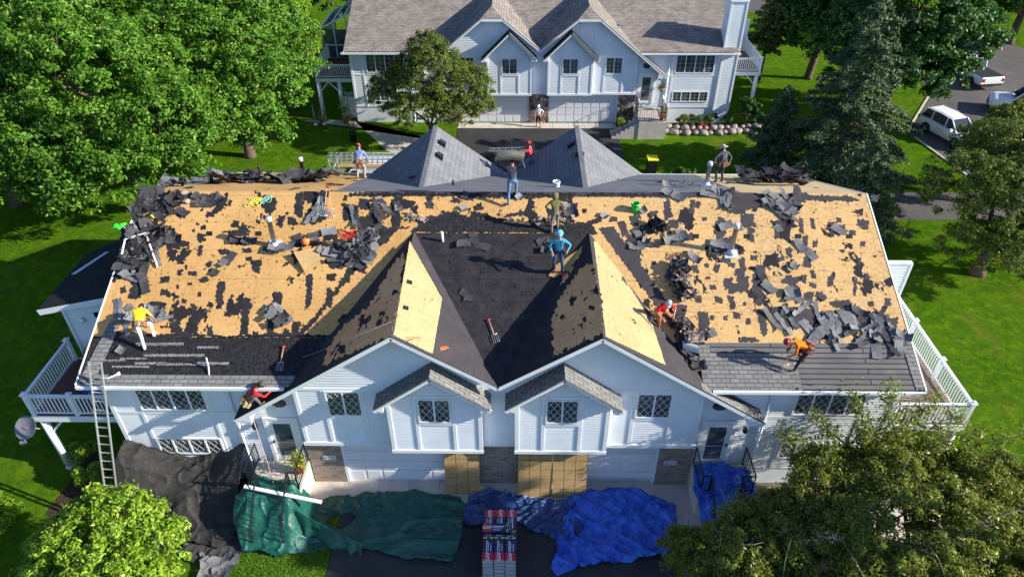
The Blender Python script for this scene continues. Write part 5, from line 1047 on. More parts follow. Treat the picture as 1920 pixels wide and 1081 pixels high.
broadleaf('oak_tree', 'shadowy tree in the upper right corner beyond the street lawn', 'tree', (46, 50, 0), 11, [(0, 0, 5.5, 4.4, 4, 4.0), (-3.6, 1, 4.6, 3.4, 3, 3.2), (4, 0, 5.4, 4, 4, 3.8)], 30000, .17, m_ldark, 63, .35, 2.6)
broadleaf('crabapple_tree', 'bushy dark crabapple right of the side driveway, at the right edge', 'tree', (24.4, 13.4, 0), 7, [(0, 0, 4.4, 2.8, 2.4, 2.1), (2.4, 1, 4.4, 2.6, 2.4, 2.1), (-1.4, 1.6, 4.2, 2.2, 1.8, 1.8), (1.6, 3.6, 4.8, 2.8, 2.4, 2.2), (4.2, -.4, 3.8, 2.4, 2, 1.9), (.8, -1.4, 2.6, 2.4, 1.8, 1.6), (-1.2, -.4, 2.2, 1.6, 1.5, 1.3), (4.6, 3.4, 4.6, 2.4, 2.4, 2.2)], 70000, .075, m_lcrab, 64, .3, 1.6, clump=.4, twigs=100)
broadleaf('crabapple_tree', 'reddish-green crabapple between the parked cars and the right edge', 'tree', (29.0, 20.6, 0), 6, [(0, 0, 4.2, 2.6, 2.2, 1.9), (2.4, .4, 4.2, 2.4, 2.0, 1.9), (-1.8, .2, 3.4, 1.6, 1.4, 1.3)], 36000, .08, m_lcrabn, 65, .18, 1.3, clump=.4, twigs=60)
# bright magnolia lower left, shrubs
broadleaf('magnolia_tree', 'bright yellow-green leafy small tree at the lower left', 'tree', (-12.0, -3.9, 0), 4, [(0, 0, 2.4, 1.8, 1.4, 1.1), (-1.4, -.2, 1.9, 1.1, 1.0, .9), (1.4, -.2, 2.0, 1.15, 1.0, .95), (0, .5, 2.9, 1.25, .85, .8), (1.0, .4, 2.5, .9, .7, .7), (-.6, -.7, 2.3, 1.3, .9, .9), (-2.0, -.9, 1.4, .9, .8, .7), (.6, -1.2, 2.0, 1.6, .9, .9)], 26000, .075, m_lbright, 71, .1, .5, clump=.27, aspect=.42, sub=1.5, droop=-.6)
broadleaf('shrub', 'lime shrub between the ladder foot and the left deck post', 'shrub', (-15.0, .2, 0), 1.4, [(0, 0, .75, .95, .8, .6), (.5, -.5, .6, .6, .5, .45)], 5000, .06, m_lbright, 72, .04, .2, clump=.22)
broadleaf('shrub', 'tiny pale plant behind the satellite dish', 'shrub', (-16.2, .9, 0), .9, [(0, 0, .5, .4, .35, .35)], 900, .05, m_lbright, 73, .02, .15, clump=.18)
broadleaf('shrub', 'pale feathery shrub at the left picture edge', 'shrub', (-17.9, -1.9, 0), 1.4, [(0, 0, .6, 1.1, .9, .55), (-.9, .8, .55, .7, .6, .5)], 5000, .055, m_lyel, 74, .04, .2, clump=.25)
broadleaf('shrub', 'dark tree crown cut by the lower left corner', 'tree', (-17.2, -5.2, 0), 3, [(0, 0, 1.6, 1.7, 1.4, 1.0)], 9000, .07, m_lcrab, 75, .08, .6, clump=.3)
broadleaf('yew_shrub', 'rounded dark yew at the right corner of the rear duplex', 'shrub', (16.9, 31.4, 0), 2.2, [(0, 0, 1.2, 1.0, .9, 1.05)], 7000, .07, m_ldark, 76, .05, .3, clump=.22)
for i, (x, y, r_, lab) in enumerate(((13.2, 31.2, .62, 'green lily clump with orange flowers left of centre in the rear rock bed'), (14.3, 31.3, .6, 'green lily clump in the middle of the rear rock bed'), (12.3, 31.2, .35, 'small leafy plant by the rear steps'), (15.4, 31.2, .4, 'dark small plant between the lilies and the yew'), (7.85, 30.6, .5, 'bushy potted-looking shrub beside the rear stair foot'))):
    broadleaf('bedding_plant', lab, 'plant', (x, y, .2), 1, [(0, 0, .4, r_, r_*.8, .4)], 1500, .09, (m_lshrub, m_lshrub, m_lcrab, m_ldark, m_lbright)[i], 80+i, .02, .1, clump=.2, aspect=.2)
broadleaf('bedding_plant', 'cluster of red flowers in front of the rear rock bed plants', 'plant', (13.6, 30.5, .15), .5, [(0, 0, .25, .45, .2, .2)], 260, .06, leafmat('red_petals', (.5, .03, .02), (.75, .08, .04)), 88, .02, .05, clump=.12)
broadleaf('shrub', 'small dark shrub on the lawn behind the right roof ridge', 'shrub', (10.9, 23.2, 0), .9, [(0, 0, .45, 1.0, .55, .45)], 2600, .07, m_lshrub, 89, .03, .1, clump=.22)
def pot(p, label, m, leafm, r=.22, h=.35, red=False, n=500, lh=.35, seed=1):
    D = thing('flower_pot', label, 'flower pot', p); b = MB(); b.lathe(p, [(r*.7, 0), (r, h*.85), (r*1.1, h*.86), (r*1.1, h), (r*.95, h), (r*.9, h*.9), (.01, h*.9)], 14); b.build('pot', m, D); rng = np.random.default_rng(seed); c = rng.normal(0, 1, (n, 3))*np.array([r*.8, r*.8, lh*.5])+np.array(p)+np.array([0, 0, h+lh*.6]); dd = rng.normal(0, .6, (n, 3))+np.array([0, 0, 1]); dd /= np.linalg.norm(dd, axis=1)[:, None]
    put(leaves_mesh('foliage', c, dd, .05, leafm, rng, None, .4), D)
    if red: c = rng.normal(0, 1, (60, 3))*np.array([r*.9, r*.9, lh*.3])+np.array(p)+np.array([0, 0, h+lh*.9]); dd = rng.normal(0, .4, (60, 3))+np.array([0, 0, 1]); dd /= np.linalg.norm(dd, axis=1)[:, None]; put(leaves_mesh('flowers', c, dd, .04, leafmat('petals%d' % seed, (.7, .05, .02), (.85, .45, .04)), rng, None, .7), D)
m_terra = plain('terracotta', (.42, .22, .14), .8); m_potred = plain('pot_red', (.55, .03, .05), .4)
pot((-7.1, -.5, 1.2), 'red pot of yellow and red flowers on the left front steps', m_potred, m_lbright, .17, .3, True, 500, .4, 1)
pot((10.45, 29.7, 1.25), 'pot of red flowers on the rear steps landing', m_potred, m_lshrub, .17, .3, True, 300, .3, 2)
pot((-12.1, 31.9, .02), 'terracotta pot with tall plant in front of the rear lattice fence', m_terra, m_lshrub, .26, .4, False, 900, 1.1, 3)
pot((-13.9, 32.0, .02), 'terracotta pot at the foot of the rear deck post', m_terra, m_lcrab, .24, .4, False, 300, .4, 4)
pot((-11.0, 28.9, .02), 'dark urn with tall grass on the left rear path', m_black, m_ldark, .26, .6, False, 700, .9, 5)
# boulders of the rock bed
m_rock = mat('boulder', (.24, .22, .205), .85, .2, var=(1.6, .4, (.40, .35, .32)), bump=(6, .6, .04)); sheet('rear_rock_bed', [(10.9, 30.4), (16.6, 30.2), (18.1, 31.0), (18.3, 32.6), (17, 32), (10.9, 32)], .03, m_mulch)
rr = random.Random(5); path = [(11.0, 30.35)]+[(11+.52*i, 30.3-.22*math.sin(i*.35)) for i in range(1, 12)]+[(17.2, 30.35), (17.65, 30.7), (18.0, 31.2), (18.1, 31.8)]
bl = None
for i, (x, y) in enumerate(path):
    for lv in range(2):
        s = rr.uniform(.20, .36) if lv == 0 else rr.uniform(.15, .30); me = bmesh.new(); bmesh.ops.create_icosphere(me, subdivisions=2, radius=1); q = rr.random()*50
        for v in me.verts: n_ = MN.noise(v.co*1.3+Vector((q, 0, 0))); v.co *= (1+.35*n_); v.co.x *= s*1.15; v.co.y *= s*.85; v.co.z *= s*.72
        d = bpy.data.meshes.new('boulder'); me.to_mesh(d); me.free(); d.materials.append(m_rock); d.shade_smooth(); o = bpy.data.objects.new('boulder', d); COL.objects.link(o); o.location = (x+rr.uniform(-.08, .08)+.22*lv, y+.18*lv, .14+.3*lv); o.rotation_euler = (0, 0, rr.uniform(-.6, .6))
        tag(o, 'rounded boulder, %s from the left in the %s course of the rear rock wall' % (ORD[i], ('lower', 'upper')[lv]), 'boulder', 'boulders edging the rear rock bed')
# ground litter of tufts: short blades so that the lawn has a nap
rng = np.random.default_rng(9)
def tufts(name, x0, x1, y0, y1, n, size, z=.03, bad=()):
    P = rng.uniform([x0, y0], [x1, y1], (n, 2)); k = np.ones(n, bool)
    for (a, b_, c, d) in bad: k &= ~((P[:, 0] > a) & (P[:, 0] < b_) & (P[:, 1] > c) & (P[:, 1] < d))
    P = P[k]; C_ = np.c_[P, np.full(len(P), z)]; D_ = np.tile(np.array([.6, 0, .8]), (len(P), 1)); D_ = D_*np.where(rng.random(len(P)) < .5, 1, -1)[:, None]*np.array([1, 1, 1]); D_[:, 2] = np.abs(D_[:, 2])
    o = leaves_mesh(name, C_, D_/np.linalg.norm(D_, axis=1)[:, None], size, m_lgrass, rng, .35*(np.sin(P[:, 0]*.9)*np.sin(P[:, 1]*.7+P[:, 0]*.2)), .18, .3); tag(o, kind='stuff'); return tag(o, 'short lawn grass', 'grass')
m_lgrass = leafmat('grass_blades', (.06, .17, .010), (.16, .30, .022), (.20, .24, .05), .06, trans=.3, rough=.5)
tufts('grass', -10, -5.7, -5.2, -2.6, 12000, .045, bad=())


# tall high-crowned tree right of the view: its shade falls over the driveway and the tarps
broadleaf('maple_tree', 'tall high-crowned maple right of the front garden', 'tree', (20.5, -6.4, 0), 14, [(0, .2, 11.2, 3.0, 2.0, 1.7), (-2.0, .6, 10.6, 1.8, 1.5, 1.2), (1.8, -.6, 12.4, 2.4, 2.0, 1.6)], 14000, .17, m_lmaple, 91, .3, 7)
# ---------------------------------------------------------------- vehicles
m_cwhite = plain('car_white', (.78, .79, .80), .18, .6); m_cblack = plain('car_black', (.012, .013, .016), .15, .6); m_tyre = plain('tyre', (.015, .015, .016), .8); m_rim = plain('rim', (.45, .46, .48), .3, .5, metal=.7); m_lampg = plain('headlight', (.55, .58, .60), .1, .7); m_lampr = plain('taillight', (.35, .01, .01), .2, .6); m_cg = plain('car_glass', (.02, .025, .03), .04, .9); m_trimb = plain('bumper_black', (.03, .03, .032), .5)
def loft(sections, m=0, smooth=True, cap=True):
    b = MB(); n = len(sections[0])
    for s in sections: b.v += [tuple(p) for p in s]
    for i in range(len(sections)-1):
        for j in range(n): a = i*n+j; c = i*n+(j+1) % n; b.f.append((a, c, c+n, a+n)); b.m.append(m); b.sm.append(smooth)
    if cap: b.f.append(tuple(range(n))[::-1]); b.m.append(m); b.sm.append(False); k = (len(sections)-1)*n; b.f.append(tuple(range(k, k+n))); b.m.append(m); b.sm.append(False)
    return b
def vehicle(name, label, cat, loc, rz, kind, paint):
    """x forward. kind: suv, pickup, van"""
    D = thing(name, label, cat, (0, 0, 0)); parts = []
    def P(mb, nm, m, par=None): o = mb.build(nm, m, None); o.parent = par or D; parts.append(o); return o
    L, W_, wb = dict(suv=(4.5, 1.84, 2.65), pickup=(5.9, 2.05, 3.7), van=(5.6, 2.0, 3.5))[kind]; hl = L/2
    if kind == 'suv': body = [(-hl, .45, .78, .86), (-hl+.12, .35, .98, .93), (-1.2, .28, 1.02, 1), (.4, .28, 1.0, 1), (1.1, .28, .98, .99), (1.7, .3, .92, .95), (2.08, .34, .78, .86), (hl, .42, .62, .74)]; cab = [(-hl+.08, 1.0, .82), (-hl+.45, 1.60, .70), (-.6, 1.66, .70), (.35, 1.60, .69), (1.12, 1.0, .84)]
    elif kind == 'pickup': body = [(-hl, .55, 1.02, .96), (-hl+.1, .5, 1.1, 1), (-.5, .42, 1.12, 1), (1.0, .42, 1.12, 1), (1.6, .42, 1.14, .99), (2.5, .45, 1.08, .95), (2.85, .5, .98, .9), (hl, .58, .8, .84)]; cab = [(-.75, 1.1, .86), (-.55, 1.84, .76), (.6, 1.88, .76), (.95, 1.82, .75), (1.6, 1.12, .86)]
    else: body = [(-hl, .4, 1.1, .97), (-hl+.1, .35, 1.2, 1), (0, .3, 1.2, 1), (1.2, .3, 1.15, 1), (1.9, .32, 1.05, .97), (2.5, .36, .92, .9), (hl, .42, .7, .8)]; cab = [(-hl+.03, 1.15, .93), (-hl+.1, 2.0, .86), (0, 2.05, .86), (1.1, 2.0, .85), (2.0, 1.1, .88)]
    sec = []
    for (x, z0, z1, w) in body:
        y = W_/2*w; sec.append([(x, -y*.93, z0), (x, y*.93, z0), (x, y, z0+.12), (x, y, z1-.16), (x, y*.95, z1-.03), (x, y*.86, z1), (x, -y*.86, z1), (x, -y*.95, z1-.03), (x, -y, z1-.16), (x, -y, z0+.12)])
    P(loft(sec), 'body', paint)
    # cabin: glass hull with painted roof and pillars
    gs = []; rf = []
    for (x, z, w) in cab: gs.append((x, z, W_/2*w))
    b = MB(); top = [g for g in gs[1:-1]]
    (xr, zr_, wr), (xf, zf_, wf) = gs[0], gs[-1]; a0, a1 = top[0], top[-1]
    V = [(xr, -wr, zr_-.05), (xf, -wf, zf_-.05), (a1[0], -a1[2], a1[1]-.02), (a0[0], -a0[2], a0[1]-.02)]; Q = [(x, -y, z) for x, y, z in V]
    b.face(V[::1]); b.face(Q[::-1]); b.face([V[1], Q[1], Q[2], V[2]]); b.face([Q[0], V[0], V[3], Q[3]]); P(b, 'glass', m_cg)
    b = MB(); 
    for s in (-1, 1):
        for (p, q) in (((xr, s*wr, zr_-.05), (a0[0], s*a0[2], a0[1])), ((xf, s*wf, zf_-.05), (a1[0], s*a1[2], a1[1])), ((.1 if kind == 'suv' else .35, s*(W_/2*.845), zr_-.05), (.0 if kind == 'suv' else .3, s*a0[2]*1.005, a0[1]-.01))): b.bar(p, q, .07, .07)
        if kind == 'suv': b.bar((-1.15, s*W_/2*.845, zr_-.05), (-1.2, s*a0[2]*1.005, a0[1]-.02), .08, .07)
        if kind == 'van': b.face([(-hl+.05, s*(wr+.004), zr_-.05), (.75, s*(wr+.0), zr_-.05), (.72, s*(a0[2]+.012), a0[1]-.02), (-hl+.12, s*(a0[2]+.012), a0[1]-.02)][::-s])
    pl = [(x, z, w) for x, z, w in top]
    for (xa, za, wa), (xb, zb, wb_) in zip(pl[:-1], pl[1:]): b.slab([(xa, -wa, za), (xb, -wb_, zb), (xb, wb_, zb), (xa, wa, za)], .05, n=(0, 0, 1)); b.slab([(xa, -wa*.8, za+.025), (xb, -wb_*.8, zb+.025), (xb, wb_*.8, zb+.025), (xa, wa*.8, za+.025)], .03, n=(0, 0, 1))
    P(b, 'roof', paint)
    if kind == 'pickup':
        b = MB(); b.box((-hl+.12, -W_/2+.12, 1.112), (-.78, W_/2-.12, 1.13)); P(b, 'bed_cover', m_trimb)
    for sx in (wb/2-.02, -wb/2+.0):
        for s in (-1, 1):
            r = .36 if kind == 'suv' else .42; c = Vector((sx+.05, s*(W_/2-.06), r)); b = MB(); b.lathe(c, [(r*.55, -.12), (r*.92, -.12), (r, -.07), (r, .07), (r*.92, .12), (r*.55, .12)], 20, axis=Vector((0, 1, 0))); w = P(b, 'wheel', m_tyre)
            b = MB(); b.lathe(c, [(r*.56, -.10), (r*.62, -.122), (r*.62, .122), (r*.56, .10)], 16, axis=Vector((0, 1, 0)))
            for k in range(5): a = 2*math.pi*k/5; b.bar(c+Vector((0, s*.122, 0)), c+Vector((r*.6*math.cos(a), s*.122, r*.6*math.sin(a))), .07, .02, up=(0, 1, 0))
            P(b, 'rim', m_rim, w)
            b = MB(); b.lathe(c-Vector((0, s*.02, 0)), [(r*1.14, -.085), (r*1.14, .085)], 20, axis=Vector((0, 1, 0))); P(b, 'wheel_arch', m_trimb)
    z1 = body[-1][2]
    for s in (-1, 1):
        b = MB(); b.slab([(hl-.12, s*W_/2*.52, z1-.02), (hl-.30, s*W_/2*.86, z1+.06), (hl-.62, s*W_/2*.95, z1+.16), (hl-.35, s*W_/2*.62, z1+.10)][::s], .08, n=(.5, s*.4, .75)); P(b, 'headlight', m_lampg)
        b = MB(); b.box((-hl-.01, s*W_/2*.70, .75), (-hl+.12, s*W_/2*.94, 1.0)); P(b, 'taillight', m_lampr)
        b = MB(); b.box((xf-.35, s*(W_/2+.0), zf_+.0), (xf-.2, s*(W_/2+.2), zf_+.16)); P(b, 'mirror', paint)
        b = MB(); b.box((-.3, s*(W_/2-.002), z1+.12), (-.12, s*(W_/2+.02), z1+.15)); P(b, 'door_handle', m_trimb)
    b = MB(); b.box((hl-.06, -W_/2*.5, z1-.22), (hl+.012, W_/2*.5, z1-.03)); P(b, 'grille', m_trimb)
    b = MB(); b.box((hl-.1, -W_/2*.78, .36), (hl+.03, W_/2*.78, .46)); b.box((-hl-.05, -W_/2*.85, .45), (-hl+.1, W_/2*.85, .6)); P(b, 'bumper', m_trimb)
    if kind == 'pickup': b = MB(); b.box((-hl-.012, -W_/2*.66, .68), (-hl+.02, W_/2*.66, 1.05)); P(b, 'tailgate', paint)
    D.location = loc; D.rotation_euler = (0, 0, rz); return D
vehicle('parked_car', 'white compact SUV parked at the kerb under the spruce', 'car', (30.6, 29.6, .015), math.radians(-72), 'suv', m_cwhite)
vehicle('pickup_truck', 'white pickup truck with black sills at the right picture edge', 'pickup truck', (38.6, 33.6, .015), math.radians(152), 'pickup', m_cwhite)
vehicle('pickup_truck', 'white pickup seen from behind, parked farthest up the street', 'pickup truck', (37.6, 41.2, .015), math.radians(98), 'pickup', m_cwhite)
VN = vehicle('work_van', 'white work van with ladder rack behind the left part of the torn roof', 'van', (-8.2, 21.6, .015), math.radians(180), 'van', m_cwhite)
RK = thing('roof_rack', 'galvanised rack of bars on the white work van', 'rack', (-8.2, 21.6, 2.05)) 
b = MB()
for x in (-10.3, -8.4, -6.5): b.bar((x, 20.7, 2.18), (x, 22.5, 2.18), .05); b.bar((x, 20.75, 2.03), (x, 20.75, 2.18), .04); b.bar((x, 22.45, 2.03), (x, 22.45, 2.18), .04)
b.build('crossbar', m_galv, RK)
for i, (y, lab) in enumerate(((22.25, 'ladder on the van rack, farthest from the roof'), (21.75, 'ladder in the middle of the van rack'), (21.3, 'ladder on the van rack, nearest the roof'))):
    ladder(lab, (-11.0+.1*i, y, 2.28+.02*i), (-5.2+.1*i, y, 2.28+.02*i), .36, 18, m=m_alu, up=(0, 0, 1))
b = MB()
for i in range(3): b.box((-10.2+.1*i, 20.72+i*.13, 2.21), (-5.4, 20.82+i*.13, 2.25))
tag(b.build('plank', m_wood), 'bundle of tan planks strapped on the near side of the van rack', 'planks')
vehicle('pickup_truck', 'black pickup with a ladder on top between the two grey rear gables', 'pickup truck', (.9, 24.2, .015), math.radians(180), 'pickup', m_cblack)
ladder('short ladder lying on the black pickup', (-1.3, 23.6, 1.95), (1.1, 23.7, 1.97), .36, 6, up=(0, 0, 1))
ladder('aluminium ladder top showing above the rear eave by the left rear vent', (-8.45, 15.6, .1), (-8.45, 14.45, 5.9), .42, 18, up=(0, 1, 0))
# lamp and small yard things
LP = thing('lamp_post', 'green-topped lantern post half hidden by the spruce branches', 'lamp post', (22.2, 22.6, 0)); b = MB(); b.tube([(22.2, 22.6, 0), (22.2, 22.6, 1.75)], .05, 8); b.build('post', m_black, LP); b = MB(); b.lathe((22.2, 22.6, 1.75), [(.08, 0), (.16, .08), (.2, .36), (.16, .37)], 8); b.build('lantern', plain('lantern_glass', (.45, .55, .55), .15), LP); b = MB(); b.lathe((22.2, 22.6, 2.12), [(.27, 0), (.14, .14), (.05, .2), (.03, .3)], 8); b.build('cap', plain('cap_green', (.10, .22, .16), .4), LP)
# hanging figure and basket by the rear door
HB = thing('hanging_basket', 'flower basket hanging beside the rear duplex door', 'hanging basket', (OX2+8.6, OY2-.35, 2.9)); b = MB(); b.lathe((OX2+8.6, OY2-.35, 2.55), [(.05, 0), (.18, .08), (.24, .2), (.22, .21)], 12); b.build('basket', m_terra, HB); b = MB(); b.tube([(OX2+8.6, OY2-.35, 2.76), (OX2+8.6, OY2-.35, 3.4)], .01, 4); b.bar((OX2+8.6, OY2-.35, 3.4), (OX2+8.6, OY2-.02, 3.4), .02); b.build('chain', m_black, HB)
rng_ = np.random.default_rng(3); c_ = rng_.normal(0, .13, (260, 3))+np.array([OX2+8.6, OY2-.35, 2.85]); d_ = rng_.normal(0, 1, (260, 3)); d_ /= np.linalg.norm(d_, axis=1)[:, None]; put(leaves_mesh('foliage', c_, d_, .05, m_lshrub, rng_), HB)
b = MB(); b.lathe((OX2+8.75, OY2-.45, 1.5), [(.05, 0), (.16, .1), (.14, .3), (.09, .5), (.12, .62), (.08, .75), (.02, .8)], 12); tag(b.build('garden_ornament', m_white), 'white garden ornament on the rail by the rear door', 'ornament')
for (x, y, lab) in ((-14.2, 31.3, 'pale long-handled shovel standing left of the rear deck post'), (-13.6, 31.4, 'second long-handled garden tool leaning at the rear deck')):
    b = MB(); b.tube([(x, y, .1), (x-.15, y+.35, 1.5)], .02, 5); b.lathe((x, y-.03, .0), [(.02, .28), (.13, .22), (.13, .05), (.02, 0)], 8); tag(b.build('shovel', m_alu), lab, 'shovel')
b = MB(); b.lathe((21.5, 31.0, 0), [(.12, 0), (.14, .2), (.16, .3), (.02, .42)], 10); tag(b.build('bird_bath', m_white), 'small pale ornament on the shaded right lawn', 'ornament')
# ---------------------------------------------------------------- people
m_skin = plain('skin', (.42, .22, .14), .55, .35); m_skinl = plain('skin_light', (.55, .33, .24), .55, .35); m_glove = plain('glove', (.30, .26, .22), .8); m_hair = plain('hair', (.02, .015, .012), .7)
m_leather = plain('tool_leather', (.28, .15, .07), .7, var=(9, .3)); m_strap = plain('strap', (.03, .03, .035), .7); m_eye = plain('eye', (.02, .015, .01), .2, .6); m_lip = plain('lips', (.32, .12, .09), .5)
def ik(a, b, l1, l2, pole):
    a, b = Vector(a), Vector(b); d = b-a; L = min(d.length, (l1+l2)*.995); d.normalize(); b = a+d*L; x = (l1*l1-l2*l2+L*L)/(2*L); h = math.sqrt(max(0, l1*l1-x*x)); p = Vector(pole); p -= d*p.dot(d)
    p = p.normalized() if p.length > 1e-5 else Vector((0, 1, 0)); return a+d*x+p*h, b
def person(label, loc, heading, zf, pelvis, neck, head, hands, feet, cl, group=None, elbow=((-1, -.6, -.3), (1, -.6, -.3)), knee=((-.15, 1, .2), (.15, 1, .2)), look=None, S_=1.0, curl=.5, palm=None):
    """all joints in a local frame: x right, y forward, z up from loc; feet heights are relative to the surface zf(x, y)"""
    loc = Vector(loc); c, s = math.cos(heading), math.sin(heading)
    def W(p): p = Vector(p)*S_; return Vector((loc.x+p.x*c-p.y*s, loc.y+p.x*s+p.y*c, loc.z+p.z))
    def D_(p): p = Vector(p); return Vector((p.x*c-p.y*s, p.x*s+p.y*c, p.z))
    V = []; E_ = []; Rr = []; seg = []
    def v(p, r, lab, par=None):
        V.append(Vector(p)); Rr.append(r*S_); i = len(V)-1
        if par is not None: E_.append((par, i)); seg.append((V[par], V[i], lab))
        return i
    pel = W(pelvis); nk = W(neck); hd = W(head); up = (nk-pel).normalized(); sp1 = pel.lerp(nk, .32); sp2 = pel.lerp(nk, .72)
    right = D_((1, 0, 0)); sr = right
    i0 = v(pel, .135, 'pants'); i1 = v(sp1, .125, 'shirt', i0); i2 = v(sp2, .15, 'shirt', i1); i3 = v(nk, .062, 'shirt', i2)
    hdir = (hd-nk).normalized(); i4 = v(nk.lerp(hd, .45), .056, 'neck', i3); i5 = v(hd-hdir*.02*S_, .088, 'head', i4); i6 = v(hd+hdir*.075*S_, .088, 'head', i5)
    face = D_(look) if look else D_((0, 1, 0)); face = (face-hdir*face.dot(hdir)).normalized()
    j = v(hd+face*.095*S_-hdir*.02*S_, .018, 'head', i5)
    roots = [0]; tips = []
    for k, sgn in enumerate((-1, 1)):
        hip = pel+right*sgn*.085*S_-up*.05*S_; f = Vector(feet[k]); fw = W(f); fw.z = zf(fw.x, fw.y)+(f.z)*S_; ank = fw+Vector((0, 0, .085*S_))
        kn, ank = ik(hip, ank, .44*S_, .42*S_, D_(knee[k])); a = v(hip, .10, 'pants', i0); b = v(hip.lerp(kn, .5), .082, 'pants', a); b2 = v(kn, .06, 'pants', b); b3 = v(kn.lerp(ank, .4), .058, cl.get('calf', 'pants'), b2); b4 = v(ank, .045, cl.get('calf', 'pants'), b3)
        fd = D_((sgn*.15, 1, 0)).normalized(); toe = ank+fd*.16*S_; toe.z = zf(toe.x, toe.y)+.04*S_+f.z*S_; b5 = v(ank-Vector((0, 0, .035*S_)), .046, 'shoes', b4); b6 = v(toe, .038, 'shoes', b5)
        sh = nk-up*.06*S_+right*sgn*.175*S_; el, wr = ik(sh, W(hands[k]), .29*S_, .25*S_, D_(elbow[k])); a = v(sh, .062, 'shirt', i3 if False else i2); b = v(sh.lerp(el, .5), .05, 'shirt', a); b2 = v(el, .042, 'shirt', b); b3 = v(el.lerp(wr, .5), .038, cl.get('forearm', 'shirt'), b2); b4 = v(wr, .028, cl.get('forearm', 'shirt'), b3)
        hdv = (wr-el).normalized(); hn = D_(palm[k]) if palm else Vector((0, 0, -1)); hn = (hn-hdv*hn.dot(hdv)); hn = hn.normalized() if hn.length > 1e-3 else right; sd = hdv.cross(hn); b5 = v(wr+hdv*.045*S_, .034, 'hand', b4); b6 = v(wr+hdv*.08*S_, .03, 'hand', b5)
        pc = wr+hdv*.07*S_
        for q, (off, ln) in enumerate(((-.030, .070), (-.010, .080), (.010, .075), (.030, .058))):   # four fingers, curled
            p0 = pc+sd*off*S_; d1 = (hdv*math.cos(curl*.6)+hn*math.sin(curl*.6)); d2 = (hdv*math.cos(curl*1.7)+hn*math.sin(curl*1.7)); d3 = (hdv*math.cos(curl*2.6)+hn*math.sin(curl*2.6))
            r0 = len(V); roots.append(r0); a = v(p0, .010, 'hand'); a = v(p0+d1*ln*.5*S_, .0095, 'hand', a); a2 = v(V[a]+d2*ln*.38*S_, .009, 'hand', a); v(V[a2]+d3*ln*.3*S_, .008, 'hand', a2)
        t0 = wr+hdv*.025*S_-sd*.028*S_*(1 if sgn > 0 else -1)*(-1 if k == 0 else 1); dt = (hdv*.7-sd*.7*(1 if sgn > 0 else -1)*(-1 if k == 0 else 1)).normalized(); roots.append(len(V)); a = v(t0, .012, 'hand'); a2 = v(t0+dt*.035*S_, .011, 'hand', a); v(V[a2]+(dt*.6+hn*.5+hdv*.4).normalized()*.03*S_, .009, 'hand', a2)
        tips.append((wr, hdv, hn, sd, el, sh))
    me = bpy.data.meshes.new('person'); me.from_pydata([tuple(p) for p in V], E_, []); o = bpy.data.objects.new('tmp', me); COL.objects.link(o); o.modifiers.new('s', 'SKIN'); sk = me.skin_vertices[0].data
    for i, r in enumerate(Rr): sk[i].radius = (r, r); sk[i].use_root = i in roots
    for i in (i1, i2): sk[i].radius = (Rr[i]*1.12, Rr[i]*.82)
    md = o.modifiers.new('u', 'SUBSURF'); md.levels = 2; md.render_levels = 2
    dg = bpy.context.evaluated_depsgraph_get(); bm_ = bpy.data.meshes.new_from_object(o.evaluated_get(dg)); bpy.data.objects.remove(o)
    names = ['shirt', 'pants', 'skin', 'shoes', 'glove', 'sleeve']; bm_.materials.clear(); mats = [cl['shirt'], cl['pants'], cl.get('skin', m_skin), cl.get('shoes', m_black), cl.get('glove', cl.get('skin', m_skin)), cl.get('sleeve', cl['shirt'])]
    for m in mats: bm_.materials.append(m)
    lab2 = dict(shirt=0, pants=1, neck=2, head=2, shoes=3, hand=4, skin=2, sleeve=5)
    A = np.array([list(a) for a, b, l in seg]); B_ = np.array([list(b) for a, b, l in seg]); AB = B_-A; LL = (AB**2).sum(1)+1e-9; lb = [lab2[l] for a, b, l in seg]
    cen = np.array([list(p.center) for p in bm_.polygons]); t = np.clip(((cen[:, None]-A[None])*AB[None]).sum(2)/LL, 0, 1); d = ((cen[:, None]-(A[None]+t[..., None]*AB[None]))**2).sum(2); mi = [lb[k] for k in d.argmin(1)]
    # waistline: faces below the belt are trousers
    bm_.polygons.foreach_set('material_index', mi); bm_.polygons.foreach_set('use_smooth', [True]*len(mi)); bm_.update()
    ob = bpy.data.objects.new('person', bm_); COL.objects.link(ob); bm_.transform(Matrix.Translation(-loc)); ob.location = loc; tag(ob, label, 'person', group)
    def ch(b, nm, m): return b.build(nm, m, ob)
    # face
    sdf = hdir.cross(face); b = MB()
    for sg in (-1, 1): b.lathe(hd+face*.078*S_+sdf*sg*.032*S_+hdir*.015*S_, [(.004, -.006), (.011, 0), (.004, .006)], 6, axis=face)
    ch(b, 'eyes', m_eye); b = MB(); b.tube([hd+face*.082*S_-hdir*.055*S_-sdf*.022*S_, hd+face*.088*S_-hdir*.055*S_, hd+face*.082*S_-hdir*.055*S_+sdf*.022*S_], .006, 5); ch(b, 'mouth', m_lip)
    b = MB()
    for sg in (-1, 1): b.lathe(hd+sdf*sg*.088*S_-hdir*.005, [(.012, -.008), (.022, 0), (.012, .008)], 8, axis=sdf)
    ch(b, 'ears', cl.get('skin', m_skin))
    hw = cl.get('hat')
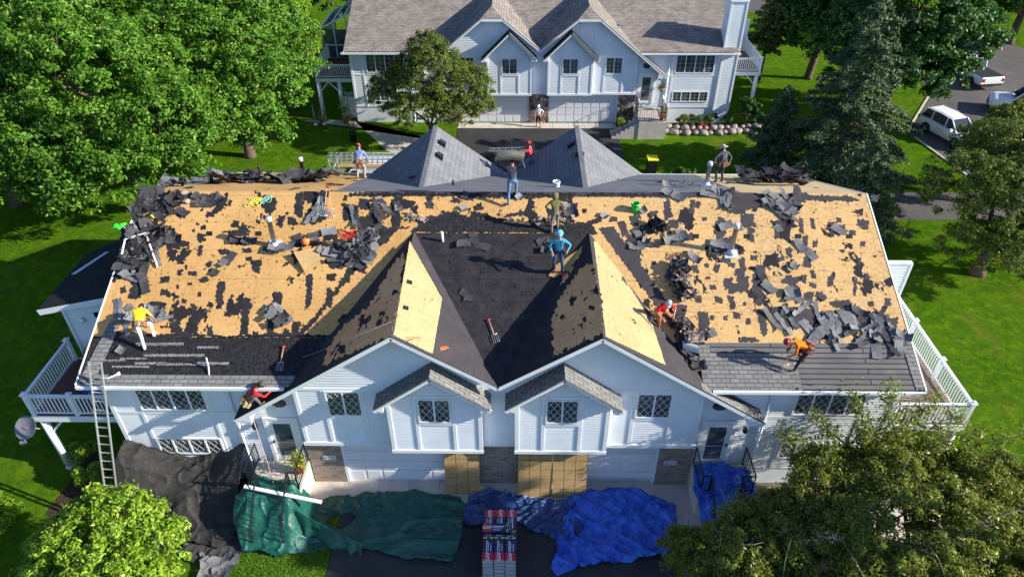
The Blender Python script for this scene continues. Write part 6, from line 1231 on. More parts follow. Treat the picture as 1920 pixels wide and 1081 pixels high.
    if hw:
        kind, hm = hw; b = MB()
        ce = hd+hdir*.02*S_
        if kind == 'cap': b.lathe(ce, [(.103, .0), (.108, .03), (.100, .075), (.07, .112), (.01, .125)], 14, axis=hdir); b.slab([ce+hdir*.03+face*.08+sdf*.07, ce+hdir*.012+face*.175+sdf*.045, ce+hdir*.012+face*.175-sdf*.045, ce+hdir*.03+face*.08-sdf*.07], .008, n=hdir)
        elif kind == 'helmet': b.lathe(ce, [(.125, -.01), (.120, .05), (.10, .10), (.05, .135), (.01, .14)], 16, axis=hdir); b.slab([ce+face*.09+sdf*.08, ce-hdir*.005+face*.165+sdf*.04, ce-hdir*.005+face*.165-sdf*.04, ce+face*.09-sdf*.08], .012, n=hdir)
        elif kind == 'brim': b.lathe(ce, [(.20, -.005), (.19, .012), (.108, .03), (.104, .08), (.07, .12), (.01, .13)], 18, axis=hdir)
        elif kind == 'hood': b.lathe(hd-face*.05-hdir*.09, [(.085, -.03), (.115, .04), (.122, .12), (.108, .18), (.07, .21), (.01, .225)], 14, axis=hdir)
        ch(b, {'cap': 'cap', 'helmet': 'hard_hat', 'brim': 'hat', 'hood': 'hood'}[kind], hm)
    b = MB(); b.lathe(hd+hdir*.015-face*.022, [(.088, -.06), (.097, 0), (.094, .06), (.05, .098), (.01, .102)], 12, axis=hdir)
    if not hw or hw[0] != 'hood': ch(b, 'hair', m_hair)
    if cl.get('belt'):
        b = MB(); f = D_((0, 1, 0)); f = (f-up*f.dot(up)).normalized(); ring = [pel+up*.05+ (right*math.cos(a)*.172+f*math.sin(a)*.135) for a in [2*math.pi*i/16 for i in range(17)]]; b.tube(ring, .022, 6)
        for a in (-.5, .35, 2.8, 3.7, 4.7): p = pel+right*math.cos(a)*.185+f*math.sin(a)*.15; M = Matrix(((right.x, f.x, up.x, p.x), (right.y, f.y, up.y, p.y), (right.z, f.z, up.z, p.z), (0, 0, 0, 1))); b.box((-.05, -.045, -.13), (.05, .045, .04), 0, M)
        ch(b, 'tool_belt', cl['belt'])
    if cl.get('harness'):
        b = MB(); f = D_((0, 1, 0)); f = (f-up*f.dot(up)).normalized()
        for sg in (-1, 1):
            b.tube([pel+up*.06+right*sg*.12-f*.13, sp2-f*.155+right*sg*.03, nk-up*.02+right*sg*.09, sp2+f*.14+right*sg*.07, pel+up*.06+right*sg*.12+f*.13], .018, 5)
        ch(b, 'harness', cl['harness'])
    return ob, tips
zmain = lambda x, y: zm(y); zmid = lambda x, y: 5.54+KC*(y+.57); zrear = lambda x, y: zr(y); zgl = lambda x, y: 7.65-GS*abs(x+3.19)
P_ = lambda n, c, **k: plain('cloth_'+n, c, .85, .2, bump=(18, .5, .03), **k)
jeans = P_('jeans', (.10, .19, .34), var=(6, .3)); dkpants = P_('dark', (.03, .03, .035)); gypants = P_('grey', (.13, .12, .115))
deg = math.radians
# 1 yellow shirt
p = on_main(276, 640); person('worker in yellow T-shirt and white trousers bending over at the left eave', p, deg(8), zmain, (0, -.02, .80), (-.03, .42, 1.06), (-.04, .60, 1.0), [(-.22, .55, .42), (.24, .58, .45)], [(-.02, -.30, 0), (.22, .12, 0)],
    dict(shirt=P_('yellow', (.85, .62, .03), var=(3, .25)), pants=P_('white', (.78, .76, .74)), forearm='skin', shoes=P_('boot', (.62, .60, .58)), belt=m_leather, hat=('cap', P_('cap_blue', (.30, .36, .50)))), look=(0, .6, -.8))
# 2 red, crouched on the entry roof
p = Vector((-7.92, -.52, 0)); p.z = zgl(p.x, p.y); person('worker in long red sleeves crouching on the left entry roof with a tool belt', p, deg(-62), zgl, (-.02, -.22, .36), (.02, .13, .77), (.03, .30, .88), [(-.12, .50, .62), (.16, .52, .58)], [(-.14, .10, 0), (.15, .14, 0)],
    dict(shirt=P_('red', (.62, .03, .035)), pants=gypants, belt=plain('belt_tan', (.50, .34, .16), .7), harness=m_strap, glove=m_skinl, shoes=plain('boot_brown', (.16, .09, .05)), hat=('cap', P_('cap_grey', (.07, .07, .065)))), knee=((-.5, 1, .6), (.5, 1, .6)))
# 3 blue hoodie
p = on_mid(1046, 510); o3, t3 = person('worker in bright blue hoodie and red shoes standing on the dark centre felt', p, deg(172), zmid, (0, .0, .92), (0, .03, 1.42), (0, .06, 1.60), [(-.30, .16, 1.02), (.20, .26, .98)], [(-.17, .05, 0), (.14, -.02, 0)],
    dict(shirt=P_('cyan', (.06, .36, .56), var=(6, .4)), pants=P_('darkblue', (.035, .06, .12), var=(5, .4)), harness=plain('harness_navy', (.02, .05, .15)), belt=plain('pouch_dark', (.05, .05, .06)), glove=m_skin, shoes=plain('shoe_red', (.62, .03, .05)), hat=('hood', P_('cyanhood', (.10, .50, .72)))))
# 4 olive hoodie
p = on_main(1040, 434); person('worker in olive hoodie and grey trousers seen from behind above the centre slope', p, deg(6), zmain, (.0, .0, .92), (-.02, .10, 1.40), (-.02, .15, 1.57), [(-.30, .18, 1.0), (.27, .12, .92)], [(-.13, -.08, 0), (.13, .12, 0)],
    dict(shirt=P_('olive', (.13, .125, .055), var=(3, .25)), pants=P_('greyp', (.17, .155, .155)), shoes=plain('shoe_brown', (.2, .12, .08)), hat=('hood', P_('olivehood', (.15, .145, .07)))), S_=.9)
# 5 carrying
p = on_main(960, 379); o5, t5 = person('worker in dark sweater and jeans carrying a shingle bundle over his shoulders', p, deg(-4), zmain, (0, 0, .93), (.0, .06, 1.42), (.02, .12, 1.58), [(-.26, .10, 1.66), (.34, .06, 1.62)], [(-.12, -.22, 0), (.13, .26, 0)],
    dict(shirt=P_('charcoal', (.075, .075, .095), var=(3, .3)), pants=jeans, glove=m_skin, shoes=plain('shoe_dk', (.04, .04, .05)), hat=('cap', P_('cap_dk', (.04, .04, .05)))), S_=1.04, elbow=((-1, -.3, .1), (1, -.5, -.6)))
# 6 red jacket behind the ridge
p = on_rear(985, 333)+Vector((.25, 1.2, 0)); p.z = zr(p.y); person('worker in red jacket and red cap reaching toward the carried bundle', p, deg(78), zrear, (0, 0, .93), (0, .06, 1.42), (0, .09, 1.60), [(-.16, .52, 1.30), (.16, .54, 1.25)], [(-.12, .05, 0), (.12, -.08, 0)],
    dict(shirt=P_('redj', (.72, .05, .08)), pants=jeans, sleeve=P_('blk', (.02, .02, .02)), forearm='sleeve', glove=m_strap, shoes=plain('shoe_b', (.03, .04, .08)), hat=('cap', P_('redcap', (.62, .04, .06)))))
# 7 plaid
def _plaid(t, b, cc):
    w = N(t, 'ShaderNodeTexWave', Scale=5.5); w2 = N(t, 'ShaderNodeTexWave', Scale=5.5, bands_direction='Z'); t.links.new(cc, w.inputs['Vector']); t.links.new(cc, w2.inputs['Vector'])
    c = mixc(t, w.outputs['Fac'], (.03, .05, .16), (.30, .40, .62)); c = mixc(t, w2.outputs['Fac'], c, (.25, .33, .55)); t.links.new(c, b.inputs['Base Color'])
m_plaid = mat('cloth_plaid', (.2, .25, .5), .85, .2, extra=_plaid)
p = on_rear(675, 335)+Vector((0, .2, 0)); p.z = zr(p.y); person('worker in blue plaid shirt and tan trousers stooping beside the left rear gable', p, deg(-8), zrear, (0, 0, .86), (.0, .30, 1.24), (-.08, .42, 1.36), [(-.24, .50, .75), (.30, .34, .72)], [(-.15, -.02, 0), (.16, .06, 0)],
    dict(shirt=m_plaid, pants=P_('tan', (.48, .34, .25)), forearm='shirt', belt=m_leather, shoes=plain('boot_tan', (.45, .33, .25)), hat=('cap', P_('cap_pink', (.50, .10, .14)))))
# 8 brimmed hat
p = on_rear(1350, 342)+Vector((0, .15, 0)); p.z = zr(p.y); person('worker in wide-brimmed hat and grey harness vest by the right rear pipe', p, deg(12), zrear, (0, 0, .92), (0, .05, 1.42), (-.03, .12, 1.57), [(-.36, .02, 1.0), (.34, .05, .90)], [(-.14, 0, 0), (.14, .02, 0)],
    dict(shirt=P_('slate', (.07, .07, .10)), pants=P_('dkteal', (.03, .05, .06)), harness=plain('harness_grey', (.30, .30, .36)), belt=plain('belt_brown', (.22, .10, .07)), glove=m_glove, sleeve=P_('slv', (.20, .22, .24)), forearm='sleeve', hat=('brim', P_('hat_khaki', (.45, .42, .38)))))
# 9 red T-shirt kneeling
p = on_main(1240, 602); person('worker in red T-shirt and grey cap kneeling by the torn shingle heap', p, deg(196), zmain, (0, -.10, .42), (0, .12, .86), (.0, .24, .98), [(-.22, .36, .50), (.20, .40, .48)], [(-.16, -.28, .04), (.20, .22, 0)],
    dict(shirt=P_('redt', (.60, .02, .03)), pants=P_('rust', (.42, .14, .06)), forearm='skin', glove=m_skin, belt=plain('belt_y', (.55, .36, .12)), shoes=plain('boot_y', (.5, .33, .12)), hat=('cap', P_('cap_lb', (.30, .38, .42)))), knee=((-.4, 1, -.2), (.4, 1, .5)), look=(0, .7, -.6))
# 10 orange shirt
p = on_main(1497, 686); o10, t10 = person('worker in orange shirt and dark red hard hat stooping over a fork, right eave', p, deg(88), zmain, (.02, -.10, .82), (.02, .36, 1.02), (.02, .55, 1.02), [(-.10, .40, .52), (.14, .42, .60)], [(-.18, .18, 0), (.14, -.18, 0)],
    dict(shirt=P_('orange', (.85, .19, .008), var=(3, .2)), pants=P_('dkbrown', (.035, .022, .025)), glove=m_glove, belt=plain('belt_red', (.28, .10, .07)), shoes=plain('shoe_o', (.06, .06, .07)), hat=('helmet', plain('helmet_red', (.30, .01, .04), .3, .5))), look=(0, .5, -.8))
# 11 by the rear garage
person('bare-legged person in white shirt and black shorts before the rear stone pier', (1.95, 31.3, .03), deg(176), lambda x, y: .03, (0, 0, .93), (0, .02, 1.42), (0, .05, 1.60), [(-.26, .08, 1.0), (.26, .08, 1.0)], [(-.16, .1, 0), (.14, -.05, 0)],
    dict(shirt=P_('whites', (.78, .78, .82)), pants=P_('shorts', (.02, .02, .025)), calf='skin', forearm='skin', skin=m_skinl, shoes=plain('sandal', (.12, .06, .05)), hat=('cap', m_white)), S_=.96)
# what they hold
b = MB(); c = t5[0][0].lerp(t5[1][0], .5)+Vector((-.12, .02, .12)); rr = random.Random(4)
for i in range(7):
    z = i*.022; k = rr.uniform(-.04, .04); P = []
    n = 9
    for j in range(n): x = -.50+1.0*j/(n-1); P.append((x, z-.30*(x*.95)**2*1.0))
    up_ = [c+Vector((x+k, -.20+k, z_)) for x, z_ in P]; dn = [c+Vector((x+k, .20+k*.5, z_+.015)) for x, z_ in P]
    for j in range(n-1): b.slab([up_[j], up_[j+1], dn[j+1], dn[j]], .012)
tag(b.build('shingle_bundle', mat('shingle_olive', (.15, .145, .12), .9, .1, var=(5, .3))), 'loose bundle of old shingles bent over the shoulders of the dark-sweatered worker', 'shingle bundle')
h10 = t10[0][0].lerp(t10[1][0], .5); q = Vector((h10.x-.10, h10.y-.28, 0)); q.z = zm(q.y)+.05; D = thing('shingle_fork', 'upright fork held by the orange-shirted worker, tines on the shingles', 'fork', tuple(q))
tp = h10+Vector((-.06, .0, .16)); d = (q-tp).normalized(); r = d.cross(Vector((0, -SL, 1))).normalized(); b = MB(); b.tube([tp, q-d*.3], .016, 6); b.build('shaft', m_wood2, D); b = MB(); b.tube([tp-r*.06, tp+r*.06], .018, 6); b.tube([tp-r*.06, tp+d*.12, tp+r*.06], .012, 6); b.build('grip', m_black, D); b = MB(); b.tube([q-d*.3-r*.1, q-d*.3+r*.1], .012, 5)
for i in range(5): a = -.1+i*.05; b.tube([q-d*.3+r*a, q+r*a], [.010, .006], 5)
b.build('tines', plain('tines_tan', (.55, .42, .3), .4, metal=.3), D)
b = MB(); c2 = Vector((-7.40, -.22, zgl(-7.92, 0)+.60)); b.box(c2+Vector((-.05, -.10, -.04)), c2+Vector((.28, .06, .05))); b.box(c2+Vector((.0, -.05, -.16)), c2+Vector((.07, .02, -.03))); b.lathe(c2+Vector((.14, -.02, -.03)), [(.08, -.04), (.08, .04)], 12, axis=Vector((0, 1, 0))); tag(b.build('nail_gun', m_cblack if 'm_cblack' in globals() else m_black), 'black power tool in the hands of the red-sleeved worker', 'power tool')
# ---------------------------------------------------------------- loose shingles and heaps
m_strip1 = mat('loose_shingle', (.15, .152, .158), .9, .15, var=(6, .22), bump=(40, .4, .01)); m_strip2 = mat('loose_shingle_dark', (.055, .053, .058), .85, .2, var=(5, .3), bump=(30, .4, .01)); m_strip3 = mat('loose_shingle_pale', (.21, .215, .225), .9, .15, var=(6, .15))
rr = random.Random(77); protos = {}; LAB = {}; WH = {'grey shingle strip in the sprawling heap above the right eave': 'heap above right eave', 'grey shingle strip draped near the right part of the ridge': 'near right ridge', 'loose shingle strip in the scattered pile left of the left gable': 'left of left gable', 'shingle strip among the scraps along the upper left roof edge': 'upper left roof', 'shingle piece scattered around the yellow-shirted worker': 'around yellow-shirted worker', 'shingle strip in the small crossed stack on the left slope': 'crossed stack left slope', 'single loose shingle scrap lying on the pale sheathing of the right slope': 'on right slope', 'shingle scrap lying along the middle of the torn ridge strip': 'below middle ridge', 'small dark shingle packet standing on the grey rear slope': 'grey rear slope', 'dark shingle scrap lying on the felt between the two front gables': 'felt between front gables', 'weathered shingle sheet thrown onto the lawn at the lower left': 'lawn lower left'}
def strip_proto(kind, var):
    """a three-tab strip 0.95 x 0.32 m (or a torn part of one), slightly bent, thin slots between the tabs"""
    b = MB(); L, w = {'s': (.95, .16), 'w': (.92, .30), 'h': (.55, .30), 'c': (.30, .26)}[kind]; n = 12; r = random.Random(var*13+ord(kind)); b1, b2 = r.uniform(-.05, .13), r.uniform(-.05, .06); sk = r.uniform(-.05, .05); amp = [r.uniform(-.035, .03)*(2.2 if r.random() < .2 else 1) for _ in range(n+1)]
    z = lambda t, s: .010+abs(b1)*(2*t-1)**2+b2*(s-.5)*(2*t-1)+.015*max(0, s-.6)*r.random(); top = []; 
    for i in range(n+1):
        t = i/n; row = []
        for j in range(4): s = j/3; e = amp[i] if j in (0, 3) else 0; row.append(((t-.5)*L+sk*(s-.5), (s-.5)*w+e*(1 if j == 3 else .4), z(t, s)))
        top.append(row)
    k = 0
    for row in top: b.v += row
    nv = len(b.v); b.v += [(x, y, z_-.007) for x, y, z_ in b.v[:nv]]; slots = {4, 8} if kind in 'sw' else {6}
    for i in range(n):
        for j in range(3):
            a = i*4+j; b.f.append((a, a+4, a+5, a+1)); b.m.append(0); b.sm.append(False); b.f.append((nv+a, nv+a+1, nv+a+5, nv+a+4)); b.m.append(0); b.sm.append(False)
        for a, c in ((i*4, i*4+4), (i*4+7, i*4+3)): b.f.append((a, nv+a, nv+c, c)); b.m.append(0); b.sm.append(False)
    for i in (0, n):
        for j in range(3): a = i*4+j; b.f.append((a, a+1, nv+a+1, nv+a) if i == 0 else (a+1, a, nv+a, nv+a+1)); b.m.append(0); b.sm.append(False)
    for i in sorted(slots): x = (i/n-.5)*L; b.box((x-.005, -w/2+.0, z(i/n, 0)+.002), (x+.005, w*.0, z(i/n, .4)+.004), 1)
    if kind == 'w': b.box((-L/2+.02, w*.02, z(.5, .5)-.003), (L/2-.02, w*.03, z(.5, .5)+.004), 1)
    return b
def get_strip(kind, shade):
    key = (kind, rr.randint(0, 4), shade)
    if key not in protos:
        b = strip_proto(key[0], key[1]); o = b.build('shingle_strip', [(m_strip1, m_strip2, m_strip3)[shade], m_resid]); protos[key] = o; return o
    o = protos[key].copy(); COL.objects.link(o); return o
def put_strip(px, py, ang, kind, shade, fn, n, lift, label, group, tiltx=0):
    o = get_strip(kind, shade); p = fn(px, py); n = Vector(n).normalized()
    # direction on the roof that matches the traced direction
    q = fn(px+10*math.cos(math.radians(ang)), py+10*math.sin(math.radians(ang))); u = (q-p); u -= n*u.dot(n); u.normalize(); v = n.cross(u)
    M = Matrix(((u.x, v.x, n.x, 0), (u.y, v.y, n.y, 0), (u.z, v.z, n.z, 0), (0, 0, 0, 1))); M = M @ Euler((rr.uniform(-.06, .10), rr.uniform(-.05, .05)+tiltx, 0)).to_matrix().to_4x4(); M.translation = p+n*lift; o.matrix_world = M
    tag(o, label, 'shingle', group); LAB.setdefault((label, kind, shade), []).append((px, o)); return o
GA = ('grey shingle strip in the sprawling heap above the right eave', 'loose shingle strips heaped at the right eave')
for (x, y, a, k) in ((1447, 600, 52, 's'), (1468, 608, 55, 's'), (1481, 596, 60, 's'), (1522, 599, 80, 'w'), (1533, 590, 70, 's'), (1501, 579, -35, 's'), (1488, 584, 30, 'h'), (1572, 620, 88, 's'), (1598, 592, -75, 's'), (1648, 597, -65, 's'), (1618, 631, -38, 'w'), (1626, 640, -38, 'w'), (1655, 647, 85, 's'), (1669, 648, 60, 's'), (1681, 627, 50, 's'), (1642, 659, 80, 'h'), (1653, 676, 30, 'c'), (1545, 647, 40, 'h'), (1558, 636, 60, 's'), (1692, 629, 30, 'h'), (1618, 614, 0, 's'), (1620, 602, -60, 'h'), (1582, 594, 60, 'h'), (1496, 622, 60, 'h'), (1667, 613, 80, 's'), (1567, 596, 20, 'h'), (1604, 604, 40, 'w'), (1635, 612, -80, 's'), (1590, 603, 70, 's'), (1660, 625, 75, 'w'), (1678, 640, 65, 's'), (1512, 612, 50, 'h'), (1548, 598, -20, 'h'), (1610, 585, 35, 'h'), (1630, 590, 60, 'h'), (1645, 620, 88, 'w'), (1535, 606, 85, 's'), (1560, 612, 75, 's'), (1490, 612, -60, 'c'), (1470, 590, 20, 'c'), (1600, 620, -30, 's'), (1685, 655, 78, 'h'), (1578, 630, -38, 's')):
    if rr.random() < .36: continue
    put_strip(x, y, a+rr.uniform(-6, 6), 's' if k == 'w' and rr.random() < .5 else k, rr.choice((0, 0, 1, 1, 2)), on_main, nM, .012+rr.random()*.045, *GA)
for i, (x, y) in enumerate(((1535, 625), (1548, 612), (1522, 640))): put_strip(x, y, -52, 'w', 0, on_main, nM, .04+.02*i, *GA)
GB = ('grey shingle strip draped near the right part of the ridge', 'loose shingle strips below the right ridge')
for (x, y, a, k) in ((1352, 372, 78, 's'), (1359, 374, 82, 's'), (1366, 376, 86, 's'), (1372, 375, 88, 's'), (1347, 360, 30, 'h'), (1493, 372, 88, 'w'), (1262, 366, 25, 'w'), (1272, 370, 30, 'h'), (1336, 366, 10, 'w'), (1448, 388, 40, 'w'), (1462, 380, 40, 'w'), (1475, 392, 40, 'w'), (1460, 398, 40, 'w'), (1490, 385, 40, 'h'), (1472, 370, 60, 's'), (1450, 376, 40, 'w'), (1484, 398, -35, 'h'), (1478, 405, 40, 's')):
    put_strip(x, y, a, k, rr.choice((0, 0, 0, 1)), on_main, nM, .012+rr.random()*.07, *GB)
GC = ('loose shingle strip in the scattered pile left of the left gable', 'loose shingle strips left of the left gable')
for (x, y, a, k) in ((585, 403, -60, 's'), (594, 390, -60, 's'), (598, 400, -58, 's'), (663, 407, 78, 's'), (670, 411, 80, 's'), (713, 398, 58, 's'), (706, 402, 58, 's'), (720, 387, 50, 's'), (728, 392, 52, 's'), (602, 439, -12, 's'), (618, 436, -12, 'h'), (582, 447, -15, 'h'), (675, 456, 85, 's'), (681, 446, -50, 's'), (701, 460, 70, 'h'), (668, 486, -45, 's'), (641, 466, -20, 's'), (648, 481, -40, 'h'), (630, 478, 10, 'w'), (655, 474, 80, 'h'), (690, 470, 40, 'h'), (692, 450, -65, 's'), (640, 488, -10, 's'), (612, 472, 10, 'h'), (700, 440, 60, 'h'), (564, 452, -70, 'c'), (560, 447, 60, 'c'), (694, 486, -50, 'h'), (660, 497, 30, 'c'), (680, 495, -45, 'h'), (712, 430, 50, 'c'), (748, 392, 0, 'c'), (745, 386, 80, 'c')):
    put_strip(x, y, a, k, rr.choice((0, 1, 1, 2)), on_main, nM, .012+rr.random()*.08, *GC)
GD = ('shingle strip among the scraps along the upper left roof edge', 'loose shingles along the left roof edge')
for (x, y, a, k) in ((385, 372, 10, 'w'), (393, 383, 0, 'w'), (402, 378, 0, 'w'), (412, 373, 40, 'h'), (300, 455, -10, 'w'), (308, 446, -15, 'w'), (290, 462, -20, 's'), (240, 500, -8, 'w'), (238, 492, -5, 'h'), (268, 480, 70, 'w'), (250, 520, 20, 'w'), (272, 534, 75, 'w'), (275, 498, -80, 'w'), (296, 480, 80, 's'), (300, 370, -80, 'w'), (285, 372, -80, 'w'), (273, 372, -78, 'w'), (296, 405, 30, 'w'), (345, 400, 30, 'h'), (330, 445, 20, 'h'), (520, 468, 5, 'h'), (530, 465, 0, 'w'), (505, 470, 8, 'h'), (432, 484, -50, 'h'), (420, 494, -50, 'c'), (405, 512, 20, 'c'), (330, 452, -5, 'h'), (470, 452, 5, 'h'), (440, 452, 0, 'c'), (318, 392, 60, 's')):
    put_strip(x, y, a, k, rr.choice((0, 1, 1)), on_main, nM, .012+rr.random()*.09, *GD)
GE = ('shingle piece scattered around the yellow-shirted worker', 'loose shingles around the yellow-shirted worker')
for (x, y, a, k) in ((219, 583, 88, 's'), (227, 582, 88, 's'), (238, 608, 88, 's'), (243, 578, 50, 'c'), (252, 596, 0, 'h'), (290, 588, 30, 'h'), (300, 600, -15, 's'), (285, 580, 20, 'h'), (228, 657, 20, 'c'), (258, 588, 70, 'c'), (232, 600, 0, 'c'), (298, 592, -35, 'h')):
    put_strip(x, y, a, k, rr.choice((0, 2, 2)), on_main, nM, .012+rr.random()*.03, *GE)
GF = ('shingle strip in the small crossed stack on the left slope', 'small crossed stack of shingles on the left slope')
for i, (x, y, a, k) in enumerate(((520, 594, 35, 'w'), (523, 592, 38, 'w'), (528, 596, 40, 'w'), (516, 597, 60, 's'), (524, 588, 35, 'w'), (535, 590, 45, 's'), (530, 602, -40, 'h'), (512, 590, -50, 'h'))): put_strip(x, y, a, k, (1, 0, 2)[i % 3], on_main, nM, .03+.022*i, *GF)
GG = ('single loose shingle scrap lying on the pale sheathing of the right slope', 'single shingle scraps on the right slope')
for (x, y, a, k) in ((1265, 447, -20, 'w'), (1278, 444, 60, 'h'), (1302, 483, 40, 'h'), (1345, 455, 5, 'h'), (1352, 462, 0, 'w'), (1362, 468, -5, 's'), (1360, 424, -20, 'h'), (1442, 540, 40, 'h'), (1500, 462, 60, 'h'), (1519, 477, 50, 'h'), (1484, 550, 0, 'h'), (1494, 556, 50, 'h'), (1478, 553, 90, 'h'), (1459, 428, 40, 'c'), (1205, 396, -30, 'c'), (1195, 438, 60, 'c'), (1193, 462, 5, 'h'), (1212, 452, 10, 'c'), (1541, 556, 40, 'c'), (1336, 625, 60, 'c'), (1489, 499, 30, 'c'), (1427, 513, 70, 'h'), (1386, 427, 60, 'c'), (1572, 432, 30, 'h'), (1219, 459, 3, 's')):
    put_strip(x, y, a, k, rr.choice((0, 0, 1)), on_main, nM, .012+rr.random()*.03, *GG)
GH = ('shingle scrap lying along the middle of the torn ridge strip', 'shingle scraps near the middle of the ridge')
for (x, y, a, k) in ((1068, 389, 5, 'h'), (1064, 396, 5, 'h'), (1070, 402, 0, 'h'), (872, 367, -60, 'c'), (872, 393, 40, 'c'), (806, 384, 60, 'c'), (975, 372, 30, 'c'), (1135, 406, 30, 'c'), (1250, 345, 0, 'c')):
    put_strip(x, y, a, k, rr.choice((0, 1, 2)), on_main, nM, .012+rr.random()*.05, *GH)
nR = Vector((0, SL, 1))
for (x, y) in ((1233, 346), (1277, 348), (1293, 351), (1360, 348)): put_strip(x, y, 0, 'c', 1, on_rear, nR, .08, 'small dark shingle packet standing on the grey rear slope', 'shingle packets on the grey rear slope')
nc = Vector((0, -KC, 1))
for (x, y, a, k) in ((880, 455, -10, 'w'), (905, 462, 20, 'h'), (1020, 452, -15, 'h'), (1022, 470, 0, 'c'), (1030, 457, 30, 'c'), (890, 448, 60, 'h'), (878, 558, 0, 'c'), (870, 550, 40, 'c')): put_strip(x, y, a, k, 1, on_mid, nc, .02, 'dark shingle scrap lying on the felt between the two front gables', 'dark scraps on the centre felt')
# heaps: crumpled sheets of shingle and felt torn off in one piece
def sheet_grid(b, c, u, v, n, L, w, rnd, m, curl=.35):
    nx, ny = 10, 6; q = rnd.random()*90; k = len(b.v); cu = rnd.uniform(-curl, curl); cv = rnd.uniform(-curl, curl)*.6; tw = rnd.uniform(-.4, .4)
    for i in range(nx+1):
        for j in range(ny+1):
            s, t = i/nx-.5, j/ny-.5; e = 1+.16*MN.noise(Vector((s*4+q, t*4, 0))) ; h = cu*L*(s*s*4-.3)*.5+cv*w*(t*t*4-.3)+tw*s*t*w+.06*MN.noise(Vector((s*4+q, t*3, 3)))
            b.v.append(tuple(c+u*s*L*e+v*t*w*e+n*max(-.02, h)))
    for i in range(nx):
        for j in range(ny): a = k+i*(ny+1)+j; b.f.append((a, a+ny+1, a+ny+2, a+1)); b.m.append(m if rnd.random() < .9 else (m+1) % 3); b.sm.append(False)
def heap(name, label, pts, fn, n, cnt, size, seed, mats, hgt=.3, curl=.4, cat='debris pile'):
    rnd = random.Random(seed); b = MB(); n = Vector(n).normalized()
    for i in range(cnt):
        t = rnd.random()*(len(pts)-1); k = int(t); f = t-k; px = pts[k][0]*(1-f)+pts[k+1][0]*f; py = pts[k][1]*(1-f)+pts[k+1][1]*f; wd = pts[k][2]*(1-f)+pts[k+1][2]*f
        p = fn(px+rnd.gauss(0, wd*.35), py+rnd.gauss(0, wd*.22)); a = rnd.uniform(0, 2*math.pi); u = Vector((math.cos(a), math.sin(a), 0)); u = (u-n*u.dot(n)).normalized(); v = n.cross(u); nn = (n+Vector((rnd.gauss(0, .3), rnd.gauss(0, .3), 0))).normalized(); u = (u-nn*u.dot(nn)).normalized(); v = nn.cross(u)
        L = size*rnd.uniform(.5, 1.4); sheet_grid(b, p+n*(.05+hgt*rnd.random()*(i/cnt+.2)), u, v, nn, L, L*rnd.uniform(.35, .8), rnd, rnd.choice((0, 0, 0, 1, 2)), curl)
    o = b.build(name, mats); o.modifiers.new('thickness', 'SOLIDIFY').thickness = .008; return tag(o, label, cat)
hm = [m_strip2, m_felt, m_strip1]; hd_ = [m_felt, m_resid, m_strip2]; hb_ = [m_strip2, mat('torn_paper', (.36, .28, .22), .9, .1, var=(8, .35)), m_felt]
heap('shingle_heap', 'long heap of torn shingle sheets along the rear edge of the left roof', [(320, 348, 10), (400, 342, 14), (480, 338, 16), (560, 340, 16), (620, 338, 12)], on_rear, nR, 70, .8, 1, hm, .35)
heap('shingle_heap', 'heap of torn black shingle sheets behind the right part of the ridge', [(1375, 340, 10), (1420, 340, 20), (1470, 342, 20), (1510, 340, 10)], on_rear, nR, 46, .75, 2, hd_, .45)
heap('shingle_heap', 'dark sheet folded upright at the end of the right ridge heap', [(1500, 335, 6), (1512, 333, 6)], on_rear, nR, 5, .8, 3, hd_, .7, .8)
heap('shingle_heap', 'round heap of crumpled shingles above the kneeling red worker', [(1265, 500, 14), (1270, 520, 20), (1272, 540, 18), (1285, 555, 12)], on_main, nM, 55, .48, 4, hb_, .40, .6)
heap('shingle_heap', 'ragged roll of torn roofing paper below the kneeling red worker', [(1262, 590, 8), (1275, 610, 12), (1295, 630, 12), (1300, 642, 6)], on_main, nM, 34, .5, 5, hb_, .35, .6)
heap('shingle_heap', 'black crumpled bag of scraps right of the green bucket', [(1218, 425, 8), (1232, 424, 10), (1244, 428, 6)], on_main, nM, 22, .4, 6, [m_resid, mat('bag_black', (.02, .022, .028), .25, .6), m_resid], .25, .9)
heap('shingle_heap', 'pile of dark shingle sheets inside the bent metal frame', [(262, 455, 14), (285, 430, 22), (250, 490, 16), (300, 432, 12)], on_main, nM, 40, .8, 7, [m_strip2, m_felt, m_strip1], .14, .35)
heap('shingle_heap', 'strip of torn scraps along the rake of the upper left roof', [(262, 400, 8), (290, 390, 14), (320, 372, 12), (350, 370, 8)], on_main, nM, 24, .6, 8, [m_felt, m_strip2, hb_[1]], .10, .3)
heap('shingle_heap', 'mound of broken shingles left of the left gable valley', [(640, 472, 18), (680, 460, 20), (700, 440, 16), (660, 490, 12)], on_main, nM, 44, .45, 9, hm, .12, .3)
heap('shingle_heap', 'torn shingle tails hanging along the right valley', [(1275, 635, 6), (1295, 665, 8), (1310, 690, 8)], on_main, nM, 14, .4, 10, hm, .1, .5)
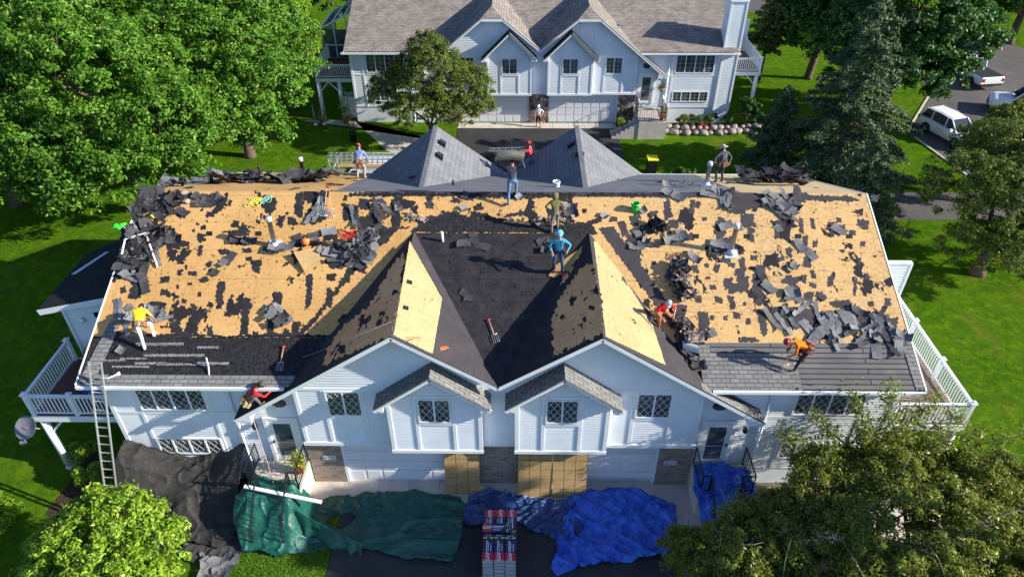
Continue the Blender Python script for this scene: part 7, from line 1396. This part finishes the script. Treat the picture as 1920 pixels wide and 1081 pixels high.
heap('shingle_heap', 'brown splintered scraps along the torn band under the ridge', [(770, 405, 6), (800, 412, 8), (760, 412, 6)], on_main, nM, 16, .25, 11, [hb_[1], hb_[1], m_strip2], .06, .5)
heap('shingle_heap', 'splintered scraps at the feet of the olive-hooded worker', [(960, 412, 6), (1020, 416, 8), (1090, 412, 6)], on_main, nM, 24, .25, 12, [hb_[1], hb_[1], m_strip2], .06, .5)
b = MB(); b.v = []
coil('rope', 'rusty coil of rope above the round shingle heap', 'rope', on_main(1265, 480), .16, 5, plain('rope_rust', (.30, .15, .08)), nM, seed=14, squash=.6)
ch_ = MB(); p = on_main(1290, 655)+nM*.15; u = Vector((.8, -.5, .1)).normalized(); 
for i in range(8):
    a0, a1 = math.pi*i/8, math.pi*(i+1)/8; f_ = lambda a, s: p+u*s+Vector((0, .16*math.cos(a), .16*math.sin(a))); ch_.slab([f_(a0, -.25), f_(a0, .3), f_(a1, .3), f_(a1, -.25)], .005)
tag(ch_.build('roof_flashing', m_galv), 'curved grey sheet metal piece on the right valley below the torn roll', 'sheet metal')
# scraps lying on the ground
ng = Vector((0, 0, 1)); gz0 = lambda x, y: on_z(x, y, .02)
for (x, y, a, k) in ((405, 1055, -20, 'w'), (415, 1060, 30, 'w'), (395, 1068, 60, 'w'), (425, 1062, -30, 'w'), (410, 1074, 10, 'w'), (385, 1060, 80, 's'), (500, 1018, 20, 'h'), (473, 1030, 60, 'c'), (515, 1015, -30, 'c'), (400, 1080, 0, 'w')):
    put_strip(x, y, a, k, 0, gz0, ng, .01+rr.random()*.08, 'weathered shingle sheet thrown onto the lawn at the lower left', 'shingle sheets thrown on the lawn')

# one label per piece: tone, size and its order from the left among its like
SHORT = {'s': 'narrow full-length', 'w': 'wide', 'h': 'half-length', 'c': 'small'}; TONE = ('grey', 'dark', 'pale')
for (lab, kind, shade), items in LAB.items():
    items.sort(key=lambda t: t[0]); where = WH.get(lab, lab)
    for i, (px, o) in enumerate(items): o['label'] = '%s %s shingle piece, %s%s' % (TONE[shade], SHORT[kind], (ORD[i]+' from left of its like, ') if len(items) > 1 else '', where)
